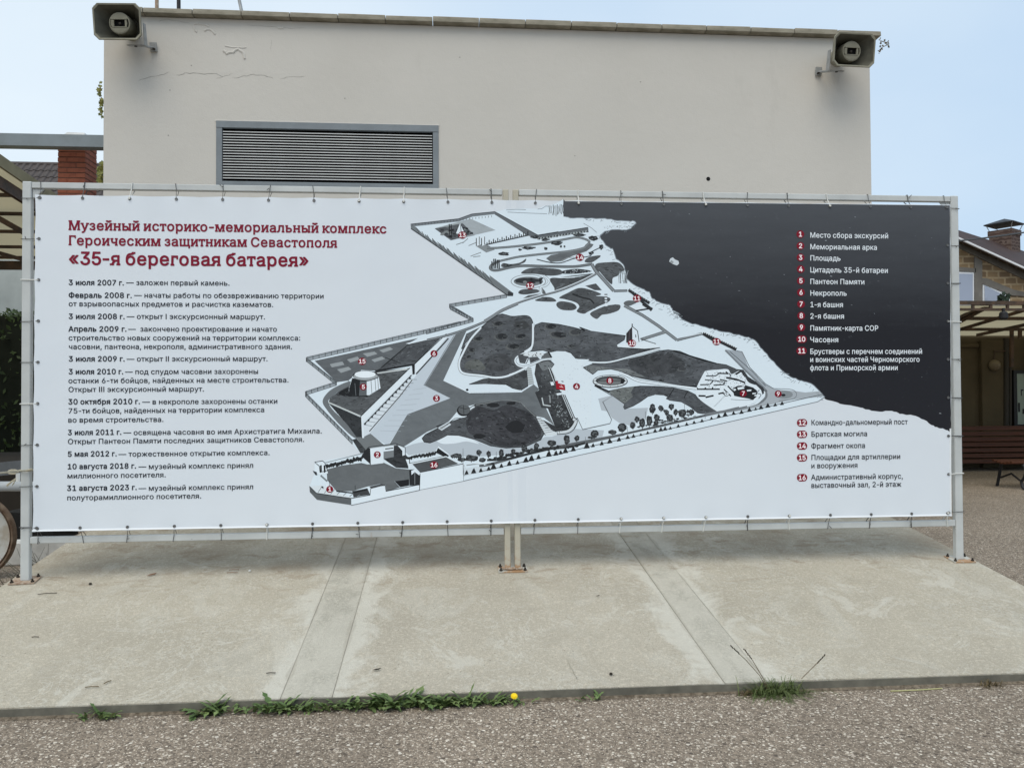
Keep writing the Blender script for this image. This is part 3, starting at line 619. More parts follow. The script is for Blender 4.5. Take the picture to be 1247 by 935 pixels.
GLYPHS = {
 'R': {
  ',': '196;37,-126 80,-127 93,-116 145,66 134,79 72,80 59,70 31,-102 30,-116',
  '-': '337;52,180 272,180 283,192 282,244 270,254 54,253 43,240 43,192',
  '.': '196;85,-12 102,-12 127,-2 144,18 150,40 139,72 126,85 102,95 62,83 50,70 41,42 54,8',
  '0': '461;214,-14 260,-13 290,-3 330,18 354,41 375,72 399,132 415,246 406,352 375,436 330,490 294,511 246,524 210,524 158,511 127,492 97,462 62,400 40,304 40,204 46,162 80,70 128,15 162,-3|218,60 175,76 152,98 140,124 121,196 118,280 131,360 152,408 168,428 194,445 228,451 258,445 283,430 312,390 331,322 334,214 321,144 302,101 284,80 260,66',
  '1': '461;76,-8 386,-10 399,0 396,61 290,65 286,70 286,504 276,517 198,517 77,426 76,364 86,352 194,427 202,426 202,70 198,65 72,61 67,4',
  '2': '461;64,-8 384,-10 396,0 397,52 386,64 174,66 342,251 381,322 391,372 372,442 344,479 294,511 246,524 170,517 104,479 71,430 58,388 62,358 122,353 135,364 146,408 166,432 200,449 248,448 278,436 300,414 310,388 310,352 300,324 274,286 59,54 55,4',
  '3': '461;196,-14 258,-13 320,9 361,40 393,94 403,144 400,174 372,236 324,277 278,295 243,300 378,456 382,504 372,517 74,518 62,508 61,456 72,444 269,442 152,306 148,252 158,240 240,236 272,226 288,215 306,196 319,162 319,132 308,98 272,69 204,59 164,69 146,80 128,100 117,130 108,139 48,140 36,130 44,90 62,54 90,26 134,0',
  '5': '461;199,-14 234,-16 282,-6 338,26 375,70 390,102 400,178 390,226 369,268 320,316 282,334 230,343 188,337 146,322 158,438 164,443 366,444 376,456 376,504 366,517 102,518 86,504 58,262 62,248 74,242 128,237 168,259 218,269 242,265 290,239 315,192 319,154 309,114 290,86 252,63 206,59 170,72 144,95 129,132 120,139 56,136 56,96 77,54 97,30 152,-3',
  '6': '461;211,-14 236,-16 284,-6 340,24 372,64 397,130 397,184 390,210 375,246 348,281 320,301 284,316 252,323 203,318 327,502 327,514 318,518 245,514 98,294 74,246 58,196 59,120 74,76 90,50 132,12 168,-6|224,57 180,69 157,88 143,112 133,160 137,186 154,222 182,247 228,257 254,253 295,226 312,196 319,156 309,112 295,88 272,69',
  '7': '461;97,-8 162,-10 171,-6 399,448 396,514 66,518 56,514 52,456 62,444 306,443 309,438 92,6 90,-2',
  '8': '461;202,-14 246,-16 284,-9 354,24 384,58 405,100 409,124 406,166 393,202 360,245 325,268 366,302 384,340 391,376 384,420 366,456 343,484 296,511 252,524 200,524 170,517 112,486 83,454 65,412 61,388 68,340 86,304 127,268 79,232 56,196 43,148 50,94 68,58 96,27 140,0|200,60 168,69 134,100 124,144 137,184 170,214 198,224 228,227 282,214 313,186 324,166 328,132 318,100 295,76 276,66 248,59|210,300 180,309 152,336 142,366 146,402 164,431 200,448 228,451 270,442 295,424 306,402 306,348 292,324 272,309 240,299',
  '9': '461;130,-8 194,-10 211,0 339,190 390,294 397,376 375,438 340,484 278,517 206,524 140,502 96,467 62,402 55,370 61,300 97,234 158,195 216,185 248,190 128,12 122,0|224,252 186,261 160,280 143,306 133,352 143,396 160,424 192,445 228,452 254,448 295,420 315,382 319,348 312,312 295,282 266,261',
  ':': '196;85,-12 102,-12 127,-2 144,18 150,40 139,72 126,85 102,95 62,83 50,70 41,42 54,8/82,264 108,264 133,276 150,316 136,352 98,371 62,359 47,340 41,318 56,278',
  'I': '198;61,-8 126,-10 139,4 139,502 126,515 66,515 52,502 52,4',
  'А': '488;16,-8 80,-10 90,-6 137,124 146,134 338,133 390,-6 458,-10 471,0 288,502 276,517 204,518 191,508 8,4|170,210 240,420 310,214 306,209',
  'Б': '457;61,-8 246,-10 296,-3 338,12 372,35 396,66 418,124 418,174 396,234 366,266 326,289 296,299 246,305 138,305 133,310 134,442 362,444 373,456 368,514 66,518 56,514 52,4|134,66 134,229 252,230 296,220 318,206 333,178 337,142 330,112 310,84 294,75 252,65',
  'К': '475;61,-8 120,-10 132,0 133,216 138,221 198,218 364,-6 374,-10 453,-6 450,12 264,262 438,492 446,508 444,514 366,518 354,512 188,296 138,296 133,300 129,514 120,518 56,514 52,4',
  'М': '636;61,-8 116,-10 130,4 132,370 272,12 281,-6 290,-10 338,-10 351,0 494,370 496,4 510,-10 573,-6 577,504 572,514 480,518 470,514 314,106 159,514 150,518 66,518 56,514 52,4',
  'Н': '525;61,-8 120,-10 132,0 133,220 138,224 380,223 383,0 396,-10 462,-6 466,504 462,514 396,518 383,508 382,304 378,299 134,300 132,508 120,518 56,514 52,4',
  'О': '541;250,-14 306,-13 344,-3 392,21 422,44 450,76 474,118 489,156 502,234 499,306 489,352 450,434 390,490 336,514 288,524 246,524 188,511 126,476 86,437 56,382 44,352 31,268 34,204 44,156 86,71 146,18 188,-3|246,63 190,82 157,112 134,144 118,192 112,270 128,348 166,408 218,439 246,446 288,446 342,427 387,384 402,358 417,306 421,228 399,144 386,122 356,92 314,69 284,62',
  'П': '525;61,-8 120,-10 133,4 133,438 138,443 381,442 382,4 396,-10 462,-6 466,504 462,514 66,518 56,514 52,4',
  'Р': '453;61,-8 120,-10 132,0 134,175 240,176 306,186 358,214 396,258 418,330 414,384 399,430 384,454 338,493 306,508 248,518 66,518 53,508 52,4|134,252 134,442 266,440 300,427 316,412 334,372 334,322 308,275 266,254',
  'С': '518;250,-14 282,-16 332,-6 378,12 406,30 450,78 481,156 468,170 410,169 401,162 380,116 352,88 314,69 272,62 234,66 192,81 143,130 125,168 115,210 115,298 134,364 151,390 192,427 246,446 318,439 349,424 382,390 404,342 468,338 480,348 456,420 414,473 360,505 294,524 210,517 156,496 126,476 86,437 56,382 44,352 31,268 34,204 44,156 86,71 146,18 188,-3',
  'Ф': '586;256,-36 320,-36 331,-24 332,28 396,39 464,74 516,132 544,214 543,298 534,336 504,394 474,428 444,448 396,469 332,480 330,538 318,548 252,544 246,480 174,466 104,428 74,395 53,358 31,270 41,184 62,132 84,101 106,78 152,51 206,33 246,28 247,-24|228,108 186,120 158,138 128,174 115,214 112,274 125,328 158,371 192,391 246,402 247,112|332,108 332,402 386,391 420,371 450,334 466,274 466,234 456,190 432,149 384,117',
  'Ц': '510;430,-116 486,-118 495,-114 502,-20 498,60 451,70 447,514 384,518 370,504 369,66 138,65 133,70 133,504 120,518 56,514 52,504 56,-6 66,-10 416,-10 421,-14 421,-104',
  'Ч': '495;361,-8 422,-10 436,4 432,514 366,518 353,508 350,290 282,261 210,257 157,276 140,294 131,316 123,514 114,518 48,514 43,504 43,348 53,286 68,252 96,221 126,201 192,182 258,182 350,208 352,4',
  'а': '397;157,-18 212,-9 266,27 269,0 278,-9 332,-10 346,4 342,288 327,328 308,353 290,367 236,389 164,392 104,373 55,334 32,292 42,282 98,266 146,310 198,323 242,310 261,288 267,256 260,243 126,220 78,202 40,172 26,142 25,76 44,35 92,-3|168,54 134,60 108,80 101,102 108,131 138,151 266,175 264,120 246,83 216,63',
  'б': '419;175,-14 230,-16 266,-6 304,12 343,48 378,118 385,150 385,214 369,268 348,308 310,346 272,364 242,371 204,370 150,349 104,311 104,324 116,356 150,388 198,404 278,414 331,438 345,456 355,484 357,508 348,517 296,517 270,483 180,469 120,448 72,407 41,342 31,298 25,216 28,144 38,106 68,48 90,26 138,-3|188,57 151,70 119,108 106,150 106,202 119,244 154,286 194,299 234,299 265,286 294,250 307,192 304,138 285,94 260,69 224,56',
  'в': '400;52,-8 266,-7 314,12 348,42 364,78 363,132 343,168 324,187 300,198 342,238 352,286 333,336 312,358 246,386 56,389 47,384 43,4|122,66 122,160 252,158 268,150 282,132 282,88 260,69|122,231 122,313 222,314 254,304 270,286 267,252 242,234',
  'г': '312;52,-8 110,-10 123,0 125,312 288,315 298,328 294,385 56,389 47,384 43,4',
  'д': '435;13,-116 68,-118 78,-114 82,-14 86,-10 338,-10 343,-14 347,-114 356,-118 420,-114 423,54 414,64 368,65 364,70 364,376 360,385 114,389 104,384 88,214 72,124 42,66 14,64 4,52 4,-104|132,66 154,136 176,312 284,313 285,66',
  'е': '412;184,-14 240,-16 294,0 346,40 372,88 362,100 308,113 254,63 194,56 154,70 133,88 116,114 107,156 110,161 366,161 378,172 376,250 348,318 300,367 234,392 170,391 108,364 90,350 62,318 44,286 25,210 25,172 35,118 65,54 114,9 156,-9|108,231 116,264 127,282 152,307 188,320 222,320 259,306 282,280 298,238 294,230',
  'ж': '571;22,-8 90,-10 100,-6 230,152 244,148 244,4 254,-9 308,-10 321,0 322,148 326,152 343,148 464,-6 548,-6 548,8 402,192 536,359 548,376 546,384 536,389 463,384 342,230 326,227 322,232 321,378 308,389 254,388 244,376 244,232 228,227 100,384 90,389 18,385 18,371 162,192 20,12 14,0',
  'з': '351;151,-12 212,-9 276,18 300,42 318,78 322,100 315,138 300,166 254,196 286,222 303,252 307,286 297,322 286,342 246,376 192,392 132,388 78,364 50,336 31,286 44,272 98,273 127,312 170,325 212,313 225,298 225,256 210,239 176,227 140,226 130,214 134,165 200,157 231,136 240,108 224,74 198,60 164,56 122,69 92,103 36,104 23,94 38,48 64,18 98,0',
  'и': '419;52,-8 108,-10 117,-6 284,243 287,0 300,-10 363,-6 367,376 362,385 306,389 292,382 126,133 123,378 110,389 47,384 43,4',
  'й': '419;52,-8 108,-10 117,-6 284,243 287,0 300,-10 363,-6 367,376 362,385 306,389 292,382 126,133 123,378 110,389 47,384 43,4/184,426 236,429 278,452 297,474 309,502 309,534 260,538 234,494 200,485 169,502 159,528 150,538 102,535 101,504 128,455',
  'к': '384;52,-8 110,-10 123,0 124,144 128,149 166,148 284,-6 362,-10 372,-6 368,14 224,196 372,371 372,385 294,389 283,384 146,224 124,228 120,384 110,389 47,384 43,4',
  'л': '408;7,-8 50,-7 90,9 106,22 126,52 148,138 157,310 162,314 276,312 278,0 290,-10 354,-6 358,376 354,385 96,389 86,384 79,340 70,136 55,82 44,72 8,64 -1,54 -2,4',
  'м': '543;52,-8 108,-10 120,0 122,258 224,16 234,-4 246,-10 300,-6 410,256 413,0 426,-10 486,-6 490,4 486,384 476,389 396,389 384,383 266,100 150,384 140,389 48,385 43,376 43,4',
  'н': '417;52,-8 110,-10 123,0 124,154 128,158 284,157 287,0 300,-10 360,-6 364,376 360,385 300,389 287,378 286,238 282,233 126,234 123,378 110,389 47,384 43,4',
  'о': '423;178,-14 248,-12 313,16 334,34 363,76 388,148 388,228 375,274 354,316 334,342 302,367 240,392 174,391 103,360 79,340 50,298 28,228 28,148 41,100 59,64 79,36 114,9|192,57 151,72 122,108 106,162 106,214 119,262 151,304 174,316 194,320 240,317 283,286 297,258 310,202 307,150 285,94 265,72 242,60',
  'п': '416;52,-8 110,-10 123,0 124,310 128,314 285,312 287,0 300,-10 360,-6 364,376 360,385 56,389 47,384 43,4',
  'р': '432;52,-150 110,-151 123,-140 126,32 164,0 192,-12 258,-16 288,-6 331,18 354,41 378,82 394,132 400,184 390,262 372,306 352,336 326,361 282,385 258,392 206,392 180,385 163,378 122,343 120,378 110,388 56,389 44,378 43,-138|210,57 176,66 146,94 134,114 125,150 121,192 131,252 148,288 188,316 230,320 270,307 297,280 316,228 319,174 309,124 292,90 252,60',
  'с': '404;178,-14 222,-16 264,-9 312,15 348,50 370,96 360,112 306,124 264,72 240,60 194,56 174,60 151,72 132,92 116,120 106,162 110,232 131,282 162,310 194,320 242,316 264,305 282,286 296,258 306,254 360,267 369,276 348,324 314,359 246,389 176,392 144,382 103,360 79,340 50,298 28,228 28,148 41,100 59,64 79,36 114,9',
  'т': '333;133,-8 188,-10 201,0 203,316 324,321 328,376 318,388 12,389 -1,378 -2,330 8,318 123,316 124,4',
  'у': '397;70,-152 104,-154 146,-141 184,-110 198,-86 378,372 368,388 299,384 194,96 90,384 80,389 11,384 17,354 153,0 141,-38 122,-70 108,-79 62,-77 53,-86 38,-138 48,-147',
  'ф': '485;208,-150 264,-151 273,-146 278,-18 332,-6 384,23 420,66 438,106 451,154 451,222 438,270 420,310 409,328 368,364 326,385 278,394 277,504 264,518 203,514 198,394 144,382 82,342 47,292 32,246 25,202 35,118 66,53 114,9 156,-9 198,-18 199,-138|192,54 152,69 131,90 107,150 103,190 107,226 128,282 164,316 198,324 199,58|278,54 278,324 300,322 318,313 348,284 363,252 373,202 369,148 348,94 314,63',
  'х': '387;22,-8 86,-10 97,-6 188,136 282,-6 354,-10 363,-6 363,6 236,190 354,366 356,385 288,389 277,384 192,253 106,384 96,389 23,384 23,372 144,196 17,10 14,0',
  'ц': '423;343,-116 402,-118 415,-104 414,54 404,64 364,70 360,384 300,389 287,378 285,66 128,65 124,70 123,378 110,389 48,385 43,376 47,-6 56,-10 332,-11 334,-104',
  'ч': '409;286,-8 344,-10 358,4 354,384 290,389 278,378 276,196 186,185 150,198 128,226 120,384 110,389 48,385 43,376 43,258 50,210 65,174 86,147 114,129 152,114 222,110 276,118 277,4',
  'ш': '580;52,-8 524,-6 529,4 525,384 462,389 449,378 446,66 326,66 325,376 312,389 260,389 247,376 246,66 128,65 124,70 123,378 110,389 48,385 43,376 43,4',
  'щ': '590;508,-116 564,-118 577,-104 576,54 566,64 529,70 525,384 462,389 449,378 446,66 326,66 325,376 312,389 260,389 247,376 246,66 128,65 124,70 123,378 110,389 48,385 43,376 47,-6 56,-10 494,-10 499,-14 499,-104',
  'ы': '519;52,-8 216,-10 288,6 314,23 342,53 361,106 361,138 351,174 331,208 300,232 246,251 125,256 124,376 110,389 56,389 43,376 43,4|126,66 126,178 236,176 265,162 276,148 283,124 279,102 260,78 218,65/397,-8 452,-10 466,4 466,376 452,389 402,389 388,376 388,4',
  'ь': '396;52,-8 216,-10 288,6 314,23 342,53 361,106 361,138 351,174 331,208 300,232 246,251 125,256 124,376 110,389 56,389 43,376 43,4|126,66 126,178 236,176 265,162 276,148 283,124 279,102 260,78 218,65',
  'э': '404;169,-14 230,-12 302,23 330,53 351,90 370,160 367,232 342,304 319,336 289,364 254,382 218,392 134,385 84,361 50,328 26,280 38,267 92,255 132,304 156,316 200,320 241,306 266,281 279,256 285,232 282,227 138,227 124,214 124,168 134,156 285,154 279,120 267,96 240,69 200,56 150,63 128,74 98,119 86,125 36,112 26,102 50,48 82,16 134,-9',
  'ю': '593;349,-14 414,-13 476,12 510,41 540,90 556,142 559,210 546,270 510,335 476,364 422,388 348,392 320,385 282,367 236,326 206,264 198,228 126,227 121,232 120,378 108,389 48,385 43,376 47,-6 56,-10 117,-6 122,150 192,152 198,148 212,96 238,48 282,9|362,57 326,69 293,106 277,154 277,222 290,264 324,305 344,316 390,320 428,307 456,280 478,222 478,154 468,118 432,71 408,59',
  'я': '393;16,-8 80,-10 91,-6 180,134 260,133 263,0 276,-10 336,-6 340,376 336,385 138,386 90,370 61,352 44,332 25,286 26,232 44,188 61,168 96,148 11,10 8,0|170,204 128,213 107,234 103,270 116,299 146,314 260,316 261,204',
  '—': '707;1,180 696,179 708,190 709,240 696,254 6,254 -8,240 -8,192',
 },
 'B': {
  '.': '207;85,-24 98,-25 130,-14 156,16 162,40 151,76 128,97 102,107 60,95 38,72 29,42 43,4 62,-15',
  '0': '472;214,-26 260,-25 300,-12 334,6 366,38 387,70 411,132 427,246 418,352 387,438 367,468 332,502 302,520 246,536 210,536 150,520 122,503 85,466 53,408 28,304 28,204 34,162 68,66 126,3 180,-21|218,72 176,89 149,132 133,196 130,280 143,360 164,406 198,433 228,439 254,433 280,418 303,382 322,294 322,214 309,144 290,104 278,90 252,75',
  '1': '472;76,-20 386,-22 408,-8 412,52 400,72 302,77 298,82 298,504 284,526 188,526 68,436 64,364 78,342 102,345 186,406 190,402 190,82 186,77 80,77 66,71 55,52 55,4 61,-12',
  '2': '472;64,-20 384,-22 405,-8 409,52 396,73 198,78 354,248 390,312 399,346 400,394 381,450 348,491 302,520 246,536 206,536 162,526 102,491 62,438 47,390 46,366 52,352 68,342 136,346 144,354 152,390 164,414 200,437 246,437 276,424 291,408 298,388 294,340 264,290 47,58 44,0 49,-12',
  '3': '472;196,-26 258,-25 324,-3 373,36 405,94 415,148 411,178 390,228 342,280 314,295 267,310 390,454 393,508 388,520 372,529 74,530 60,524 50,508 49,456 62,435 245,430 140,310 136,252 150,231 240,224 284,203 307,162 307,132 296,101 270,81 252,75 204,71 174,78 150,92 134,114 126,138 108,151 44,151 28,142 24,130 35,82 50,52 86,14 126,-9',
  '4': '472;283,-20 338,-22 358,-12 364,4 365,82 408,83 427,94 433,108 433,160 420,181 365,186 364,312 358,328 338,338 288,338 266,324 260,186 146,186 327,498 327,516 318,526 252,530 238,526 221,504 26,174 19,156 19,108 25,94 44,83 260,82 263,0 268,-12',
  '5': '472;199,-26 234,-28 282,-18 342,14 390,72 409,130 412,178 402,226 381,270 324,328 282,346 230,355 161,342 169,426 174,431 374,435 388,456 388,504 382,520 366,529 102,530 86,524 74,504 46,262 50,245 72,231 128,225 170,247 218,257 240,254 270,242 297,210 303,192 307,154 297,114 271,84 248,74 206,71 182,78 157,96 141,136 120,151 66,152 44,138 40,120 47,88 65,52 85,28 144,-12',
  '6': '472;211,-26 236,-28 284,-18 343,12 384,60 409,130 409,184 402,210 387,250 367,276 318,316 272,331 228,336 339,498 339,516 318,530 254,530 234,518 86,298 65,256 46,196 46,124 65,66 78,47 128,0 168,-18|224,69 188,78 167,94 152,120 145,160 152,196 166,220 192,238 228,245 266,235 283,222 303,186 307,156 297,112 284,92 248,72',
  '7': '472;97,-20 162,-22 183,-8 408,438 412,504 398,526 66,530 44,516 40,456 54,435 290,430 80,10 80,-8',
  '8': '472;202,-26 246,-28 284,-21 320,-9 356,12 396,54 414,90 421,124 421,150 405,204 388,232 348,268 378,300 396,340 403,388 393,430 378,461 346,496 306,520 252,536 200,536 170,529 109,498 71,456 49,388 59,330 74,299 104,268 67,234 47,204 31,148 41,84 56,53 92,15 132,-9|200,72 162,87 140,114 136,144 149,180 174,202 198,212 228,215 278,202 301,184 312,162 316,132 306,102 276,78 248,71|210,312 182,321 161,342 154,366 158,400 176,425 200,436 228,439 260,433 291,408 298,382 294,352 282,329 258,315',
  '9': '472;130,-20 194,-22 223,-2 351,186 390,258 402,294 409,376 387,442 343,496 278,529 206,536 138,514 84,470 65,442 50,402 43,370 49,300 84,233 103,214 150,186 186,176 223,174 113,10 113,-8|224,264 182,276 163,294 152,316 145,352 152,388 163,408 200,436 228,440 266,430 283,418 297,396 307,348 303,322 283,286 258,270',
  'А': '499;16,-20 80,-22 100,-12 152,122 330,121 384,-16 398,-22 458,-22 480,-8 483,4 468,46 297,510 284,526 204,530 182,516 -4,4 1,-12|186,222 240,381 293,222',
  'Ф': '597;256,-48 330,-45 342,-26 344,16 404,30 468,62 528,130 556,214 555,298 543,346 516,396 476,440 446,460 396,481 344,492 339,546 318,560 248,556 236,538 234,492 164,475 102,440 72,410 44,366 32,336 19,270 29,184 50,130 72,98 103,66 138,45 182,27 234,16 239,-36|228,120 188,132 160,150 140,178 127,214 124,274 134,318 157,354 200,382 230,389 235,384 235,124|344,120 343,384 350,389 396,373 435,336 451,292 454,234 441,184 420,152 390,132',
  'а': '408;157,-30 212,-21 252,1 278,-21 332,-22 348,-16 358,4 354,288 339,330 312,365 294,379 236,401 164,404 96,382 42,335 20,292 32,273 96,254 112,258 138,290 168,307 222,307 249,288 254,255 126,232 68,211 26,173 14,142 13,76 34,30 84,-12|168,66 138,72 120,83 113,102 119,126 164,145 254,159 252,120 241,96 206,72',
  'б': '430;175,-26 230,-28 306,0 356,47 390,118 397,150 397,214 390,244 366,300 330,344 282,373 242,383 192,379 132,354 142,370 170,385 278,402 334,426 357,454 370,502 366,518 348,529 296,529 277,516 266,495 180,481 116,460 60,410 29,342 19,298 13,216 16,144 29,96 56,46 86,14 128,-12|188,69 152,83 125,124 118,150 121,216 131,240 158,274 194,287 234,287 260,275 285,240 295,192 292,138 282,112 258,81 224,68',
  'в': '411;52,-20 266,-19 318,0 360,40 376,78 376,130 357,168 326,202 357,240 364,286 345,340 306,376 248,397 210,401 56,401 35,388 31,4 37,-12|134,78 134,148 230,149 252,145 270,130 270,90 258,81|134,243 134,301 222,302 240,298 258,286 258,258 240,246',
  'г': '323;52,-20 114,-21 128,-13 135,0 137,300 296,306 310,328 310,376 296,397 56,401 35,388 31,4 37,-12',
  'е': '423;184,-26 240,-28 296,-12 328,6 358,36 384,88 372,109 308,125 294,119 272,89 252,75 194,68 162,78 128,114 121,138 126,149 366,149 387,162 388,250 360,322 302,379 234,404 170,403 134,391 86,362 50,323 35,294 13,210 13,172 23,118 54,50 110,-3|122,243 131,268 152,293 188,308 222,308 254,295 283,250 278,242',
  'и': '430;52,-20 108,-22 127,-12 272,204 278,-8 300,-22 354,-22 374,-10 379,4 379,376 367,396 306,401 290,395 138,172 132,388 110,401 56,401 36,389 31,376 31,4 37,-12',
  'к': '395;52,-20 110,-22 132,-8 136,132 140,137 163,132 282,-18 362,-22 384,-10 381,16 240,196 384,370 384,388 376,396 362,401 282,397 140,236 136,240 132,388 110,401 56,401 36,389 31,376 31,4 37,-12',
  'л': '419;7,-20 74,-12 104,5 132,36 157,118 169,298 174,302 260,302 265,298 269,-8 290,-22 344,-22 364,-12 370,4 370,376 360,395 344,401 96,401 76,390 67,340 58,136 48,94 36,81 0,73 -14,52 -13,0 -8,-12',
  'м': '554;52,-20 108,-22 129,-8 134,194 221,-6 246,-22 290,-22 312,-8 398,194 404,-8 426,-22 476,-22 492,-16 502,4 502,376 496,390 476,401 396,401 373,388 266,136 160,390 140,401 56,401 42,395 31,376 31,4 37,-12',
  'о': '434;178,-26 248,-24 316,4 346,30 375,72 400,148 400,228 384,282 366,318 314,373 282,391 240,404 174,403 134,391 100,372 67,342 38,300 16,228 16,148 32,90 47,60 67,34 110,-3|192,69 154,84 134,112 118,162 118,214 128,252 152,290 176,304 218,308 240,304 273,280 294,228 298,174 288,124 264,86 240,72',
  'п': '427;52,-20 114,-21 128,-13 135,0 136,298 140,302 273,300 275,0 284,-16 300,-22 350,-22 372,-10 376,4 376,376 364,396 350,401 56,401 36,389 31,376 31,4 37,-12',
  'р': '443;52,-162 110,-163 132,-150 138,4 192,-24 260,-27 296,-15 334,6 366,38 387,72 405,130 412,184 402,262 390,298 364,340 331,372 290,394 258,404 206,404 162,391 134,370 127,390 108,401 56,401 35,388 31,-138 37,-152|210,69 180,78 158,96 143,126 133,192 143,252 160,286 192,304 230,308 266,295 285,276 304,228 307,174 297,124 280,94 248,72',
  'с': '415;178,-26 260,-22 314,3 360,47 382,96 368,121 308,137 286,124 260,84 236,72 194,68 154,84 128,124 118,162 121,228 143,280 164,298 194,308 240,304 260,293 286,252 306,242 368,258 378,268 381,280 358,330 314,373 246,401 176,404 134,391 100,372 67,342 38,300 16,228 16,148 32,90 47,60 67,34 110,-3',
  'т': '344;133,-20 188,-22 210,-8 214,300 218,305 314,305 330,311 340,330 340,376 326,397 12,401 -10,388 -14,330 0,309 111,304 112,4 118,-12',
  'у': '408;70,-164 104,-166 150,-153 196,-114 210,-90 387,364 390,378 378,397 308,401 287,388 194,132 102,389 80,401 20,401 -1,388 -1,370 141,0 132,-30 110,-64 62,-65 41,-84 29,-146 38,-156',
  'ь': '407;52,-20 216,-22 296,-3 318,11 354,52 373,106 373,138 360,184 320,232 296,247 246,263 137,268 136,376 130,390 110,401 54,400 37,390 31,376 31,4 37,-12|138,78 138,166 236,164 256,154 267,138 267,102 240,81',
  'ю': '604;349,-26 398,-28 450,-15 494,11 543,70 568,142 571,210 555,280 530,326 493,366 450,391 408,404 344,403 278,379 226,330 203,288 187,240 138,239 133,244 129,388 108,401 43,396 31,376 31,4 36,-10 56,-22 108,-22 127,-12 133,4 134,138 182,140 226,46 278,-3|362,69 326,83 296,126 286,186 289,222 302,262 326,293 348,304 390,308 428,293 444,276 459,246 469,190 466,154 456,120 427,82 404,71',
  'я': '404;16,-20 80,-22 96,-16 186,122 249,120 250,4 262,-18 326,-22 348,-10 352,4 352,376 340,396 326,401 138,398 86,382 56,362 32,335 13,286 14,232 32,185 79,142 -1,12 -1,-8|170,216 125,228 115,250 121,286 146,302 248,304 249,216',
 },
 'S': {
  '-': '372;76,172 326,171 340,186 339,250 324,263 78,262 64,246 64,186',
  '3': '455;226,-24 284,-25 350,-9 404,23 434,56 450,84 460,126 460,172 450,204 435,232 390,277 354,295 308,305 305,310 435,450 439,510 426,526 96,527 80,514 79,450 92,435 287,432 176,312 172,246 186,231 272,227 306,217 331,202 345,184 355,156 352,124 344,107 325,88 306,78 246,68 204,78 178,94 164,112 153,142 144,148 68,149 58,144 52,132 59,88 80,48 102,26 162,-9',
  '5': '455;229,-24 278,-25 330,-15 390,17 428,59 447,96 457,132 457,196 444,240 429,268 409,294 380,319 330,343 272,353 236,350 192,338 190,358 200,432 420,435 433,450 433,510 420,526 122,527 107,514 76,270 80,242 96,233 162,227 206,250 272,257 302,247 324,233 342,210 351,186 355,162 342,113 308,81 264,68 230,72 199,88 182,106 168,142 158,148 84,149 71,142 67,126 74,90 100,42 127,16 152,0 198,-18',
  '«': '461;193,34 276,32 291,46 291,58 278,77 161,208 288,354 291,372 278,385 198,386 188,382 41,216 44,194/343,34 426,32 441,46 438,65 311,208 316,220 438,354 441,372 428,385 348,386 338,382 188,216 188,202 193,192 313,60',
  '»': '461;46,34 128,32 138,36 285,202 285,216 265,244 154,366 132,385 50,386 35,372 35,360 50,338 165,210 38,64 35,46/196,34 276,32 284,36 435,202 435,216 430,226 307,360 278,385 200,386 185,372 188,350 312,210 307,198 188,66 185,46',
  'Г': '459;46,-18 192,-19 207,-6 207,48 200,58 175,66 176,432 368,434 373,430 373,370 378,359 390,353 434,354 448,370 448,508 442,520 420,527 84,527 72,521 67,510 67,66 42,58 35,48 34,-2',
  'М': '702;46,-18 188,-19 204,-6 204,48 198,58 172,66 174,312 282,60 277,46 277,-2 282,-13 294,-19 422,-19 432,-15 439,-2 439,46 434,60 542,318 544,66 516,58 509,48 509,-6 524,-19 666,-19 676,-14 682,-2 681,48 674,58 649,66 649,442 674,450 681,460 682,510 678,521 666,527 494,527 482,521 478,510 478,462 485,444 360,138 233,442 238,462 238,510 234,521 222,527 50,527 40,522 34,510 35,460 42,450 67,442 67,66 42,58 35,48 34,-2',
  'С': '576;286,-24 330,-25 396,-12 462,21 496,52 516,78 534,114 547,156 543,172 534,178 452,178 443,172 422,125 394,96 354,78 308,71 264,78 228,93 190,126 173,154 161,184 151,234 157,310 176,360 190,382 228,415 252,427 290,437 342,433 396,410 426,378 443,336 452,330 530,329 546,342 534,394 516,430 476,476 420,511 390,523 344,533 252,529 182,505 145,480 106,442 86,412 59,352 49,300 46,244 56,172 71,126 104,68 168,12 218,-12',
  'а': '446;184,-26 228,-25 266,-13 282,-19 420,-19 435,-6 435,48 428,58 400,66 400,270 396,298 378,336 354,365 332,379 284,397 192,401 134,385 96,362 68,335 50,300 50,286 56,276 120,257 140,261 163,288 188,304 210,311 264,307 283,298 294,280 298,258 294,252 150,229 90,205 64,186 44,154 37,126 37,90 41,70 60,32 79,10 122,-15|188,66 170,69 146,84 139,106 150,128 168,139 192,146 297,160 294,118 276,89 254,75 228,66',
  'б': '470;202,-24 272,-25 314,-15 368,15 397,42 417,72 435,112 442,142 442,220 429,264 396,323 362,352 320,373 288,380 236,380 200,370 155,348 172,370 200,385 258,398 326,405 372,423 396,445 440,450 448,462 448,510 434,526 300,526 287,514 284,489 182,472 150,460 120,442 90,413 68,376 46,298 40,214 43,142 53,102 80,50 116,14 150,-6|230,66 192,78 172,94 158,114 145,148 145,204 164,246 194,277 234,290 266,290 301,276 330,240 340,208 340,150 324,108 301,82 276,69',
  'в': '449;73,-18 312,-16 368,6 404,38 417,66 424,96 420,136 404,167 368,202 402,240 406,298 387,342 364,366 326,385 290,395 78,398 66,392 61,382 61,-2|162,75 162,151 284,149 307,138 315,126 319,112 315,94 294,78 276,74|162,240 160,300 164,305 254,305 294,292 303,280 296,254 276,243',
  'г': '355;40,-18 180,-19 192,-13 196,-2 195,48 188,58 163,66 164,304 278,304 280,250 284,239 296,233 338,234 352,250 352,382 346,394 336,398 78,398 66,392 61,382 61,66 36,58 28,46 28,-2',
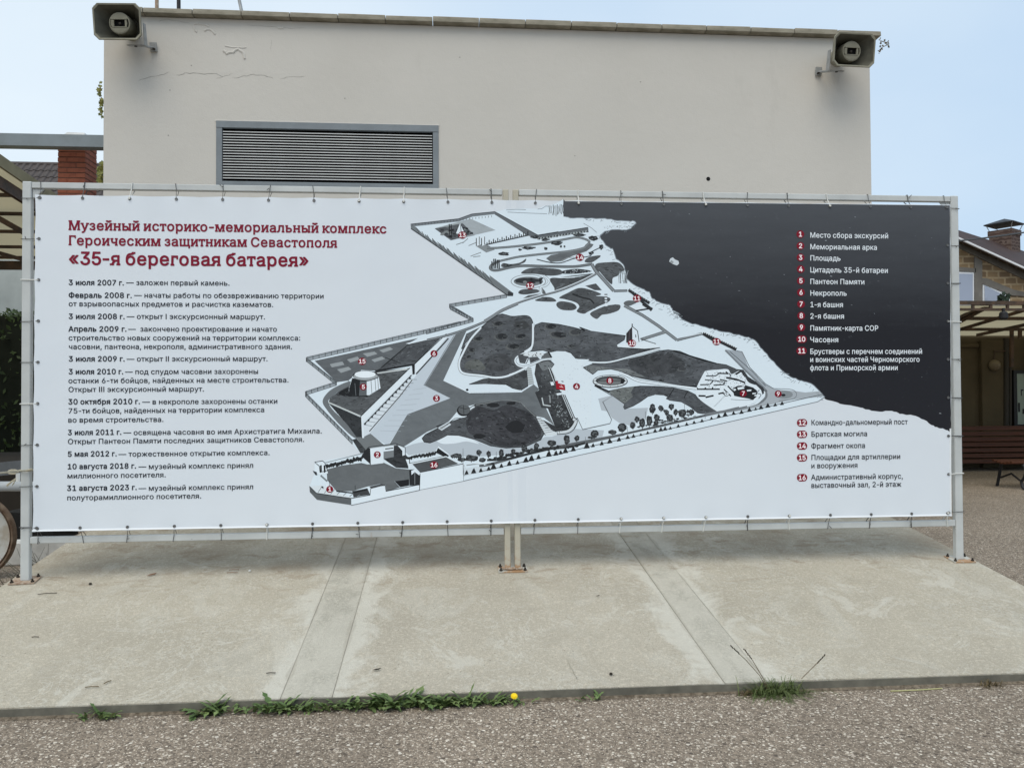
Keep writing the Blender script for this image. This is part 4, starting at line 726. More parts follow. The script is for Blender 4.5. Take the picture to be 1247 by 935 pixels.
  'е': '462;211,-24 284,-25 336,-12 366,3 396,26 414,52 430,84 426,102 416,109 348,122 336,116 312,86 294,75 236,65 188,81 173,94 155,120 150,152 420,152 435,166 436,238 423,286 405,322 372,359 348,376 278,401 204,401 168,391 132,373 104,353 74,316 62,294 43,234 43,144 53,106 71,66 100,28 138,0 170,-15|150,240 158,264 176,287 204,304 230,311 272,307 292,298 307,286 321,264 329,240',
  'з': '397;178,-20 258,-18 294,-6 326,12 354,40 369,70 376,100 363,154 344,179 318,198 338,218 354,244 358,294 351,322 342,341 318,367 284,388 234,401 158,398 98,373 62,334 46,286 50,270 60,264 128,263 142,270 152,292 163,304 192,314 224,313 244,304 255,288 255,264 242,249 206,236 164,235 151,220 151,168 157,156 168,152 230,148 253,138 264,125 267,102 252,80 224,68 204,65 180,69 148,84 138,107 126,113 54,113 38,100 47,54 62,29 84,11 122,-9',
  'и': '470;40,-18 176,-19 187,-14 193,-2 197,46 320,218 322,66 294,58 287,48 290,-12 302,-19 440,-19 451,-14 457,-2 456,48 450,58 424,66 424,312 450,321 456,330 457,382 452,392 440,398 308,398 298,394 292,382 291,340 164,163 163,312 188,321 195,330 192,390 180,398 44,398 34,394 28,382 29,330 36,321 61,312 61,66 36,58 28,46 28,-2',
  'й': '470;40,-18 176,-19 187,-14 193,-2 197,46 320,218 322,66 294,58 287,48 290,-12 302,-19 440,-19 451,-14 457,-2 456,48 450,58 424,66 424,312 450,321 456,330 457,382 452,392 440,398 308,398 298,394 292,382 291,340 164,163 163,312 188,321 195,330 192,390 180,398 44,398 34,394 28,382 29,330 36,321 61,312 61,66 36,58 28,46 28,-2/211,418 282,420 326,444 348,466 392,471 400,484 396,540 384,548 260,547 248,534 247,502 240,495 235,502 234,534 222,547 102,548 92,544 85,532 85,484 90,473 102,467 138,466 170,435',
  'к': '432;40,-18 180,-19 192,-13 196,-2 195,48 188,58 163,66 163,136 168,140 194,137 270,47 279,34 280,-2 288,-15 296,-19 452,-19 463,-14 469,-2 469,46 464,56 452,62 388,64 276,196 384,316 450,317 462,323 466,334 466,382 462,392 450,398 294,398 284,394 277,382 276,347 196,256 175,234 168,233 163,238 163,312 188,321 195,330 196,382 192,392 180,398 44,398 34,394 28,382 29,330 36,321 61,312 61,66 36,58 28,46 28,-2',
  'л': '458;22,-18 56,-19 98,-12 136,6 159,34 177,76 190,138 196,274 199,300 204,305 306,305 310,300 310,66 284,58 278,48 277,-2 282,-13 294,-19 428,-19 440,-13 445,-2 444,48 438,58 412,66 412,382 406,394 396,398 116,398 104,392 100,382 88,138 70,84 56,78 24,73 11,60 10,-2',
  'м': '602;40,-18 180,-19 192,-12 195,48 188,58 160,66 162,210 231,60 226,46 226,-2 234,-15 242,-19 372,-19 384,-13 388,-2 384,60 452,208 454,66 428,58 422,48 425,-12 438,-19 572,-19 583,-14 589,-2 588,48 582,58 556,66 556,312 582,321 588,330 589,382 584,392 572,398 404,398 394,394 388,382 392,318 308,128 224,318 229,334 229,382 223,394 212,398 44,398 34,394 28,382 29,330 36,321 61,312 61,66 36,58 28,46 28,-2',
  'н': '468;40,-18 180,-19 192,-13 196,-2 195,48 188,58 163,66 163,144 168,149 318,148 319,66 294,58 286,46 286,-2 294,-15 302,-19 438,-19 450,-13 454,-2 453,48 446,58 421,66 421,312 446,321 453,330 454,382 448,394 438,398 302,398 290,392 286,382 287,330 294,321 319,312 319,246 314,242 164,244 164,316 188,321 196,334 196,382 188,394 180,398 44,398 32,392 28,382 29,330 36,321 61,312 61,66 36,58 28,46 28,-2',
  'о': '474;208,-24 276,-25 318,-15 356,3 388,28 417,66 435,106 445,142 445,234 435,270 417,310 388,348 356,373 320,391 284,401 204,401 168,391 128,370 85,330 71,310 53,270 43,232 43,144 53,106 71,66 98,32 138,0 170,-15|234,66 212,69 194,78 168,104 149,144 143,190 152,240 169,274 193,298 212,307 252,311 276,307 294,298 318,278 336,240 345,186 339,144 316,96 276,69',
  'п': '467;40,-18 180,-19 195,-6 195,48 188,58 163,66 163,300 168,305 318,304 319,66 294,58 287,48 286,-2 290,-13 302,-19 438,-19 450,-13 454,-2 453,48 446,58 421,66 421,382 415,394 404,398 78,398 66,392 61,382 61,66 36,58 28,46 28,-2',
  'р': '484;73,-158 146,-160 159,-152 163,-144 164,9 204,-15 234,-24 302,-25 336,-15 380,9 397,22 426,60 447,108 457,156 454,240 438,294 417,330 368,376 302,401 236,401 192,388 176,398 44,398 32,390 29,330 36,321 61,312 61,-144|252,66 230,69 206,81 186,101 167,144 162,190 167,234 187,280 222,304 264,311 288,307 306,298 330,278 345,246 355,184 345,132 328,100 308,81 284,69',
  'с': '454;208,-24 290,-22 324,-12 360,6 404,47 426,90 426,108 420,118 344,134 332,128 318,100 300,81 272,69 236,65 212,69 193,78 168,104 155,126 145,160 146,220 167,270 194,298 212,307 236,311 276,307 302,293 318,276 331,252 344,245 410,258 423,268 426,286 400,334 356,373 308,394 266,401 204,401 168,391 138,376 84,329 50,262 43,232 40,172 50,114 71,66 98,32 138,0 170,-15',
  'т': '378;124,-18 264,-19 276,-12 279,48 272,58 247,66 247,304 252,308 312,307 313,268 319,256 330,251 378,255 385,268 385,382 378,394 368,398 24,398 11,390 7,382 7,268 14,255 62,251 73,256 79,268 80,307 140,308 145,304 145,66 120,58 112,46 112,-2',
  'у': '446;94,-162 140,-163 170,-156 200,-141 228,-116 264,-50 413,316 458,318 471,330 472,382 464,394 456,398 312,398 300,392 295,382 295,334 303,316 230,126 158,312 163,334 163,382 158,392 146,398 6,398 -7,390 -10,330 2,318 45,316 175,0 159,-44 142,-66 132,-70 86,-67 71,-78 56,-126 56,-144 61,-152 74,-159',
  'ч': '459;289,-18 428,-19 444,-6 444,48 438,58 412,66 412,312 438,321 444,330 441,390 428,398 294,398 283,394 277,382 278,330 284,321 310,312 310,208 300,200 228,194 206,198 182,210 167,234 163,252 164,316 188,321 196,334 196,382 192,392 180,398 44,398 36,394 28,382 29,330 42,318 60,316 64,214 74,186 94,154 138,120 180,105 266,101 309,106 309,64 284,58 277,46 277,-2',
  'щ': '653;559,-126 632,-127 643,-122 649,-110 648,60 636,73 600,74 595,78 595,312 620,321 627,330 628,382 622,394 612,398 476,398 461,384 461,330 468,321 493,312 493,78 488,74 384,74 379,78 379,312 404,321 411,330 412,382 404,394 396,398 260,398 245,384 245,330 252,321 277,312 277,78 272,74 168,74 163,78 163,312 188,321 195,330 196,382 192,392 180,398 44,398 32,392 28,382 29,330 36,321 61,312 61,-2 67,-14 78,-19 542,-19 547,-24 547,-110',
  'ы': '577;73,-18 290,-16 348,3 392,42 395,-6 408,-18 548,-19 559,-14 565,-2 564,48 558,58 529,66 529,312 558,321 564,330 565,382 560,392 548,398 410,398 395,384 395,330 402,321 430,312 430,66 426,62 408,62 404,64 414,88 418,112 415,156 399,196 374,224 336,247 290,260 164,264 164,316 188,321 196,334 196,382 190,394 180,398 44,398 34,394 28,382 29,330 36,321 61,312 61,-2|164,75 164,169 272,166 295,156 312,136 314,120 309,102 300,90 282,81 252,74',
  'ь': '445;73,-18 258,-19 308,-12 348,3 372,20 399,52 414,88 418,112 414,160 399,196 372,226 336,247 290,260 164,264 164,316 188,321 196,334 196,382 182,397 44,398 29,384 29,330 36,321 61,312 61,-2|164,75 164,169 272,166 295,156 312,136 314,120 309,102 300,90 282,81 252,74',
  'я': '442;-2,-18 150,-19 158,-15 166,-2 167,48 222,125 290,125 295,120 294,64 266,58 259,46 259,-2 266,-15 276,-19 414,-19 426,-13 430,-2 429,48 422,58 394,66 394,382 388,394 378,398 162,395 126,385 73,352 59,334 44,300 37,262 40,232 60,185 80,161 108,142 56,63 2,62 -10,54 -14,-2|210,213 174,219 149,234 142,250 142,270 154,292 182,305 294,307 294,214',
 },
}

# ---------------------------------------------------------------- print on the banner
KB = 0.855
class Ink:                                               # flat print: every patch lies a hair in front of the one below it
    mats = {}
    def __init__(s): s.layers = {}; s.lift = 0
    @staticmethod
    def mat(rgb, grain=0.0):
        k = (rgb, grain)
        if k not in Ink.mats:
            c = tuple(x/KB for x in lin(rgb)); nm = 'ink_%02x%02x%02x' % rgb
            if grain:
                g = G(nm); n1 = g.noise(9, 7, 0.75, g.map(scale=(.7, 1, 1.6)), 1.2); n2 = g.noise(3, 4)
                cc = g.mix(g.rng(n1, .38, .66, 0, grain), c, tuple(x*2.6+.012 for x in c)); cc = g.mix(g.rng(n2, .4, .7, 0, grain), cc, tuple(x*.45 for x in c))
                g.link(cc, g.b.inputs['Base Color']); m = g.m
            else: m = mat(nm, c)
            b = m.node_tree.nodes['Principled BSDF']; b.inputs['Roughness'].default_value = 0.5; b.inputs['Specular IOR Level'].default_value = 0.2
            Ink.mats[k] = m
        return Ink.mats[k]
ink_count = [0]
class Print:
    def __init__(s): s.b = MB(); s.m = []
    def _mi(s, rgb, grain):
        m = Ink.mat(rgb, grain)
        if m not in s.m: s.m.append(m)
        s.b.cur = s.m.index(m)
    def tri(s, loops, rgb, layer, grain=0.0):
        ink_count[0] += 1
        y = -.0003-.00012*layer-.000004*(ink_count[0] % 29)
        s._mi(rgb, grain); fl = [p for l in loops for p in l]
        T = tessellate_polygon([[Vector((p[0], p[1], 0)) for p in l] for l in loops])
        F = []
        for a, b_, c_ in T:
            A, B_, C_ = fl[a], fl[b_], fl[c_]
            F.append((a, b_, c_) if (B_[0]-A[0])*(C_[1]-A[1])-(B_[1]-A[1])*(C_[0]-A[0]) > 0 else (a, c_, b_))
        s.b.add([(x, y, z) for x, z in fl], F)
    def build(s, name): 
        me = bpy.data.meshes.new(name); me.from_pydata(s.b.v, [], s.b.f)
        for m in s.m: me.materials.append(m)
        for p, i in zip(me.polygons, s.b.mi): p.material_index = i
        return link(name, me, banner)
RG = {'P': (0, 0, 1), 'A': (480, 240, 6.235), 'B': (640, 240, 6.235), 'C': (360, 380, 6.235), 'D': (520, 370, 6.235), 'E': (680, 340, 6.235), 'F': (820, 380, 6.235),
      'G': (360, 480, 6.235), 'H': (520, 470, 5.196), 'I': (620, 420, 8.5), 'J': (840, 440, 10.392), 'K': (590, 270, 6.928), 'L': (590, 320, 6.928), 'M': (740, 470, 7.794), 'N': (940, 480, 5.196)}
def pts(s):                                             # "A 1,2 3,4 B 5,6": points measured in enlarged views A, B, ... of the print
    r = RG['P']; out = []
    for w_ in s.split():
        if w_ in RG: r = RG[w_]; continue
        x, y = map(float, w_.split(',')); out.append((r[0]+x/r[2], r[1]+y/r[2]))
    return out
def smooth(P, closed=True, n=5):
    out = []; m = len(P)
    for i in range(m if closed else m-1):
        g_ = (lambda k: P[k % m]) if closed else (lambda k: P[max(0, min(m-1, k))])
        p0, p1, p2, p3 = g_(i-1), g_(i), g_(i+1), g_(i+2)
        for j in range(n):
            t = j/n; out.append(tuple(.5*(2*p1[d]+(p2[d]-p0[d])*t+(2*p0[d]-5*p1[d]+4*p2[d]-p3[d])*t*t+(3*p1[d]-p0[d]-3*p2[d]+p3[d])*t**3) for d in (0, 1)))
    if not closed: out.append(P[-1])
    return out
LAND, WHT, PAV, LG, MID, ROAD, DK, DKK, BLK = (208, 220, 229), (213, 223, 231), (186, 196, 206), (160, 168, 175), (104, 109, 114), (98, 103, 107), (70, 73, 77), (50, 53, 57), (30, 32, 35)
pr_ = Print()
def inside(p, P):
    c_ = False
    for i in range(len(P)):
        (x0, y0), (x1, y1) = P[i], P[i-1]
        if (y0 > p[1]) != (y1 > p[1]) and p[0] < (x1-x0)*(p[1]-y0)/(y1-y0)+x0: c_ = not c_
    return c_
def poly(s, rgb, layer=2, sm=False, grain=0.0):
    P = pts(s) if isinstance(s, str) else s
    if sm: P = smooth(P)
    pr_.tri([[B2(*p) for p in P]], rgb, layer, grain)
    if grain >= .4:                                      # drawn pencil hatching and a dark contour inside shaded fields
        xs, ys = [p[0] for p in P], [p[1] for p in P]; area = (max(xs)-min(xs))*(max(ys)-min(ys)); d_ = tuple(int(x*.78) for x in rgb)
        if area > 150 and layer <= 3: line(P, .75, tuple(int(x*.55) for x in rgb), layer+.5, closed=True)
        for k in range(int(min(420, area*.055))):
            x, y = rnd.uniform(min(xs), max(xs)), rnd.uniform(min(ys), max(ys)); a = mnoise.noise(Vector((x*.035, y*.05, 1)))*2.2; L_ = rnd.uniform(1.2, 5.0)
            q = (x+L_*math.cos(a), y+L_*.6*math.sin(a)); m_ = (x+L_*.5*math.cos(a)+rnd.uniform(-.5, .5), y+L_*.3*math.sin(a)+rnd.uniform(-.5, .5))
            if inside((x, y), P) and inside(q, P): line([(x, y), m_, q], rnd.uniform(.35, 1.1), rnd.choice([d_, d_, tuple(int(v*1.22) for v in rgb), tuple(int(v*.62) for v in rgb), tuple(int(v*1.4) for v in rgb)]), layer+.7)
def line(s, wpx, rgb, layer=4, sm=False, closed=False, taper=False):
    P = pts(s) if isinstance(s, str) else s
    if closed: P = P+[P[0]]
    if sm: P = smooth(P, False, 4)
    Q = []
    for i, p in enumerate(P):
        a = P[max(i-1, 0)]; c_ = P[min(i+1, len(P)-1)]; dx, dy = c_[0]-a[0], c_[1]-a[1]; L_ = math.hypot(dx, dy) or 1
        k = 1.0
        if 0 < i < len(P)-1:
            ax, ay = p[0]-a[0], p[1]-a[1]; bx, by = c_[0]-p[0], c_[1]-p[1]; la, lb = math.hypot(ax, ay) or 1, math.hypot(bx, by) or 1
            cs = (ax*bx+ay*by)/(la*lb); k = min(1.8, 1/max(.35, math.sqrt(max(0, (1+cs)/2))))
        hw = wpx/2*k*((1-.85*i/(len(P)-1)) if taper else 1); Q.append((p, (-dy/L_*hw, dx/L_*hw)))
    ink_count[0] += 1; y = -.0003-.00012*layer-.000004*(ink_count[0] % 29)
    pr_._mi(rgb, 0.0); V = []
    for p, n_ in Q:
        for sg in (1, -1):
            x, z = B2(p[0]+sg*n_[0], p[1]+sg*n_[1]); V.append((x, y, z))
    pr_.b.add(V, [(2*i, 2*i+1, 2*i+3, 2*i+2) for i in range(len(Q)-1)])
def ell(reg, cx_, cy_, rx, ry, rgb, layer=3, rot=0.0, n=20, jag=0.0):
    r = RG[reg]; P = []
    for k in range(n):
        a = 2*math.pi*k/n; j = 1+rnd.uniform(-jag, jag); x, y = rx*j*math.cos(a), ry*j*math.sin(a)
        P.append((r[0]+(cx_+x*math.cos(rot)-y*math.sin(rot))/r[2], r[1]+(cy_+x*math.sin(rot)+y*math.cos(rot))/r[2]))
    pr_.tri([[B2(*p) for p in P]], rgb, layer)
def fence(s, h, n_, fill=(150, 158, 165), ln=(60, 64, 68)):
    a, c_ = pts(s)[:2]; poly([a, c_, (c_[0], c_[1]+h), (a[0], a[1]+h)], fill, 3)
    for dy in (0, h*.33, h): line([(a[0], a[1]+dy), (c_[0], c_[1]+dy)], .55, ln, 4)
    for k in range(n_+1):
        t = k/n_; x, y = a[0]+(c_[0]-a[0])*t, a[1]+(c_[1]-a[1])*t; line([(x, y), (x, y+h)], .7, ln, 5)
# the sea and the land
coast = "B 288,15 288,150 340,160 420,158 480,162 560,163 620,168 700,180 780,182 830,185 840,200 800,240 750,250 690,248 600,262 575,285 565,298 600,350 640,385 665,400 688,470 740,510 765,570 762,620 800,650 860,685 900,700 940,720 960,770 1010,795 1060,812 1100,825 1115,860 1160,880 1195,905 F 0,0 30,18 60,50 130,85 190,97 240,112 300,125 340,142 380,150 440,160 500,172 540,188 570,190 620,215 650,252 690,300 740,360 800,420 860,470 910,500 960,520 1010,530 1050,545 1100,590 1130,620 1150,645 N 335,30 380,42 430,60 500,70 545,80 590,95 650,106 700,110 760,105 800,118 830,125 900,135 930,145 960,160 1010,195 1045,207 1080,215 1110,227 1135,241"
SEA = (44, 45, 51)
cp = pts(coast)
cq = [cp[0]]
for a_, c_ in zip(cp, cp[1:]):
    for t in (1/3, 2/3): cq.append((a_[0]+(c_[0]-a_[0])*t+rnd.uniform(-.7, .7), a_[1]+(c_[1]-a_[1])*t+rnd.uniform(-.8, .8)))
    cq.append(c_)
cp = cq; ncut = 19*3; e = [(TR.x-.001, TR.z-.001)]
seaP = [B2(*p) for p in cp]+[(BR.x+(TR.x-BR.x)*.25-.0035, B2(*cp[-1])[1])]+[(TR.x-.004, TR.z-.006)]+[(B2(688, 243)[0], TL.z+(TR.z-TL.z)*((B2(688, 243)[0]-TL.x)/(TR.x-TL.x))-.006)]
g = G('printed_sea')
sz = g.n('ShaderNodeSeparateXYZ'); g.link(g.obj, sz.inputs[0])
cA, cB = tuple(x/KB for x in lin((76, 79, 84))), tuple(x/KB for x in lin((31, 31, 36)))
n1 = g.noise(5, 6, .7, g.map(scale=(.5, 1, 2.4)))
cc = g.mix(g.rng(g.math('ADD', sz.outputs['Z'], g.math('MULTIPLY', n1, .35)), 1.75, 2.72), cB, cA)   # sea colour runs paler towards the top edge
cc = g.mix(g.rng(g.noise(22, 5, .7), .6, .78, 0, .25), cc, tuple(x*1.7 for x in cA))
g.link(cc, g.b.inputs['Base Color']); g.b.inputs['Roughness'].default_value = .5; g.b.inputs['Specular IOR Level'].default_value = .2
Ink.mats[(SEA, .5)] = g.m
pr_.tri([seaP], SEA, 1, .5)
line(cp[4:-ncut], .9, (120, 128, 136), 3)
for q_ in cp[12:-ncut]:
    if rnd.random() < .6: line([(q_[0]-rnd.uniform(.5, 3), q_[1]+rnd.uniform(.5, 3)), (q_[0]-rnd.uniform(2, 7), q_[1]+rnd.uniform(1, 5))], .5, rnd.choice([(150, 158, 166), (120, 128, 136)]), 4)
landS = "P 500,274.5 558.6,267.3 574.6,261.7 602.7,258.4 616,255 640,254 B 100,90 140,68 180,66 240,45 286,18"
LP = pts(landS)+cp[3:-ncut+1]
P2 = pts("P 1004.4,483.4 996,489 820,529 760,542 700,556 564.3,585.5 510.8,596.3 429,614.7 384.9,608.3 376.8,592.3 382.5,577.8 383.3,562.6 440.2,553 429,541 372,481.8 372,476.2 408,466.6 373.6,440 373.6,435.3 560,392 576,387.6 547.3,374 547.3,370.7 616.3,359.5 500,278.5")
i0 = next(i for i, p in enumerate(LP) if p[0] > 1000) if any(p[0] > 1000 for p in LP) else len(LP)
poly(LP[:i0]+P2, LAND, 1)
# perimeter fences
poly("A 125,207 490,166 590,130 765,112 768,130 595,150 490,187 135,225", (112, 118, 124), 3); line("A 125,207 490,166 590,130 765,112", .9, DKK, 4)
for k in range(26):
    x = 140+k*24; line("A %f,%f %f,%f" % (x, 208-(x-125)*.11, x, 222-(x-125)*.11), .5, DK, 5)
poly("A 765,112 1090,288 1247,262 1247,290 1095,315 1010,292 860,195 755,128", (96, 101, 106), 3); line("A 765,113 1090,290 1247,264", .9, DKK, 4)
poly("B 75,293 475,230 478,252 100,312", (96, 101, 106), 3); line("B 85,293 475,231", .8, BLK, 4)
for k in range(34):
    t = k/33; x, y = 95+375*t, 318-58*t; ell('B', x, y, 9, 8, (60, 64, 68) if k % 2 else (150, 158, 160), 5, jag=.3, n=7)
saw = "A 125,212 128,245 300,362 600,572 865,752 900,752 905,730 722,592 730,615 668,558 672,580 615,522 617,545 560,490 562,512 505,455 507,477 450,418 452,440 398,382 400,402 342,348 345,368 288,314 290,334 232,280 236,300 165,228"
poly(saw, (110, 116, 120), 3); line("A 128,240 300,357 600,567 862,748 900,748", 1.0, DKK, 5)
for k in range(14):
    t = k/14; line("A %f,%f %f,%f" % (170+t*560, 235+t*370, 190+t*620, 275+t*440), .7, (70, 75, 78), 4)
poly("A 865,715 905,728 903,752 862,750", DKK, 4)
fence("A 420,812 855,738", 4, 9); fence("A 420,815 600,920", 4.2, 7); fence("D 175,15 350,108", 4.2, 8); fence("D 350,112 -5,205", 4, 11)
fence("C 85,342 1250,72", 4.6, 25); fence("C 85,348 310,528", 4.4, 5, (130, 138, 143)); fence("C 75,602 308,528", 4.6, 5); fence("C 75,608 430,968", 5.4, 13, (140, 148, 154))
line("C 80,600 80,640", 1.6, DK, 6); line("C 83,345 83,378", 1.4, DK, 6)
# plot 15, the tower court 5 and the long white wall
poly("C 145,370 930,198 900,215 860,235 1110,185 895,400 600,445 500,440 400,520 312,532", (86, 90, 94), 2, grain=.25)
poly("C 655,420 740,350 850,250 1115,182 895,400 610,448", DK, 3, grain=.5); poly("C 835,238 1000,200 1150,168 1100,188 860,243", WHT, 4)
line("C 650,420 850,250", .8, BLK, 4); line("C 680,345 800,390", .8, BLK, 4)
for s in ("260,395 355,375 370,400 275,420", "315,435 400,415 425,435 345,462", "390,360 470,338 490,360 415,383", "510,315 600,300 620,318 545,340", "635,290 715,265 740,283 665,308", "575,362 655,337 680,355 600,380"):
    poly("C "+s, (146, 152, 156), 4)
poly("C 1145,165 1150,190 920,470 895,472 895,403", WHT, 5); line("C 1145,165 895,403 895,470", .8, BLK, 6); line("C 1160,200 915,470", 1.7, (60, 63, 66), 6)
poly("C 1150,190 1215,170 980,555 1178,655 848,778 G 700,392 560,300 C 560,920 900,500", PAV, 3)
for k in range(9):
    t = k/8; line("C %f,%f %f,%f" % (640+t*250, 900-t*310, 800+t*190, 905-t*330), .4, (165, 174, 182), 5)
line("C 1205,175 975,555 1178,655 848,778", .6, MID, 5)
poly("C 883,400 905,395 905,470 888,475", BLK, 6)
poly("C 410,525 300,570 235,620 205,680 240,745 330,850 440,950 500,955 440,880 300,760 250,690 262,655 330,600 420,560", (104, 109, 113), 3, sm=True)
poly("C 250,685 262,650 330,600 420,550 600,450 870,425 495,790", (74, 77, 80), 4, grain=.5)
poly("G 250,68 495,175 510,325 462,325 400,240", (44, 47, 50), 4, grain=.5)
poly("C 318,620 340,600 400,570 430,635 520,632 640,590 560,625 540,640 380,642", BLK, 5)
line("C 250,685 495,790", 1.4, (190, 196, 196), 6); poly("C 870,423 887,440 887,470 515,835 520,955 500,955 495,790", WHT, 5); line("C 868,424 495,790 502,955", .9, BLK, 6)
line("C 880,478 520,852", 1.5, (80, 84, 88), 6)
poly("C 895,515 860,505 515,860 520,945 G 560,300 C 790,650", (203, 212, 220), 5)
for k in range(14):
    t = k/13; x, y = 860-t*340, 510+t*345; ell('C', x+8, y-8, 9, 8, BLK, 7, n=5); line("C %f,%f %f,%f" % (x, y, x+60, y+2+8*t), .6, (130, 138, 144), 6)
line("C 885,515 790,640 560,905", 1.3, (90, 94, 98), 7)
poly("C 600,442 895,392 895,405 610,455", BLK, 5); poly("C 610,462 840,428 860,436 620,468", (196, 202, 204), 6)
poly("C 430,490 395,620 425,632 560,630 645,578 630,478 600,462 450,462", WHT, 6); poly("C 430,500 395,620 425,632 482,635 490,512", BLK, 7); poly("C 490,512 482,635 540,632 540,520", (90, 94, 98), 7)
for s in ("400,510", "450,540", "572,515", "602,500", "622,488"): x, y = map(float, s.split(',')); line("C %f,%f %f,%f" % (x, y, x+8, y+110-(x-570)*.2 if x > 500 else y+95), .6, MID, 8)
ell('C', 532, 482, 100, 38, DKK, 8); ell('C', 532, 488, 94, 30, (150, 156, 160), 9); ell('C', 528, 473, 80, 26, (222, 230, 236), 10); line("C 440,505 530,525 630,495", .8, BLK, 10, sm=True)
# grey square and road
poly("P 555,407 584,397 568,403 560,420 540,463 573,478.7 634.7,477.8 642,473 650,468 657,474 653,477 659.5,495 665,497 675,518 662.4,508.5 652.8,506.6 635.5,491 612.4,487.3 579.7,492 560,497 545,515 520,525.8 491.5,544 474,541.7 495.5,505 548.5,485 517,469", ROAD, 3, grain=.18)
line("P 540,463 573,478.7 634.7,477.8", 1.1, WHT, 5); line("D 330,665 715,660", 1.7, WHT, 6); line("D 325,680 715,674", .6, DKK, 6); ell('D', 305, 652, 10, 9, BLK, 6)
# crater fields
def crater(reg, x, y, rx, ry):
    r_ = rnd.uniform(-.15, .15)
    ell(reg, x-rx*.12, y+ry*.18, rx*1.12, ry*1.2, (92, 95, 96), 5, r_, jag=.12); ell(reg, x, y, rx, ry, (62, 64, 67), 5.3, r_, jag=.1)
    ell(reg, x+rx*.18, y-ry*.06, rx*.78, ry*.78, (38, 40, 43), 5.6, r_, jag=.12)
    for k in range(5): a = rnd.uniform(-1.2, 1.6); line("%s %f,%f %f,%f" % (reg, x+rx*.3*math.cos(a), y+ry*.3*math.sin(a), x+rx*1.05*math.cos(a), y+ry*1.05*math.sin(a)), .6, rnd.choice([(30, 32, 35), (80, 84, 86)]), 5.9)
poly("D 555,80 600,84 650,95 760,90 800,130 802,200 785,320 740,358 690,395 668,430 700,470 742,485 620,535 520,550 400,530 260,520 246,450 260,370 310,290 390,200 470,130", DK, 3, sm=True, grain=.7)
poly("D 262,340 300,230 405,178 330,255 290,300 272,345", (84, 88, 92), 3, grain=.4); line("D 262,342 300,230 405,178", .6, BLK, 4)
poly("D 320,610 430,570 560,560 740,495 762,560 765,625 715,655 650,640 600,612 440,605", (66, 69, 72), 3, grain=.5)
for x, y, rx, ry in ((540, 150, 35, 17), (565, 248, 46, 26), (390, 265, 35, 15), (340, 350, 25, 16), (315, 403, 18, 13), (710, 245, 40, 18), (655, 322, 48, 20), (940, 172, 42, 20), (1000, 235, 60, 22), (1130, 215, 40, 20), (1095, 320, 25, 12), (930, 345, 25, 8)):
    crater('D', x, y, rx, ry)
poly('D 450,410 520,380 600,385 640,430 630,480 560,510 480,500 430,460', (60, 62, 65), 4, sm=True, grain=.7); poly('D 300,440 380,420 430,460 440,500 360,500 290,490', (80, 83, 82), 4, sm=True, grain=.7); ell('D', 720, 160, 60, 30, (60, 62, 64), 4, jag=.2)
poly("D 820,160 870,142 1000,155 1130,185 E 250,215 0,0", DK, 2) if 0 else None
poly("D 822,160 870,141 1000,155 1110,178 1200,205 E 160,365 250,395 380,412 510,430 500,460 445,495 450,518 640,530 700,533 770,522 772,532 600,575 390,620 260,622 185,610 130,600 95,560 50,545 D 985,356 930,368 880,352 805,360 735,362 785,330 805,240", DK, 3, grain=.7)
poly("E 265,640 395,638 640,580 770,543 830,536 920,546 1000,580 1110,622 1200,640 F 0,295 70,312 180,355 300,385 400,400 480,435 530,440 565,490 640,540 690,580 700,605 680,600 640,560 500,560 200,600 180,585 60,560 E 1050,812 990,812 850,790 700,765 620,750 560,735 480,700 400,682 300,690 262,722 188,670", DK, 3, grain=.7)
poly("E 190,665 240,650 380,672 520,680 600,705 660,745 560,732 480,698 400,680 300,690 262,720", (100, 104, 106), 4, grain=.4); poly("E 540,610 700,570 860,570 960,640 900,700 700,740 560,690", (56, 58, 61), 4, sm=True, grain=.7)
poly("M 45,90 5,50 130,20 310,0 480,3 620,15 760,45 830,80 860,120 960,185 1065,230 1020,245 900,262 855,255 780,195 700,150 590,135 555,118 570,100 530,85 450,80 380,100 310,150 240,190 160,220 150,200 160,170", DK, 3, grain=.5)
poly("M 45,90 10,50 130,20 250,5 220,60 240,100 160,165", (96, 100, 100), 4, grain=.4)
line("M 630,22 600,70 575,112", 1.0, BLK, 5); line("M 762,48 740,80 725,115", 1.0, BLK, 5)
ell('E', 560, 390, 3, 3, BLK, 3)
for x, y, rx, ry in ((20, 425, 45, 20), (130, 397, 40, 20), (95, 505, 20, 8), (940, 680, 30, 14), (780, 768, 24, 9)): crater('E', x, y, rx, ry)
# paths
for s, wd in (("E 772,527 600,572 395,628 255,630", 1.7), ("E 460,712 520,730 600,768 700,785 850,805 1050,830", 2.4), ("D 805,150 802,300 780,340 740,365", 2.2), ("I 240,-10 228,40 200,65 130,95 75,130 62,170 90,210 140,225 190,220 280,185 350,155 440,142", 1.7), ("I 190,230 110,270 0,312", 2.0), ("D 410,180 330,270 270,380 245,440 250,500 290,530 420,545 520,560 620,545 740,490", 2.2)):
    line(s, wd+.9, (96, 100, 104), 5, sm=True); line(s, wd, WHT, 6, sm=True)
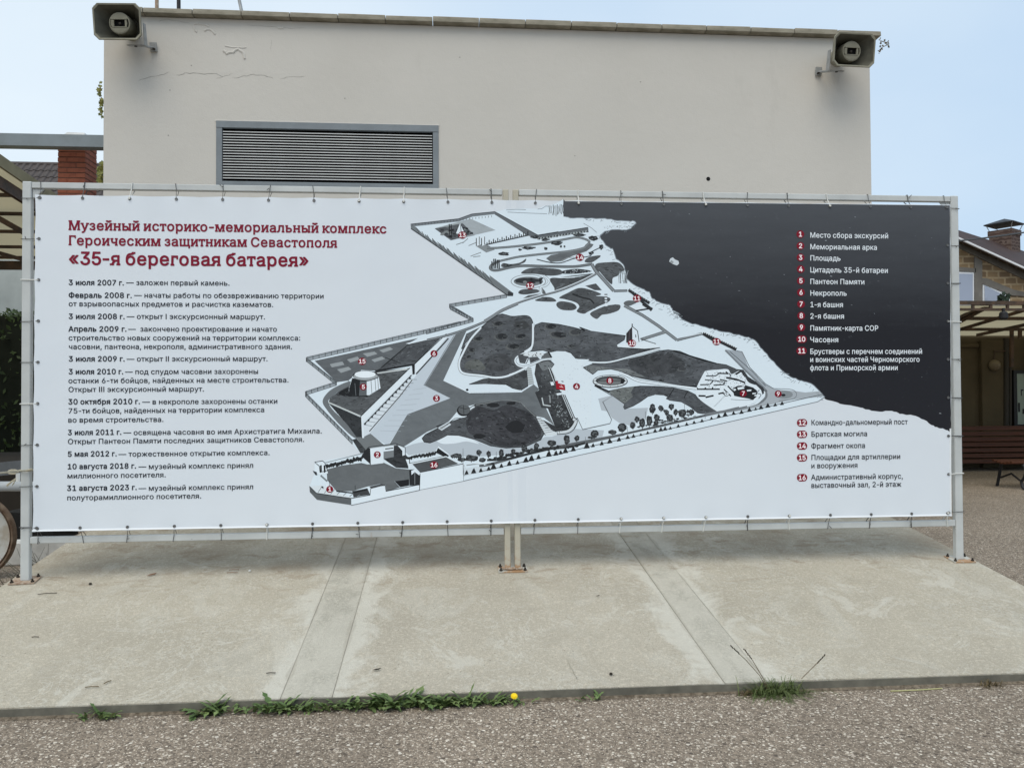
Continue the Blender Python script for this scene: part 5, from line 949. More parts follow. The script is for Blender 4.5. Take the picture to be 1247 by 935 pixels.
# citadel plateau with the red monument, ruins and stairs
line("H 950,200 985,275 1158,237 1168,212 1112,100 1175,62 1062,0", .9, MID, 5); line("E 275,805 390,857", 2.2, BLK, 6)
poly("I 415,78 580,65 640,95 680,145 830,150 790,190 760,235 850,300 850,870 760,875 700,760 650,745 540,500 480,380 440,240 470,200", (209, 220, 228), 3)
for k in range(60):
    x, y = rnd.uniform(560, 850), rnd.uniform(100, 860); 
    if (x-480)*.55 > (y-330)*.28: line("I %f,%f %f,%f" % (x, y, x+rnd.uniform(-14, 14), y+rnd.uniform(-10, 10)), .5, (176, 186, 194), 4)
poly("I 280,185 340,150 430,160 470,200 440,240 480,380 545,505 650,740 705,760 690,850 600,895 480,900 400,860 350,775 470,835 400,655 335,650 268,490 310,468 285,380 262,300", (48, 50, 53), 5, grain=.8)
poly("I 300,190 400,165 460,200 430,240 350,270 320,230", (110, 115, 118), 6); poly("I 330,290 400,250 440,360 330,380", (66, 69, 72), 6, grain=.5)
for k in range(170):
    t = rnd.random(); x = 440+t*150+rnd.uniform(-45, 60); y = 470+t*390+rnd.uniform(-30, 20)
    line("I %f,%f %f,%f" % (x, y, x+rnd.uniform(-16, 16), y+rnd.uniform(-16, 16)), rnd.uniform(.4, 1.0), rnd.choice([(150, 158, 163), (110, 115, 118), BLK, (84, 88, 90)]), 7)
for k in range(30): 
    x, y = rnd.uniform(290, 440), rnd.uniform(190, 440); line("I %f,%f %f,%f" % (x, y, x+rnd.uniform(-20, 20), y+rnd.uniform(-20, 20)), .7, rnd.choice([(120, 126, 130), BLK, (88, 92, 95)]), 7)
for a in ("410,235 470,395", "430,235 492,372", "548,515 650,755", "566,512 668,752"): line("I "+a, .9, (190, 198, 204), 8)
for a in ("420,235 480,385", "556,512 658,752", "576,515 676,748"): line("I "+a, .9, BLK, 8)
line("I 340,545 355,620 430,632", 1.5, (180, 188, 192), 8); line("I 420,520 425,600", 1.4, (140, 146, 150), 8); poly("I 425,385 455,380 468,415 435,420", WHT, 8)
poly("I 185,235 225,232 258,400 196,416", (176, 184, 188), 7); poly("I 275,742 345,768 400,868 478,900 490,935 370,935 335,862", (204, 212, 218), 7); line("I 275,742 335,862 375,935", .7, BLK, 8)
for k in range(8): t = k/7; line("I %f,%f %f,%f" % (187+8*t, 245+165*t, 232+26*t, 245+155*t), .5, MID, 8); line("I %f,%f %f,%f" % (280+85*t, 760+150*t, 345+120*t, 775+115*t), .5, MID, 8)
line("I 490,908 600,895 655,855 690,790 660,765", 3.2, (196, 204, 210), 7, sm=True); line("I 495,925 610,912 675,865 706,785 665,745", .8, BLK, 8, sm=True); line("I 500,885 590,870 635,840 660,790 640,760", .8, BLK, 8, sm=True)
for k in range(9): t = k/8; line("I %f,%f %f,%f" % (500+190*t, 925-110*t-40*t*t, 495+160*t, 890-90*t), .5, DK, 9)
poly("I 480,372 508,372 505,395 575,412 582,470 488,455", (150, 22, 38), 9); line("I 520,430 560,440 535,415", .8, (225, 190, 190), 10); poly("I 490,500 540,495 545,515 495,520", WHT, 9); line("I 490,490 545,485", .7, BLK, 10); poly("I 540,370 565,375 560,385 542,380", MID, 9)
poly("I 90,100 190,85 205,140 180,195 110,185", DK, 7, grain=.6); poly("I 205,130 290,120 320,150 220,190", DK, 7, grain=.6)
ell('I', 250, 98, 100, 26, (206, 214, 220), 8, jag=.15)
for k in range(12): x, y = rnd.uniform(170, 330), rnd.uniform(85, 115); line("I %f,%f %f,%f" % (x, y, x+rnd.uniform(-15, 15), y+rnd.uniform(-10, 10)), .8, DKK, 9)
line("I 190,140 170,190", .9, WHT, 9); poly("I 345,98 415,70 442,128 330,142", (92, 96, 99), 7); line("I 405,70 440,130", 1.8, BLK, 8)
poly("I 100,300 185,255 190,330 150,350", (58, 60, 63), 7)
# the well
ell('E', 393, 775, 134, 50, (60, 63, 66), 5, n=32); ell('E', 393, 773, 128, 44, (205, 213, 218), 6, n=32); ell('E', 395, 770, 112, 36, (70, 73, 76), 7, n=32); ell('E', 395, 778, 95, 24, (110, 114, 116), 8, n=24); line("E 290,770 500,770", .8, BLK, 9); poly("E 480,745 510,770 490,795 470,790", BLK, 9)
for k in range(12): a = math.pi*2*k/12; line("E %f,%f %f,%f" % (393+110*math.cos(a), 773+36*math.sin(a), 393+130*math.cos(a), 773+47*math.sin(a)), .6, MID, 9)
# south field and shore
poly("M 45,87 160,168 165,215 382,206 365,300 215,375 110,350 40,300 0,240 -60,230 -90,120", (172, 180, 188), 2)
poly("G 825,402 900,375 965,362 1020,372 H 60,345 130,312 200,312 300,345 400,382 490,392 620,387 700,350 745,322 790,320 930,270 1120,280 1110,320 900,365 600,425 400,440 300,450 150,440 0,420 G 860,462 825,430", (176, 185, 194), 2)
poly("H 60,342 100,318 160,310 250,325 330,365 250,350 180,362 100,365", WHT, 3, sm=True)
poly("G 1085,345 1020,370 975,362 960,335 985,305 1080,258 H 60,255 130,232 230,200 250,150 310,115 380,105 470,88 580,98 620,130 690,190 742,300 720,340 620,385 500,392 400,378 300,337 200,312 130,310", DK, 3, grain=.5)
poly("H 250,200 290,150 330,128 420,152 500,120 600,150 660,180 722,280 692,340 560,382 430,372 330,322 262,292", (50, 51, 55), 4, sm=True, grain=.6)
line("H 310,118 380,108 470,90 580,100 620,132 690,195", .9, (120, 124, 126), 5, sm=True)
for x, y, rx, ry in ((330, 318, 38, 16), (420, 120, 40, 14), (530, 110, 30, 10), (560, 260, 60, 40)): ell('H', x, y, rx, ry, (36, 37, 40), 5, jag=.1)
line("H 130,237 180,197 232,194 262,170 275,145 300,130", 1.8, WHT, 6, sm=True); line("H 124,243 175,205 235,202", .6, BLK, 7)
ell('H', 232, 155, 43, 36, BLK, 7); ell('H', 236, 150, 38, 31, (88, 92, 95), 8); line("H 230,120 234,185", .6, BLK, 9); line("H 205,135 240,145 265,140", .6, BLK, 9)
poly("H 72,265 130,232 150,240 92,278", (140, 146, 150), 6); line("H 72,265 130,232 150,240 92,278 72,265", .9, WHT, 7); poly("H 690,195 720,200 790,280 770,290 725,265", (205, 212, 218), 6)
for k in range(6): t = k/5; line("H %f,%f %f,%f" % (692+70*t, 205+75*t, 722+60*t, 205+70*t), .5, MID, 7)
# north: loop road, trench, burial court 13
line("A 310,240 430,328 610,290", .5, DK, 3); poly("A 308,238 580,165 770,252 440,328", (150, 157, 162), 3, grain=.15); poly("A 310,240 520,200 600,280 435,328", (72, 75, 79), 4, grain=.8)
poly("A 470,275 500,200 530,265 520,290", WHT, 7); line("A 505,210 508,265", .8, BLK, 8)
for k in range(34): x, y = rnd.uniform(360, 590), rnd.uniform(225, 305); ell('A', x, y, rnd.uniform(8, 18), rnd.uniform(5, 12), rnd.choice([BLK, DKK, (120, 126, 128)]), 6, jag=.3, n=8)
for x in (418, 432): line("A %d,205 %d,290" % (x, x+4), 1.2, BLK, 7)
poly("A 620,372 700,422 765,400 690,352", (128, 134, 138), 4)
for x in (622, 662): poly("A %d,310 %d,300 %d,362 %d,375" % (x, x+28, x+30, x), WHT, 7); line("A %d,312 %d,372" % (x+2, x+2), 1.0, BLK, 8); line("A %d,302 %d,362" % (x+24, x+24), .8, BLK, 8)
for (a, c_) in (("520,350", "560,315"), ("565,370", "625,345"), ("470,362", "530,342"), ("580,450", "660,420"), ("600,455", "655,448")): line("A %s %s" % (a, c_), .8, (120, 126, 130), 5)
for k in range(20): t = k/19; x, y = 705+310*t, 358-70*t; line("A %f,%f %f,%f" % (x, y, x, y-(28 if k % 2 else 14)), 1.1, BLK, 6)
line("A 700,362 1020,290", 1.3, DKK, 6)
road1 = "K 20,222 100,222 300,205 520,178 700,145 780,133 850,148 885,172 860,200 830,225 700,252 500,272 300,295 190,318 120,335"
line(road1, 2.6, (60, 64, 67), 5, sm=True); line(road1, 1.7, (122, 128, 132), 6, sm=True)
road2 = "K 130,330 70,360 48,385 60,405 110,410 220,385 330,372 480,376 600,378 720,380 800,375 910,358"
line(road2, 3.2, (60, 64, 67), 5, sm=True); line(road2, 2.2, (108, 113, 117), 6, sm=True)
for x in (62, 78, 92, 108, 122): line("K %d,%d %d,395" % (x, 310+(x % 7)*4, x+3), 1.4, BLK, 8)
poly("K 520,310 560,282 700,257 830,230 880,180 920,192 905,215 860,250 740,290 660,332 560,342", (92, 96, 99), 5, grain=.3)
for s in ("845,338 880,300 975,285 960,310 900,345", "140,370 160,350 220,358 300,345 350,312 335,345 250,375 160,385", "940,358 1040,343 1130,345 1175,390 1155,420 960,420"): poly("K "+s, (74, 77, 80), 5, sm=True, grain=.4)
line("K 440,318 560,346 640,348 700,330 760,310 890,290 905,255 985,215", 1.0, BLK, 7, sm=True); line("K 650,330 700,305 760,300", .8, (150, 156, 160), 8)
for x, y, rx, ry in ((165, 272, 42, 16), (300, 236, 14, 10), (375, 222, 55, 14), (515, 226, 14, 12), (610, 182, 52, 17), (645, 210, 10, 10), (675, 210, 8, 9), (515, 152, 35, 13), (800, 112, 52, 12), (915, 142, 36, 22), (985, 215, 17, 22), (190, 368, 40, 14), (420, 130, 42, 12), (900, 265, 25, 14)):
    ell('K', x, y, rx, ry, (44, 47, 50), 7, jag=.25, n=14)
    for q in range(3): ell('K', x+rnd.uniform(-.6, .6)*rx, y+rnd.uniform(-.4, .4)*ry, rx*.2, ry*.3, (98, 103, 106), 8, n=6)
for s in ("L 310,90 360,52 440,42 560,48 640,60 652,95 560,110 430,95", "L 555,132 700,130 800,118 930,95 830,150 700,210 600,245 588,210", "L 285,255 320,225 440,225 452,250 340,268", "L 325,300 370,275 480,260 400,290", "L 425,318 500,290 570,295 604,325 520,328", "L 850,195 940,175 990,232 930,232", "L 610,340 650,325 740,340 778,375 745,400 655,397 612,370", "L 890,430 960,388 1040,360 1140,355 1132,400 1050,430 990,440 945,474", "L 630,295 700,255 800,213 900,230 985,265 940,280 1010,285 1060,300 1045,330 960,368 875,412 835,430 778,410 800,370 770,335 680,308", "L 940,20 1010,5 1110,-5 1172,50 1150,80 1120,112 1082,130 1072,182 1000,110"):
    poly(s, (72, 75, 78), 4, sm=len(s.split()) > 5, grain=.4)
poly("L 650,72 780,52 905,72 780,92 660,92", DKK, 4, sm=True)
for k in range(22): x = rnd.uniform(660, 890); y = rnd.uniform(58, 88); line("L %f,%f %f,%f" % (x, y, x+rnd.uniform(4, 14), y+rnd.uniform(-7, 7)), .6, (190, 198, 204), 5)
line("L 600,130 700,118 930,92", 1.0, BLK, 6); line("L 590,122 640,126 760,122", 1.2, WHT, 7)
line("L 740,265 830,295 890,310 925,345", 1.8, (36, 38, 40), 6, sm=True)
ell('L', 370, 158, 150, 60, (150, 157, 163), 4, n=30); ell('L', 370, 158, 142, 54, LAND, 5, n=30); ell('L', 370, 158, 124, 40, (112, 117, 121), 6, n=30); ell('L', 362, 152, 100, 24, (46, 48, 51), 7, jag=.2)
for k in range(14): ell('L', rnd.uniform(270, 480), rnd.uniform(130, 180), rnd.uniform(8, 20), rnd.uniform(5, 12), rnd.choice([BLK, (120, 124, 126), DKK]), 8, jag=.3, n=8)
line("L 500,110 545,150 520,190 470,210 480,260", 3.0, (150, 158, 164), 6, sm=True); line("L 500,110 545,150 520,190 470,210 480,260", 1.8, LAND, 7, sm=True); poly("L 485,210 510,240 520,265 490,262", (90, 94, 97), 7)
for s, wd in (("L 905,12 935,65 1090,238", 3.0), ("L 1090,238 1205,235", 1.9), ("L 945,90 820,158 640,232 480,275 300,330 150,395 60,450 0,490", 1.9), ("D 690,0 620,30 560,58 480,112 430,140 300,192 150,240 0,275", 1.9), ("E 500,200 640,275 760,355 900,462", 2.6), ("E 900,462 1090,413", 2.2), ("E 628,458 810,400", 2.6)):
    line(s, wd+1, (50, 53, 56), 5, sm='D 690' in s or 'L 945' in s); line(s, wd-.2, (126, 132, 137), 6, sm='D 690' in s or 'L 945' in s)
line("L 0,476 60,438 150,383 300,320 480,266 640,222 820,148 930,88", .8, WHT, 7, sm=True)
line("E 915,445 1085,410", .8, WHT, 7)
for s, wd in (("B 783,702 958,860", 3.2), ("E 535,85 692,182", 3.6), ("E 640,188 712,230", 3.6), ("F 228,162 478,284", 4.0), ("E 1095,412 1190,470", 3.6), ("B 905,810 960,855", 3.0), ("E 585,240 700,222", 1.8)): line(s, wd, (42, 44, 47), 7)
for k in range(16): t = k/15; ell('F', 238+235*t, 155+112*t, 6, 5, (210, 218, 222), 8, n=6)
for k in range(10): t = k/9; ell('E', 545+150*t, 80+95*t, 4, 4, (150, 156, 160), 8, n=5)
poly("E 495,182 530,162 600,170 560,195 520,205", (92, 96, 99), 5, sm=True); poly("E 540,205 640,190 662,222 590,235", WHT, 6)
poly("F 390,285 480,290 520,300 570,420 660,520 760,580 700,600 640,530 540,430", (152, 160, 168), 4)
line("F 395,290 545,440 690,580 700,600", 2.2, (118, 124, 130), 5, sm=True); line("F 480,295 520,300 580,420 700,545 760,580", .8, MID, 6); line("F 430,300 600,450 700,560", .6, DKK, 7)
poly("F 690,560 745,580 830,592 930,600 1000,610 1110,600 1140,640 900,665 700,710 560,740 400,765 240,778 220,772 400,750 600,705 690,665 710,620", (160, 167, 174), 4)
line("F 700,600 705,640 670,680 600,708 450,742 240,776", 2.8, (112, 117, 122), 6, sm=True); ell('F', 845, 626, 62, 30, (128, 134, 139), 6); ell('F', 835, 630, 16, 10, BLK, 7); line("F 760,580 900,588 935,625 905,660 800,672", .6, MID, 7, sm=True)
line("F 690,600 690,630 640,690 560,715", 1.4, WHT, 7, sm=True)
# chapel
poly("E 445,497 560,485 700,470 772,515 700,530 450,516", WHT, 6); line("E 450,517 640,532 772,520", .8, BLK, 7); line("E 620,450 690,475 740,490", .9, DK, 8)
poly("E 560,358 515,412 515,480 562,492", (46, 44, 47), 8); poly("E 560,358 600,392 612,475 562,492", WHT, 8); line("E 560,358 600,392 612,475", .9, BLK, 9); line("E 560,338 560,362", 1.2, BLK, 9); line("E 586,420 588,442", 1.0, BLK, 9); line("E 540,390 535,470", .5, (100, 90, 96), 9)
# ruins at 7
poly("J 85,330 175,150 215,118 350,105 480,100 530,160 650,118 730,250 800,290 880,310 930,370 925,420 860,480 700,585 540,620 380,640 300,605 130,485 75,400", WHT, 5, sm=True)
poly("J 620,110 680,110 740,200 860,280 930,330 950,390 920,420 900,360 840,300 740,260 700,180", DKK, 6, grain=.3)
for s, wd in (("90,352 380,352", 1.7), ("100,345 90,330", 1.0), ("130,296 250,292", 1.4), ("255,290 300,240", 1.2), ("190,232 300,242", 1.2), ("205,185 330,182", 1.2), ("330,180 390,140", 1.2), ("300,300 440,292", 1.4), ("300,240 420,262", 1.0), ("380,230 470,250", 1.6), ("350,150 480,155", 1.6), ("455,130 490,160", 1.6), ("500,150 520,190", 1.2), ("460,205 600,230", 2.2), ("600,230 700,270", 2.0), ("580,165 640,125", 2.2), ("660,140 700,200", 1.0), ("480,310 560,395", 1.6), ("110,435 200,437", 2.0), ("200,455 300,432", 2.0), ("360,410 430,395", 1.8), ("430,350 520,440", 1.4), ("410,400 470,440", 1.0), ("200,330 190,355", 1.8), ("290,325 285,350", 1.6), ("430,285 440,260", 1.8)): line("J "+s, wd, (30, 31, 34), 7)
for k in range(90):
    x, y = rnd.uniform(180, 720), rnd.uniform(130, 330); line("J %f,%f %f,%f" % (x, y, x+rnd.uniform(-22, 22), y+rnd.uniform(-14, 14)), .5, rnd.choice([(130, 138, 144), DKK, (90, 95, 98)]), 7)
poly("J 540,345 600,310 700,300 800,330 850,370 850,440 800,488 740,470 650,455 560,435", BLK, 8, grain=.6)
for s in ("600,330 680,320 690,345 610,360", "720,360 780,355 775,375 725,380", "790,400 840,395 830,412 790,415", "545,350 580,345 585,365 560,375", "820,425 860,420 850,440 815,440", "650,310 690,300 700,320"): poly("J "+s, WHT, 9)
ell('J', 465, 415, 32, 26, BLK, 8); ell('J', 467, 414, 26, 20, WHT, 9); ell('J', 465, 412, 10, 8, MID, 10)
line("J 880,360 850,400 900,420 870,470", 1.0, (120, 128, 134), 8, sm=True); line("J 520,480 640,490 780,490", .5, MID, 7)
for k in range(10): line("J %f,%f %f,%f" % (300+k*16, 570-k*16, 330+k*16, 560-k*16), .4, (150, 158, 164), 7)
# cliffs
for k in range(11): x = 178+k*10.5; line("B %f,%f %f,%f %f,%f" % (x, 62+rnd.uniform(-8, 8), x+rnd.uniform(-5, 5), 100, x+rnd.uniform(-4, 4), 132+rnd.uniform(-8, 14)), .8, rnd.choice([(90, 96, 102), (140, 148, 154)]), 4)
for k in range(9): x = 705+k*8; line("B %f,%f %f,%f %f,%f" % (x+10, 555+rnd.uniform(-12, 12), x+rnd.uniform(-6, 10), 600, x+rnd.uniform(0, 16), 655), .7, rnd.choice([(70, 75, 80), (140, 148, 154)]), 5)
for k in range(26): x = 600+k*9; y = 236-(k % 3)*7-(x-600)*.02; line("B %f,%f %f,%f" % (x, y, x+rnd.uniform(-6, 10), y+rnd.uniform(-12, 12)), .6, rnd.choice([(120, 128, 134), (150, 158, 164), (80, 85, 90)]), 4)
for s in ("B 455,172 480,178 500,172", "B 440,200 500,235 540,270", "A 850,100 920,95 1000,96", "A 860,115 1000,122 1160,128", "A 1090,92 1120,90 1150,70 1180,72", "F 810,455 840,450 830,462 880,470", "F 560,205 600,210", "B 1010,850 1040,856", "E 920,308 960,312"): line(s, .6, (130, 138, 146), 4)
poly("B 1090,490 1098,468 1118,458 1135,475 1160,485 1166,505 1150,520 1120,510", (190, 198, 204), 4); poly("B 1095,490 1110,480 1125,495 1115,505", (140, 146, 150), 5)
for k in range(70):
    x, y = rnd.uniform(775, 1150), rnd.uniform(255, 520); dd = rnd.uniform(.6, 1.6)
    if y < 270+(1150-x)*-.0 or True:
        if x > 700+(y-250)*1.75 and x > 790: line([(x, y), (x+dd*rnd.uniform(.5, 2.2), y+rnd.uniform(-.4, .4))], rnd.choice([.4, .5, .7]), rnd.choice([(120, 124, 130), (150, 156, 162), (95, 98, 104)]), 4)
# road with trees below
line("M -300,560 0,492 200,445 420,395 640,345 830,300 1100,240 1247,205", 2.6, (88, 92, 96), 5); line("H 330,505 400,495 560,450 700,415 900,370 1247,305", 3.0, (92, 96, 100), 5, sm=True)
line("H 380,468 500,462 640,430 760,400 900,385 1000,360", 2.6, (44, 47, 50), 6, sm=True); line("M 0,500 240,440 480,390 700,338 900,290", .8, (52, 55, 58), 7); line("H 250,500 330,490 420,490", 1.2, (140, 146, 150), 7)
line("P 564.5,585.5 760,542 820,529 996,489 1004,483.5", .7, (90, 96, 102), 3); line("P 564,579 760,534 820,521 1002,480", .8, (70, 75, 80), 4); line("P 429,614.7 510.8,596.3 564.3,585.5 565,566", .8, (70, 75, 80), 4)
for x, y in ((20, 540), (105, 520), (190, 500), (245, 488), (315, 470), (380, 455), (450, 440), (505, 428), (545, 420), (595, 410), (670, 392), (750, 375), (820, 358), (895, 342), (985, 318), (1055, 300), (1115, 288), (1195, 272), (1270, 262), (1345, 242), (1405, 228), (1455, 218), (1520, 203), (1590, 190), (1655, 178)):
    h = rnd.uniform(26, 50); w_ = h*.55; poly("M %f,%f %f,%f %f,%f %f,%f %f,%f" % (x-w_, y+4, x-w_*.5, y-h*.5, x, y-h, x+w_*.5, y-h*.45, x+w_, y-2), (34, 36, 38), 8)
for x, y in ((250, 555), (295, 548), (340, 540), (390, 530), (420, 522), (470, 512), (520, 500), (572, 490), (625, 478), (660, 470), (705, 458), (770, 442), (815, 435), (845, 428), (875, 420), (925, 408), (1010, 390), (1050, 382), (1105, 370), (1155, 358), (1215, 345)):
    h = rnd.uniform(18, 36); w_ = h*.55; poly("H %f,%f %f,%f %f,%f %f,%f" % (x-w_, y+6, x-w_*.4, y-h*.6, x+w_*.2, y-h, x+w_, y+2), (34, 36, 38), 8)
def bush(reg, x, y, rx, ry):
    ell(reg, x, y, rx, ry, (46, 48, 51), 7, jag=.18, n=16)
    for q in range(5): ell(reg, x+rnd.uniform(-.55, .5)*rx, y+rnd.uniform(-.6, .5)*ry, rx*.26, ry*.24, (84, 88, 91), 8, n=7, jag=.2)
    line("%s %f,%f %f,%f" % (reg, x, y+ry*.8, x, y+ry*1.35), .8, BLK, 6)
for a in ((425, 215, 28, 42), (505, 210, 25, 28), (605, 195, 25, 28), (560, 250, 22, 26), (645, 248, 22, 28), (705, 257, 38, 40), (795, 247, 26, 26), (762, 240, 18, 14), (280, 315, 25, 28), (330, 350, 28, 44), (240, 372, 28, 30), (135, 397, 38, 36), (395, 330, 28, 48), (465, 300, 28, 34), (590, 302, 30, 36), (460, 347, 22, 26), (50, 437, 38, 18), (540, 235, 14, 14)): bush('M', *a)
for k in range(46): t = k/45; x, y = 400+560*t, 466-88*t-14*math.sin(t*3.1); ell('H', x+rnd.uniform(-6, 6), y+rnd.uniform(-6, 6), rnd.uniform(9, 17), rnd.uniform(6, 12), rnd.choice([(36, 38, 40), (46, 48, 51), (70, 74, 76)]), 7, n=8, jag=.3)
for k in range(34): x, y = rnd.uniform(230, 830), 0; y = 395-(x-230)*.19+rnd.uniform(-22, 30); ell('M', x, y, rnd.uniform(8, 20), rnd.uniform(5, 10), rnd.choice([(40, 42, 45), (58, 61, 64), (120, 126, 130)]), 6, n=8, jag=.3)
for a in ((330, 420, 16, 18), (390, 430, 14, 20), (470, 425, 16, 26), (545, 413, 16, 18), (615, 393, 20, 22), (692, 380, 16, 22), (790, 360, 26, 20), (885, 338, 20, 30), (948, 330, 16, 18), (1060, 300, 26, 24), (1040, 325, 22, 8), (1175, 292, 26, 16), (1235, 262, 28, 26), (190, 438, 30, 12), (280, 455, 40, 20), (350, 466, 22, 14), (220, 465, 24, 14)): bush('H', *a)
for s in ("H 228,395 228,560", "H 438,415 438,470", "H 1002,320 1002,365", "M 358,240 358,320", "M 728,170 728,230", "M 188,385 188,470", "M 925,235 925,310"): line(s, .45, MID, 9)
poly("H 232,505 250,520 310,508 400,520 300,555 236,565", (196, 206, 214), 5); line("H 300,488 420,488 360,498", 1.4, WHT, 8)
# entrance court
poly("G 235,570 350,540 500,520 545,532 668,518 760,560 862,570 862,650 750,660 792,705 685,738 680,690 640,680 545,700 430,735 310,735 240,650", (94, 98, 101), 3, grain=.15)
poly("G 460,330 510,325 568,298 672,385 552,402 545,440", (110, 115, 118), 4); poly("G 430,345 462,335 548,440 492,447", (56, 59, 62), 5, grain=.5); poly("G 548,404 568,410 570,532 500,470 510,450", (38, 40, 43), 5)
poly("G 550,402 758,373 772,388 662,402 566,412", (130, 136, 140), 6); poly("G 566,411 664,397 667,522 572,534", WHT, 6); line("G 550,402 758,373 832,405 832,460 865,490", .8, BLK, 8)
poly("G 664,398 745,388 745,425 668,435", WHT, 7); line("G 680,415 742,408", 1.2, BLK, 9); poly("G 668,435 745,425 745,475 668,492", (116, 121, 125), 6); poly("G 745,392 785,388 858,490 855,562 762,556 668,490 745,475", (44, 46, 49), 6, grain=.5)
poly("G 768,385 830,402 832,460 808,468 808,430", WHT, 8); line("G 768,385 808,430 808,468", .8, BLK, 9); poly("G 835,490 865,492 865,525 885,550 862,565", WHT, 8); line("G 835,490 865,492 865,525", .8, BLK, 9)
poly("G 145,515 205,505 222,520 242,580 245,600 185,612 150,588", WHT, 5); line("G 145,515 205,505 222,520 242,580 185,590 180,545 145,515", .8, BLK, 7)
for x in (185, 213): poly("G %d,540 %d,536 %d,590 %d,596" % (x, x+13, x+15, x+2), BLK, 8)
poly("G 130,580 160,590 165,615 150,612", DKK, 6); line("G 222,520 510,448", .7, (110, 116, 120), 5); line("G 190,615 240,660", 2.0, (120, 126, 130), 7)
for k in range(30): t = k/29; ell('G', 240+265*t, 545-62*t+rnd.uniform(-6, 6), 9, rnd.uniform(10, 20), (36, 38, 40), 6, n=7, jag=.3)
for k in range(24): t = k/23; ell('G', 855+205*t, 482-32*t+rnd.uniform(-5, 5), 9, rnd.uniform(8, 16), (40, 42, 44), 6, n=7, jag=.3)
poly("G 1060,440 1080,400 1165,465 1150,478 1110,465", BLK, 7); line("G 1065,432 1082,400 1168,462", 1.3, WHT, 8)
for k in range(5): bush('G', 1190+k*15, 470, 14, 12)
poly("G 885,528 1142,472 1240,526 945,592", (74, 77, 80), 6, grain=.2); line("G 862,530 1142,472 1244,526", 1.3, WHT, 8); line("G 862,524 1142,466", .6, BLK, 9)
poly("P 511.6,575.5 564.3,565 564.3,585.5 511,596.3", WHT, 6); line("P 511.6,575 564.3,564.5", .8, BLK, 8)
poly("G 862,572 905,568 945,602 940,690 864,692", (40, 42, 45), 7); poly("G 878,580 905,568 945,602 940,615 905,590 880,612", WHT, 8); line("G 905,590 905,685", .8, (120, 126, 130), 8); line("G 945,602 941,725", .8, BLK, 8)
poly("G 752,660 862,645 862,692 796,705", BLK, 5)
poly("G 105,698 195,688 240,715 310,745 440,785 415,792 160,752", (206, 214, 220), 5); poly("G 105,700 158,750 422,790 422,840 162,800 108,742", (84, 88, 91), 6, grain=.2); line("G 105,698 158,750 422,790", .9, BLK, 7)
poly("G 422,790 565,762 572,705 680,688 685,735 942,685 942,727 428,842", WHT, 6); line("G 422,790 565,762 570,700 M 0,0", .1, WHT, 6) if 0 else None
line("G 422,790 565,764 572,705 678,690 685,735 942,685", .8, BLK, 7); line("G 422,842 942,727", .8, MID, 7); poly("G 560,700 650,680 675,690 575,716", (70, 73, 76), 7); poly("G 430,735 545,712 565,760 500,770 440,782", (60, 63, 66), 5)
for k in range(7): line("G %d,%d %d,%d" % (200+k*48, 700+k*10, 170+k*48, 745+k*6), .7, (120, 126, 130), 7)
line("G 310,735 430,748 545,722", 1.5, BLK, 7); poly("G 228,680 248,678 250,712 230,715", WHT, 8); poly("G 190,700 210,698 212,718", BLK, 8); line("G 258,655 258,700", .5, BLK, 8); line("G 452,690 452,725", .6, BLK, 8)
# lighthouse
poly("L 1012,265 1032,262 1038,366 1016,368", WHT, 8)
for y in (268, 290, 312, 334): line("L 1012,%d 1036,%d" % (y, y), 1.2, BLK, 9)
map_o = pr_.build('map_print'); map_o['label'] = 'grey and white printed site map with dark sea'

# ---------------------------------------------------------------- lettering
lt = Print()
def glyph_run(txt, font, x0, z0, k, kx, rgb, target=None, extra=0.0):
    x = 0; T = target or lt
    for ch in txt:
        if ch == ' ': x += 190 if font != 'S' else 165; continue
        adv, body = GLYPHS[font][ch].split(';')
        for pl_ in body.split('/'):
            loops = [[tuple(map(int, p.split(','))) for p in c_.split()] for c_ in pl_.split('|')]
            T.tri([[(x0+(x+a)*kx, z0+b_*k) for a, b_ in l] for l in loops], rgb, 12)
        x += int(adv)
    return x
def run_width(txt, font):
    return sum((190 if font != 'S' else 165) if ch == ' ' else int(GLYPHS[font][ch].split(';')[0]) for ch in txt)
def text(txt, font, u0, v0, u1, cap_px, rgb):
    """one printed run: starts at u0 on baseline v0, ends at u1, capitals cap_px high (measured on the photograph)"""
    x0, z0 = B2(u0, v0); x1, _ = B2(u1, v0); _, zt = B2(u0, v0-cap_px)
    k = (zt-z0)/505.0; lead = 45*(x1-x0)/run_width(txt, font)
    kx = (x1-x0)/(run_width(txt, font)-80)
    glyph_run(txt, font, x0-45*kx, z0, k, kx, rgb)
WINE, INKC, PALE = (118, 16, 42), (26, 30, 40), (214, 220, 226)
text('Музейный историко-мемориальный комплекс', 'S', 83.7, 280.1, 470.4, 11.2, WINE)
text('Героическим защитникам Севастополя', 'S', 83.7, 298.5, 410.2, 11.4, WINE)
text('«35-я береговая батарея»', 'S', 84, 322.3, 375.5, 15.4, WINE)
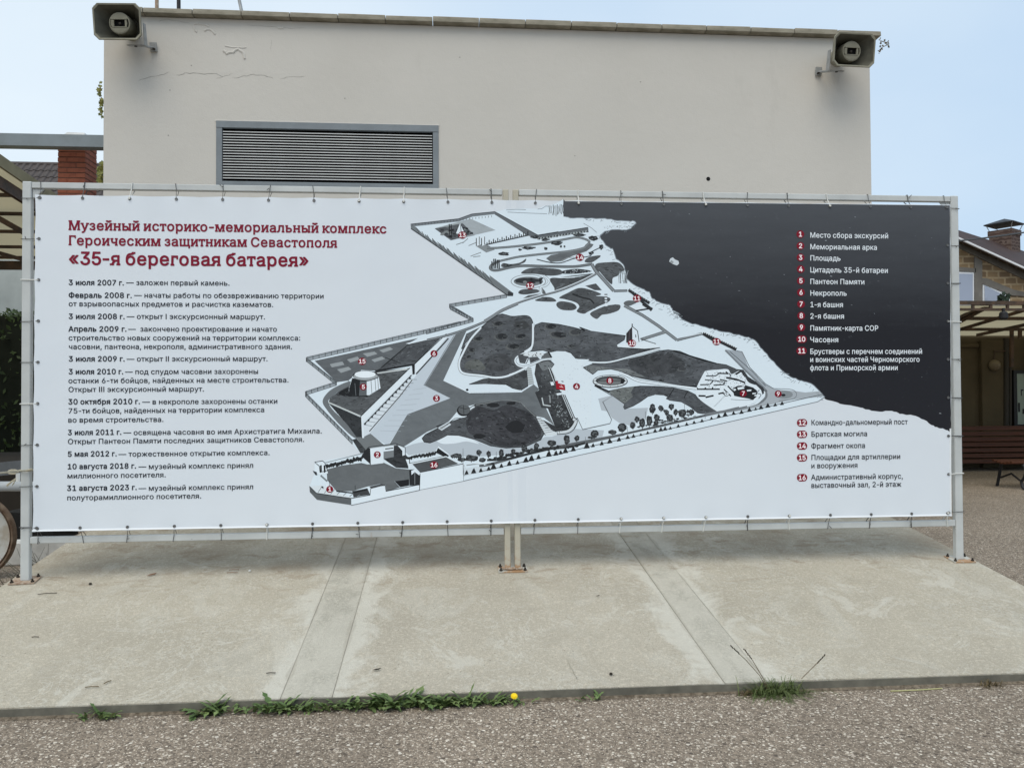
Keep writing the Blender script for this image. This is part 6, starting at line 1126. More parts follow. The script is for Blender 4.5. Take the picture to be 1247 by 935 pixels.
BODY = [('3 июля 2007 г.', 84, 347.2, 151, '— заложен первый камень.', 154.3, 279.6), ('Февраль 2008 г.', 84, 362.6, 160.7, '— начаты работы по обезвреживанию территории', 164, 394.3),
 (None, 84, 373.0, 0, 'от взрывоопасных предметов и расчистка казематов.', 84, 332.8), ('3 июля 2008 г.', 84, 388.4, 152, '— открыт I экскурсионный маршрут.', 155, 322.8),
 ('Апрель 2009 г.', 84, 403.7, 154.3, '—  закончено проектирование и начато', 156.7, 337.2), (None, 84, 414.5, 0, 'строительство новых сооружений на территории комплекса:', 84, 365.7),
 (None, 84, 425.2, 0, 'часовни, пантеона, некрополя, административного здания.', 84, 355.7), ('3 июля 2009 г.', 84, 440.1, 152, '— открыт II экскурсионный маршрут.', 155, 326),
 ('3 июля 2010 г.', 84, 455.7, 150.3, '— под спудом часовни захоронены', 153, 314.5), (None, 83.7, 466.6, 0, 'останки 6-ти бойцов, найденных на месте строительства.', 83.7, 351.5),
 (None, 83.7, 477.3, 0, 'Открыт III экскурсионный маршрут.', 83.7, 248.5), ('30 октября 2010 г.', 83.5, 492.3, 170.7, '— в некрополе захоронены останки', 173.9, 338),
 (None, 83.4, 503.3, 0, '75-ти бойцов, найденных на территории комплекса', 83.4, 322), (None, 83.2, 514.4, 0, 'во время строительства.', 83.2, 199.2),
 ('3 июля 2011 г.', 83, 529.7, 148, '— освящена часовня во имя Архистратига Михаила.', 151, 392), (None, 83, 540.6, 0, 'Открыт Пантеон Памяти последних защитников Севастополя.', 83, 370.5),
 ('5 мая 2012 г.', 82.8, 555.9, 142.3, '— торжественное открытие комплекса.', 145, 328.5), ('10 августа 2018 г.', 82.5, 571.1, 165.9, '— музейный комплекс принял', 169.4, 308.5),
 (None, 82.3, 582.4, 0, 'миллионного посетителя.', 82.3, 202), ('31 августа 2023 г.', 82, 597.4, 166.7, '— музейный комплекс принял', 169.4, 308.5), (None, 82, 609, 0, 'полуторамиллионного посетителя.', 82, 245.2)]
for bt, u, v, ue, rt, ru, re_ in BODY:
    if bt: text(bt, 'B', u, v, ue, 6.3, INKC)
    text(rt, 'R', ru, v, re_, 6.2, INKC)
for s, v, e_ in (('Место сбора экскурсий', 289.5, 1081.6), ('Мемориальная арка', 303.7, 1067.9), ('Площадь', 317.4, 1023.4), ('Цитадель 35-й батареи', 331.8, 1081.2), ('Пантеон Памяти', 346, 1052.7), ('Некрополь', 360, 1030.9),
                 ('1-я башня', 374, 1026.6), ('2-я башня', 388, 1027.9), ('Памятник-карта СОР', 402.6, 1069.4), ('Часовня', 416.7, 1020.9), ('Брустверы с перечнем соединений', 431, 1122.9), ('и воинских частей Черноморского', 440.8, 1119.7), ('флота и Приморской армии', 450.9, 1093.2)):
    text(s, 'R', 986.6, v, e_, 6.3, PALE)
for s, v, e_ in (('Командно-дальномерный пост', 517.5, 1105), ('Братская могила', 531.6, 1056), ('Фрагмент окопа', 546, 1053.4), ('Площадки для артиллерии', 559.9, 1096.3), ('и вооружения', 570, 1044.3), ('Административный корпус,', 584.1, 1099.5), ('выставочный зал, 2-й этаж', 593.9, 1097.4)):
    text(s, 'R', 988, v, e_, 6.3, INKC)
let = lt.build('lettering'); let['label'] = 'wine-red heading with dark and pale body text in Cyrillic'
# numbered badges
def badge(u, v, s, rx, ry, red=(118, 14, 34), hgt=5.6):
    lt2 = Print()
    cx_, cz_ = B2(u, v); ex, _ = B2(u+rx, v); _, ez = B2(u, v-ry); ax, az = ex-cx_, ez-cz_; P = []
    if rx > ry*1.15:
        for k in range(20): a = 2*math.pi*k/20; P.append((cx_+az*math.cos(a)+(ax-az)*(1 if math.cos(a) > 0 else -1), cz_+az*math.sin(a)))
    else: P = [(cx_+ax*math.cos(2*math.pi*k/20), cz_+az*math.sin(2*math.pi*k/20)) for k in range(20)]
    lt2.tri([P], red, 13)
    _, zt = B2(u, v-hgt); k = (zt-cz_)/505; w_ = sum(int(GLYPHS['B'][c_].split(';')[0]) for c_ in s)*.93
    x = cx_-w_*k/2; 
    for ch in s:
        adv, body = GLYPHS['B'][ch].split(';')
        for pl_ in body.split('/'):
            loops = [[tuple(map(int, p.split(','))) for p in c_.split()] for c_ in pl_.split('|')]
            lt2.tri([[(x+a*k, cz_-252*k+b_*k) for a, b_ in l] for l in loops], (232, 222, 226), 15)
        x += int(adv)*k*.93
    lt2.build('number_badge')
for n_, u, v in ((13, 563, 286.5), (12, 645.5, 348), (14, 706, 313.5), (11, 775.6, 363.5), (10, 769.5, 418), (11, 872.5, 416), (9, 947.5, 479.5), (7, 905, 479), (8, 742.5, 463.5), (4, 702, 470.5), (15, 441, 440), (5, 442.5, 471), (6, 528.5, 430.5), (3, 531.5, 485), (2, 459.5, 553.5), (1, 401.5, 595.5), (16, 528.5, 566)):
    badge(u, v, str(n_), 4.3 if n_ < 10 else 5.0, 4.1 if n_ < 10 else 4.5, hgt=5.0)
for k in range(9): badge(974.5+k*.15, 285.4+k*14.15, str(k+1), 4.7, 4.7)
badge(976, 413, '10', 6.3, 4.7); badge(976, 427.2, '11', 6.3, 4.7)
for n_, v in ((12, 514.6), (13, 528.7), (14, 542.9), (15, 557.2), (16, 581.4)): badge(976.6, v, str(n_), 6.3, 4.6)

# ================================================================== LEFT OF THE BUILDING
# brick pillar, every brick a part
PY = 6.2
pa, pb = onY(70, 200, PY), onY(104, 200, PY); pw = pb.x-pa.x; ptop = onY(85, 166, PY).z
pil = thing('brick_pillar', 'square red brick pillar carrying the grey beam left of the building', 'pillar', (pa.x, PY, GZ))
hgt_ = ptop-GZ; nc = round(hgt_/0.072); ch_ = hgt_/nc
b = MB(); b.box(.008, pw-.008, .008, pw-.008, 0, hgt_); b.build('mortar_core', M_MORTAR, pil)
bl = pw*0.66; bmeA = MB().box(0, bl-.004, 0, pw-bl-.004, 0, ch_-.012).mesh('brick', M_BRICK, bevel=.003); bmeB = MB().box(0, pw-bl-.004, 0, bl-.004, 0, ch_-.012).mesh('brick_end', M_BRICK, bevel=.003)
for k in range(nc):
    z = k*ch_; d_ = pw-bl
    for me_, x, y in (((bmeA, 0, 0), (bmeB, bl, 0), (bmeA, d_, bl), (bmeB, 0, d_)) if k % 2 == 0 else ((bmeB, 0, 0), (bmeA, d_, 0), (bmeB, bl, d_), (bmeA, 0, bl))):
        link('brick', me_, pil, (x+rnd.uniform(-.002, .002)+.002, y+rnd.uniform(-.003, .003)+.002, z+.004))
# beam
zt, zb = onY(60, 165.5, PY-.18).z, onY(60, 180.5, PY-.18).z
xr = BX0+.3
b = MB(); b.box(-16, xr, PY-.26, PY-.10, zb, zt); tag(b.build('steel_beam', M_BEAM, None, bevel=.004), 'long grey painted beam resting on the brick pillar left of the building', 'beam')
b = MB(); b.add([(pa.x+.05, PY+.02, ptop+.02), (pb.x-.02, PY+.02, ptop+.02), (pb.x-.02, PY+.3, ptop+.02), (pa.x+.05, PY+.3, ptop+.02), (pa.x+.10, PY+.05, ptop+.075), (pb.x-.03, PY+.05, ptop+.07), (pb.x-.05, PY+.28, ptop+.07), (pa.x+.12, PY+.28, ptop+.075)],
                 [(0, 3, 2, 1), (4, 5, 6, 7), (0, 1, 5, 4), (1, 2, 6, 5), (2, 3, 7, 6), (3, 0, 4, 7)]); b.build('pillar_cap', M_KERB, pil, (-pa.x, -PY, -GZ), bevel=.01)
# tiled roof beyond
RY = 19.0
r0, r1 = onY(5, 201, RY+.8), onY(127, 226, RY)
rx0, rx1 = r0.x-1.5, onY(140, 210, RY).x+.5; zr1 = onY(60, 200.5, RY+.8).z; zr0 = zr1-1.35
house = thing('house', 'low building with a dark brown tiled roof seen beyond the brick pillar', 'house', (rx0, RY, GZ))
b = MB(); b.box(.2, rx1-rx0-.2, .4, 5, 0, zr0-GZ+.1); b.build('wall', M_OCHRE, house)
rowd, roww = .34, .20; ncol = int((rx1-rx0)/roww); nrow = 5
b = MB(); V = []; nx = 6
for j in (0, 1):
    for i in range(nx+1):
        t = i/nx; x = t*roww; zz = .035*math.sin(t*math.pi)**2 if t < .8 else .0
        V.append((x, j*(-rowd-.05), zz+(.02 if j == 1 else 0)))
for i in range(nx+1): V.append((V[nx+1+i][0], -rowd-.05, V[nx+1+i][2]-.02))
b.add(V, [(i, i+1, nx+2+i, nx+1+i) for i in range(nx)]+[(nx+1+i, nx+2+i, 2*nx+3+i, 2*nx+2+i) for i in range(nx)])
tm = b.mesh('roof_tile', M_TILE)
roof = MB(); roof.add([(-.05, -.75, zr0-GZ-.40), (rx1-rx0+.05, -.75, zr0-GZ-.40), (rx1-rx0+.05, .8, zr1-GZ-.03), (-.05, .8, zr1-GZ-.03), (rx1-rx0+.05, 5, zr0-GZ), (-.05, 5, zr0-GZ)], [(0, 1, 2, 3), (3, 2, 4, 5)])
roof_o = roof.build('roof', M_TILE, house)
slp = math.atan2((zr1-.03)-(zr0-.40), 1.55)
for r_ in range(nrow):
    for c_ in range(ncol):
        d_ = r_*rowd*1.0; o = link('roof_tile', tm, roof_o, (c_*roww, .8-d_*math.cos(slp), zr1-GZ-d_*math.sin(slp)+.01)); o.rotation_euler = (slp, 0, 0)
b = MB(); b.tube([(-.05, .82, zr1-GZ+.01), (rx1-rx0+.05, .82, zr1-GZ+.01)], .07, 8); b.build('ridge', M_TILE, roof_o, smooth=True)
# shed awning: fabric plane falling away from the camera, right hand edge at x = -5.6
AX = -5.6
e0, e1 = onX(0, 196, AX), onX(38, 222.5, AX)
def on_awn(u, v, dz=0):
    n_ = Vector((1, 0, 0)).cross(e1-e0); d = ray(u, v); return CAM+d*((e0-CAM).dot(n_)/d.dot(n_))
sl = (e1.z-e0.z)/(e1.y-e0.y)
ay0, ay1 = e0.y-1.2, on_awn(0, 316).y
def az(y): return e0.z+(y-e0.y)*sl
awn = thing('awning', 'beige fabric awning on brown steel at the left edge of the picture', 'awning', (AX, ay0, GZ))
def AL(x, y, z): return (x-AX, y-ay0, z-GZ)
AW = -13.0
b = MB(); b.add([AL(AW, ay0, az(ay0)), AL(AX-.02, ay0, az(ay0)), AL(AX-.02, ay1, az(ay1)), AL(AW, ay1, az(ay1))], [(0, 1, 2, 3)]); b.build('fabric', M_AWN, awn)
b = MB(); b.bar(AL(AX, ay0, az(ay0)), AL(AX, ay1, az(ay1)), .03, .14); b.build('edge_border', M_AWNEDGE, awn)
b = MB(); b.bar(AL(AX-.10, ay0, az(ay0)-.20), AL(AX-.10, ay1, az(ay1)-.16), .05, .14); b.build('beam', M_DKSTEEL, awn)
for v in (232, 255, 277, 296, 309):
    y = on_awn(5, v).y; b = MB(); b.bar(AL(AW, y, az(y)-.06), AL(AX, y, az(y)-.06), .04, .045); b.build('purlin', M_DKSTEEL, awn)
b = MB(); b.bar(AL(AW, ay1, az(ay1)-.10), AL(AX, ay1, az(ay1)-.10), .08, .14); b.build('beam', M_DKSTEEL, awn)
for (u0, v0, u1, v1, w_) in ((-30, 250, 34, 286, .07), (-30, 300, 34, 318, .06)):
    ym = on_awn(10, (v0+v1)/2-15).y; a, c_ = onY(u0, v0, ym), onY(u1, v1, ym); b = MB(); b.bar(AL(*a), AL(*c_), .06, w_); b.build('brace', M_DKSTEEL, awn)
for y in (ay0+.3, ay1):
    for x in (AX-.10, AW):
        b = MB(); b.box(x-.04-AX, x+.04-AX, y-ay0-.04, y-ay0+.04, 0, az(y)-GZ-.1)
        if x < -10 or y > ay1-.1: b.build('post', M_DKSTEEL, awn)
# grey wall, hedge, dark things below the awning
gy = ay1+3.0; wz = onY(10, 322, gy).z+.3
b = MB(); b.box(-24, -5.0, gy, gy+.3, GZ, wz); tag(b.build('garden_wall', M_GREYWALL), 'mottled grey rendered wall behind the hedge on the left', 'wall')
def leaves(name, n_, fn, size, m, label=None, cat=None, parent=None, loc=(0, 0, 0)):
    b = MB()
    for k in range(n_):
        p, nn = fn(k); s = size*rnd.uniform(.6, 1.3)
        a = Vector((rnd.uniform(-1, 1), rnd.uniform(-1, 1), rnd.uniform(-1, 1))).normalized(); t1 = a.cross(nn).normalized(); t2 = (nn+a*.9).normalized().cross(t1).normalized()
        b.add([p-t1*s*.28, p-t2*s*.5, p+t1*s*.28, p+t2*s*.6], [(0, 1, 2, 3)])
    o = b.build(name, m, parent, loc)
    if label: tag(o, label, cat)
    return o
hy = ay1+1.2; hz = onY(15, 378, hy).z
NL = 15000
hedge = thing('hedge', 'dark clipped hedge standing in the shade under the left awning', 'hedge', (0, hy, GZ))
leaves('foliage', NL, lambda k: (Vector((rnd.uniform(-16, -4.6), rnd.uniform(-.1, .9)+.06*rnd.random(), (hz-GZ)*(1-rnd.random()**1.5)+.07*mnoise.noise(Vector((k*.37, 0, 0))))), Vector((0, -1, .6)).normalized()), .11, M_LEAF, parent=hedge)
b = MB(); b.box(-16, -4.75, .10, .8, 0, hz-GZ-.10); b.build('shade_core', mat('hedge_depth', (.008, .011, .005), .9), hedge)  # solid near-black core: the shade between the leaves put into its colour
# raised shop-like dark wall under awning, plank and pipe rail
q0, q1 = onY(-20, 575, 1.1), onY(60, 558, 1.1)
b = MB(); b.bar((q0.x-.6, 1.1, q0.z-.04), (q1.x, 1.1, q1.z-.045), .02, .10); b.bar((q0.x-.2, 1.1, GZ), (q0.x-.2, 1.1, q0.z), .04, .04); b.bar((q1.x-.1, 1.1, GZ), (q1.x-.1, 1.1, q1.z-.06), .04, .04)
tag(b.build('plank_rail', M_PLANK), 'thin grey plank rail behind the left post', 'rail')
q0, q1 = onY(-20, 588, .8), onY(43, 592, .8)
rail = thing('pipe_barrier', 'pale thick horizontal pipe barrier just behind the left post', 'barrier', (q0.x, .8, q0.z))
b = MB(); b.tube([(-2.2, 0, 0), (q1.x-q0.x+.02, 0, q1.z-q0.z)], .036, 14); b.build('pipe', M_PIPE, rail, smooth=True)
for lx in (-2.1, -.55): MB().tube([(lx, .0, -.03), (lx, .0, GZ-q0.z)], .03, 10).build('leg', M_PIPE, rail, smooth=True)
# rope tied round the left post
yr = -.06; R_ = [onY(-25, 578, -.5), onY(8, 575, -.25), onY(22, 573.5, -.10), onY(31, 573, yr+.02), onY(39, 571, yr+.02)]
rope = thing('rope', 'pale rope tied round the left post with a white toggle and frayed end', 'rope', R_[2])
b = MB(); b.tube([p-R_[2] for p in R_], .0055, 8); k0 = R_[3]-R_[2]
lp = [Vector((-FX+.040*math.cos(a), .040*math.sin(a), R_[3].z))-R_[2] for a in [math.pi*2*i/14 for i in range(15)]]; b.tube(lp, .0055, 6); b.build('cord', M_ROPE, rope, smooth=True)
t0 = onY(22, 576, -.12)-R_[2]; b = MB(); b.tube([t0, t0+Vector((0, 0, -.05))], .012, 10); b.build('toggle', M_ZIP, rope, smooth=True)
b = MB(); b.tube([t0+Vector((-.03+.03*math.cos(a), 0, .012*math.sin(a)+.008)) for a in [math.pi*2*i/10 for i in range(11)]], .005, 6); b.build('knot', M_ROPE, rope, smooth=True)
for k in range(8):
    b = MB(); a = t0+Vector((-.012, 0, -.03)); b.tube([a, a+Vector((rnd.uniform(-.06, -.01), rnd.uniform(-.01, .01), rnd.uniform(-.055, -.035)))], .0028, 5); b.build('frayed_strand', M_ROPE, rope)
# big round disc wheel with rusty rim
wc = onY(-34, 657, 1.35); wc = wc+(CAM-wc)*0; rr = (onY(20, 657, 1.35).x-wc.x)
wheel = thing('disc_wheel', 'large worn white disc wheel with a rusty rim beside the left post', 'wheel', (wc.x, 1.35, GZ+rr))
b = MB(); b.lathe([(rr*.88, -.005), (rr*.89, -.03), (rr*.91, -.035), (rr*.925, -.02), (rr*.94, -.04), (rr*.985, -.045), (rr, -.03), (rr, .012), (rr*.93, .02), (rr*.8, .012)], (0, 0, 0), 'Y', 64, False); b.build('rim', mat('dark_rusted_rim', (.10, .06, .038), .9, .4, 12, (.21, .155, .11), .4, 60), wheel, smooth=True)
b = MB(); b.lathe([(0, -.04), (rr*.25, -.045), (rr*.30, -.02), (rr*.70, .0), (rr*.87, -.012), (rr*.89, .0), (rr*.89, .01), (0, .01)], (0, 0, 0), 'Y', 40); b.build('disc', M_DISC, wheel, smooth=True)
b = MB(); b.lathe([(0, -.07), (rr*.10, -.07), (rr*.12, -.04)], (0, 0, 0), 'Y', 20); b.build('hub', M_RUST, wheel, smooth=True)
# whitewashed kerb and the dark backdrop of stacked things
ka, kb_ = onZ(18, 692, GZ), onZ(76, 684, GZ)
b = MB(); b.bar((ka.x-2.5, ka.y, GZ+.10), (XS[0]-.10, kb_.y, GZ+.10), .16, .20); tag(b.build('kerb', M_KERB, None, bevel=.012), 'low whitewashed kerb left of the concrete apron', 'kerb')
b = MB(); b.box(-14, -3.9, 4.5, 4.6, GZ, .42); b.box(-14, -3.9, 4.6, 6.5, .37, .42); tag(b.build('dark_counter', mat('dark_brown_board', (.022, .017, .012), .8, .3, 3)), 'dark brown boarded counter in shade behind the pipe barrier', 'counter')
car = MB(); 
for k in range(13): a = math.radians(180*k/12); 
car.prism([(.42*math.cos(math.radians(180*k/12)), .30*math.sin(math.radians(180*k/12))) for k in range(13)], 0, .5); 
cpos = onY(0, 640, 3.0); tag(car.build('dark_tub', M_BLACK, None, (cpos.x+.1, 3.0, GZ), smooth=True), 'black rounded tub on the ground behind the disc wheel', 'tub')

# ivy on the building's left edge and dry twigs on the right speaker
def ivy(name, spots, m, label, cat, size, y, n_):
    P0 = onY(*spots[0], y); t = thing(name, label, cat, P0)
    b = MB()
    for k in range(n_):
        s = rnd.choice(spots); p = onY(s[0]+rnd.uniform(-2.4, 2.0), s[1]+rnd.uniform(-4, 4), y+rnd.uniform(-.05, .05))-P0; r_ = size*rnd.uniform(.6, 1.2); a0 = rnd.uniform(0, 6.28); tl = rnd.uniform(-.6, .6)
        L_ = []
        for q in range(10):
            a = a0+2*math.pi*q/10; rr_ = r_*(1 if q % 2 == 0 else .55); L_.append(p+Vector((rr_*math.cos(a), tl*rr_*math.sin(a)+rnd.uniform(-.004, .004), rr_*math.sin(a))))
        b.add([p]+L_, [(0, q+1, (q+1) % 10+1) for q in range(10)])
    b.build('leaf_cluster', m, t)
    b = MB(); b.tube([onY(s[0]+rnd.uniform(0, 2), s[1], y+.03)-P0 for s in spots], .004, 5); b.build('stem', M_DRY, t)
ivy('ivy', [(122, 104), (121, 112), (123, 120), (124, 126), (122.5, 134), (123, 142)], M_YLEAF, 'small yellowing ivy on the left corner of the building, high up', 'ivy', .022, BY+.12, 34)
ivy('ivy', [(124, 200), (123, 208), (123.5, 214), (122.5, 221), (123, 228)], M_YLEAF, 'yellow-green ivy low on the building corner beside the brick pillar', 'ivy', .028, BY+.15, 46)
ivy('dry_twig', [(1072, 50), (1078, 52), (1081, 54), (1073, 58), (1071, 63)], M_DRY, 'dry twig tangle hanging behind the right loudspeaker', 'twig', .012, BY+.05, 26)

# ================================================================== RIGHT SIDE
# canopy on brown steel trusses
CF = 5.6; CB = 9.6
def cz(y): return czf+(y-CF)*csl
zf = onY(1205, 374, CF).z; zb_ = onY(1205, 410, CB).z; czf = zf; csl = (zb_-zf)/(CB-CF)
cx0, cx1 = 3.95, 19.5
can = thing('canopy', 'beige fabric canopy on dark brown steel trusses right of the banner', 'canopy', (cx0, CF, GZ))
def CL(x, y, z): return (x-cx0, y-CF, z-GZ)
b = MB(); b.add([CL(cx0, CF, cz(CF)+.02), CL(cx1, CF, cz(CF)+.02), CL(cx1, CB, cz(CB)+.02), CL(cx0, CB, cz(CB)+.02)], [(0, 1, 2, 3)]); b.build('fabric', M_AWN, can)
for v in (385.5, 399):
    # purlin depth found where its row of the photograph meets the fabric plane
    d = ray(1205, v); y = CF+(cz(CF)-onY(1205, v, CF).z)/((d.z/d.y)-csl) if abs((d.z/d.y)-csl) > 1e-6 else CF+1
    y = min(max(y, CF+.3), CB-.3); b = MB(); b.bar(CL(cx0, y, cz(y)-.03), CL(cx1, y, cz(y)-.03), .05, .05); b.build('purlin', M_DKSTEEL, can)
zt1, zt0 = onY(1205, 369, CF-.05).z, onY(1205, 377, CF-.05).z
b = MB(); b.bar(CL(cx0, CF-.05, zt1), CL(cx1, CF-.05, zt1), .05, .055); b.build('truss_chord', M_DKSTEEL, can)
b = MB(); b.bar(CL(cx0, CF-.05, zt0), CL(cx1, CF-.05, zt0), .04, .035); b.build('truss_chord', M_DKSTEEL, can)
x = cx0+.2
while x < cx1:
    b = MB(); b.bar(CL(x, CF-.05, zt0+.018), CL(x, CF-.05, zt1-.028), .035, .03, (0, 1, 0)); b.build('truss_web', M_DKSTEEL, can); x += .27+rnd.uniform(-.03, .06)
for (u0, v0, u1, v1) in ((1150, 402, 1204, 373), (1150, 407, 1260, 374), (1190, 408, 1260, 393), (1150, 396, 1200, 371)):
    a, c_ = onY(u0, v0, CF+1.6), onY(u1, v1, CF+.1); b = MB(); b.bar(CL(*a), CL(*c_), .035, .045); b.build('brace', M_DKSTEEL, can)
for (u, v0, v1) in ((1232, 400, 447), (1242, 400, 412)):
    a, c_ = onY(u, v0, CB-1.1), onY(u, v1, CB-1.1); b = MB(); b.bar(CL(*a), CL(*c_), .05, .05, (0, 1, 0)); b.build('hanger', M_DKSTEEL, can)
for x in (cx1-.1, 10.9):
    for y in (CF, CB-.1): 
        b = MB(); b.box(x-cx0-.04, x-cx0+.04, y-CF-.04, y-CF+.04, 0, cz(y)-GZ-.04); b.build('post', M_DKSTEEL, can)
q = onY(1222, 379.5, CF-.09); lamp = MB(); lamp.tube([(0, 0, .05), (0, 0, 0)], .02, 8); lamp.lathe([(.035, .0), (.055, -.02), (.06, -.09), (.03, -.12), (0, -.12)], (0, 0, 0), 'Z', 12)
tag(lamp.build('hanging_lantern', M_IRON, None, (q.x, CF-.09, q.z), smooth=True), 'small dark lantern hanging from the canopy truss', 'lantern')
# ochre wall with pilasters under the canopy
wy = CB+.02
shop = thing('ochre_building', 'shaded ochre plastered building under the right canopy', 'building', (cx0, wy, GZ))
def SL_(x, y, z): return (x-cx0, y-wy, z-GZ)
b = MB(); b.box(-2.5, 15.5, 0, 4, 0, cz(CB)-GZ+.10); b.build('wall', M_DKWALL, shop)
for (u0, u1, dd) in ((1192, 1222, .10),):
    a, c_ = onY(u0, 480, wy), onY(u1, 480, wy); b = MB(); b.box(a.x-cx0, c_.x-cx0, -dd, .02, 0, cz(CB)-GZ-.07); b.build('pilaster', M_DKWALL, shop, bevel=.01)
a, c_ = onY(1150, 421, wy), onY(1191, 421, wy); b = MB(); b.box(a.x-cx0, c_.x-cx0-.02, -.06, .02, a.z-GZ-.03, a.z-GZ+.04); b.build('ledge', M_DKWALL, shop)
q = onY(1211, 445, wy-.14); b = MB(); b.lathe([(0, -.10), (.05, -.09), (.10, -.05), (.115, 0), (.10, .03), (0, .03)], SL_(q.x, wy-.14, q.z), 'Y', 20)
lamp2 = b.build('wall_lamp', mat('yellowed_lamp_glass', (.17, .135, .085), .4), shop, smooth=True)
b = MB(); b.tube([SL_(q.x, wy-.13, q.z+.1), SL_(q.x+.01, wy-.13, q.z+.28), SL_(q.x+.35, wy-.12, q.z+.28)], .012, 6); b.build('lamp_arm', M_DKSTEEL, lamp2)
for (u, r_) in ((1225, .05), (1230, .03)):
    a, c_ = onY(u, 412, wy-.1), onY(u, 520, wy-.1); b = MB(); b.tube([SL_(*a), SL_(*c_)], r_, 10)
    b.build('downpipe', mat('dark_pipe_%d' % u, (.035, .03, .022), .6), shop, smooth=True)
a, c_ = onY(1233, 451, wy-.05), onY(1275, 520, wy-.05)
board = thing('notice_board', 'dark framed pale green notice board on the ochre wall at the right edge', 'notice board', (a.x, wy-.05, c_.z))
w_, h_ = c_.x-a.x, a.z-c_.z
b = MB(); b.box(0, w_, -.03, .045, 0, .06); b.box(0, w_, -.03, .045, h_-.06, h_); b.box(0, .07, -.028, .044, .06, h_-.06); b.box(w_-.07, w_, -.028, .044, .06, h_-.06); b.build('board_frame', M_IRON, board)
b = MB(); b.box(.065, w_-.065, 0, .04, .055, h_-.055); sh = b.build('poster', M_POSTER, board)
b = MB(); b.prism([(.10, .30), (.14, .30), (.14, .48), (.10, .48)], -.004, -.001); b.prism([(.19, .26), (.30, .28), (.24, .36), (.19, .36)], -.004, -.001); b.build('printed_figures', M_IRON, sh)
gp = Print(); adv, body = GLYPHS['B']['г'].split(';')
gp.tri([[(.155+int(p.split(',')[0])*.0002, .62+int(p.split(',')[1])*.0003) for p in body.split()]], (30, 34, 34), 1); me = bpy.data.meshes.new('printed_letter'); me.from_pydata([(x, y-.002, z) for x, y, z in gp.b.v], [], gp.b.f); me.materials.append(M_IRON); link('printed_letter', me, sh)
# long slatted wall bench
by_ = wy-.75; za, zb2 = onY(1200, 517.5, by_).z, onY(1200, 564, by_).z
bench = thing('slatted_wall_bench', 'long reddish brown slatted bench along the ochre wall', 'bench', (6.0, by_, GZ))
nsl = 7; sh_ = (za-zb2)/nsl
sm = MB().box(0, 9.4, 0, .035, 0, sh_-.022).mesh('slat', M_BENCH, bevel=.004)
for k in range(nsl): link('slat', sm, bench, (0, .025*k*.6, zb2-GZ+k*sh_))
for x in (.1, 2.4, 4.7, 7.0, 9.2): MB().box(x, x+.06, .08, .14, 0, za-GZ-.03).build('leg', M_IRON, bench)
b = MB(); b.box(0, 9.4, .18, .70, .50, .53) ; b.build('seat', M_BENCH, bench)
# park bench with curved iron legs at the right edge
q = onZ(1244, 596, GZ); pbn = thing('park_bench', 'brown slatted bench with curved iron legs at the right edge', 'bench', (q.x, q.y, GZ), None, 0.05)
sm2 = MB().box(-.16, 1.5, 0, .055, 0, .028).mesh('slat', M_BENCH, bevel=.004)
for k in range(6): link('slat', sm2, pbn, (0, -.02+k*.072, .36+.012*abs(k-2.5)))
for x in (.0, 1.3):
    b = MB(); P = [(x, -.04, .37), (x, -.10, .28), (x, -.06, .18), (x, .0, .12), (x, -.02, .04), (x, -.07, .0)]; b.tube(P, .022, 8); b.tube([(x, .40, .37), (x, .44, .2), (x, .50, 0)], .022, 8); b.tube([(x, .0, .12), (x, .2, .22), (x, .42, .14)], .016, 6); b.build('leg', M_IRON, pbn, smooth=True)
# stone house with chimney
HY = 19.0
def HP(u, v, y=HY): return onY(u, v, y)
sto = thing('stone_house', 'unfinished tan stone house with a brown roof beyond the canopy', 'house', (HP(1168, 370).x, HY, GZ))
O = Vector((HP(1168, 370).x, HY, GZ))
def pane(quad, y0, y1, m, name, parent=sto, off=HY):
    b = MB(); b.prism([(HP(u, v).x-O.x, HP(u, v).z-O.z) for u, v in quad], y0, y1); return b.build(name, m, parent)
gx = [(1120, 700), (1300, 700), (1300, 354), (1247, 329), (1168, 293), (1120, 271)]
b = MB(); b.prism([(HP(u, min(v, 480)).x-O.x, max(0, HP(u, v).z-O.z)) for u, v in gx], 0, 6); wall_s = b.build('wall', M_STONE, sto)
pane([(1120, 275), (1300, 357), (1300, 366), (1247, 341), (1168, 303), (1120, 281)], -.06, 0, M_CONC, 'gable_band')
pane([(1186, 313), (1195, 318), (1195, 372), (1186, 372)], -.05, 0, M_CONC, 'concrete_column'); pane([(1160, 325), (1187, 327), (1187, 332), (1160, 330)], -.05, 0, M_CONC, 'lintel')
pane([(1195, 339), (1200, 339), (1233, 353), (1247, 356), (1247, 361), (1231, 360), (1195, 346)], -.05, 0, M_CONC, 'sloping_lintel')
def win(quad, name='window'):
    f = pane(quad, -.03, .05, M_WHITEP, name); cx_ = sum(u for u, v in quad)/len(quad); cy_ = sum(v for u, v in quad)/len(quad)
    ins = [(u+(2.0 if u < cx_ else -2.0)*(1 if len(quad) == 4 else .9), v+(2.4 if v < cy_ else -1.6)) for u, v in quad]
    b = MB(); b.prism([(HP(u, v).x-O.x, HP(u, v).z-O.z) for u, v in ins], -.045, -.035); b.build('pane', M_GLASS, f)
win([(1150, 331), (1185.5, 331.5), (1185.5, 372), (1150, 372)]); win([(1196, 345.5), (1229, 360), (1229, 372), (1196, 372)])
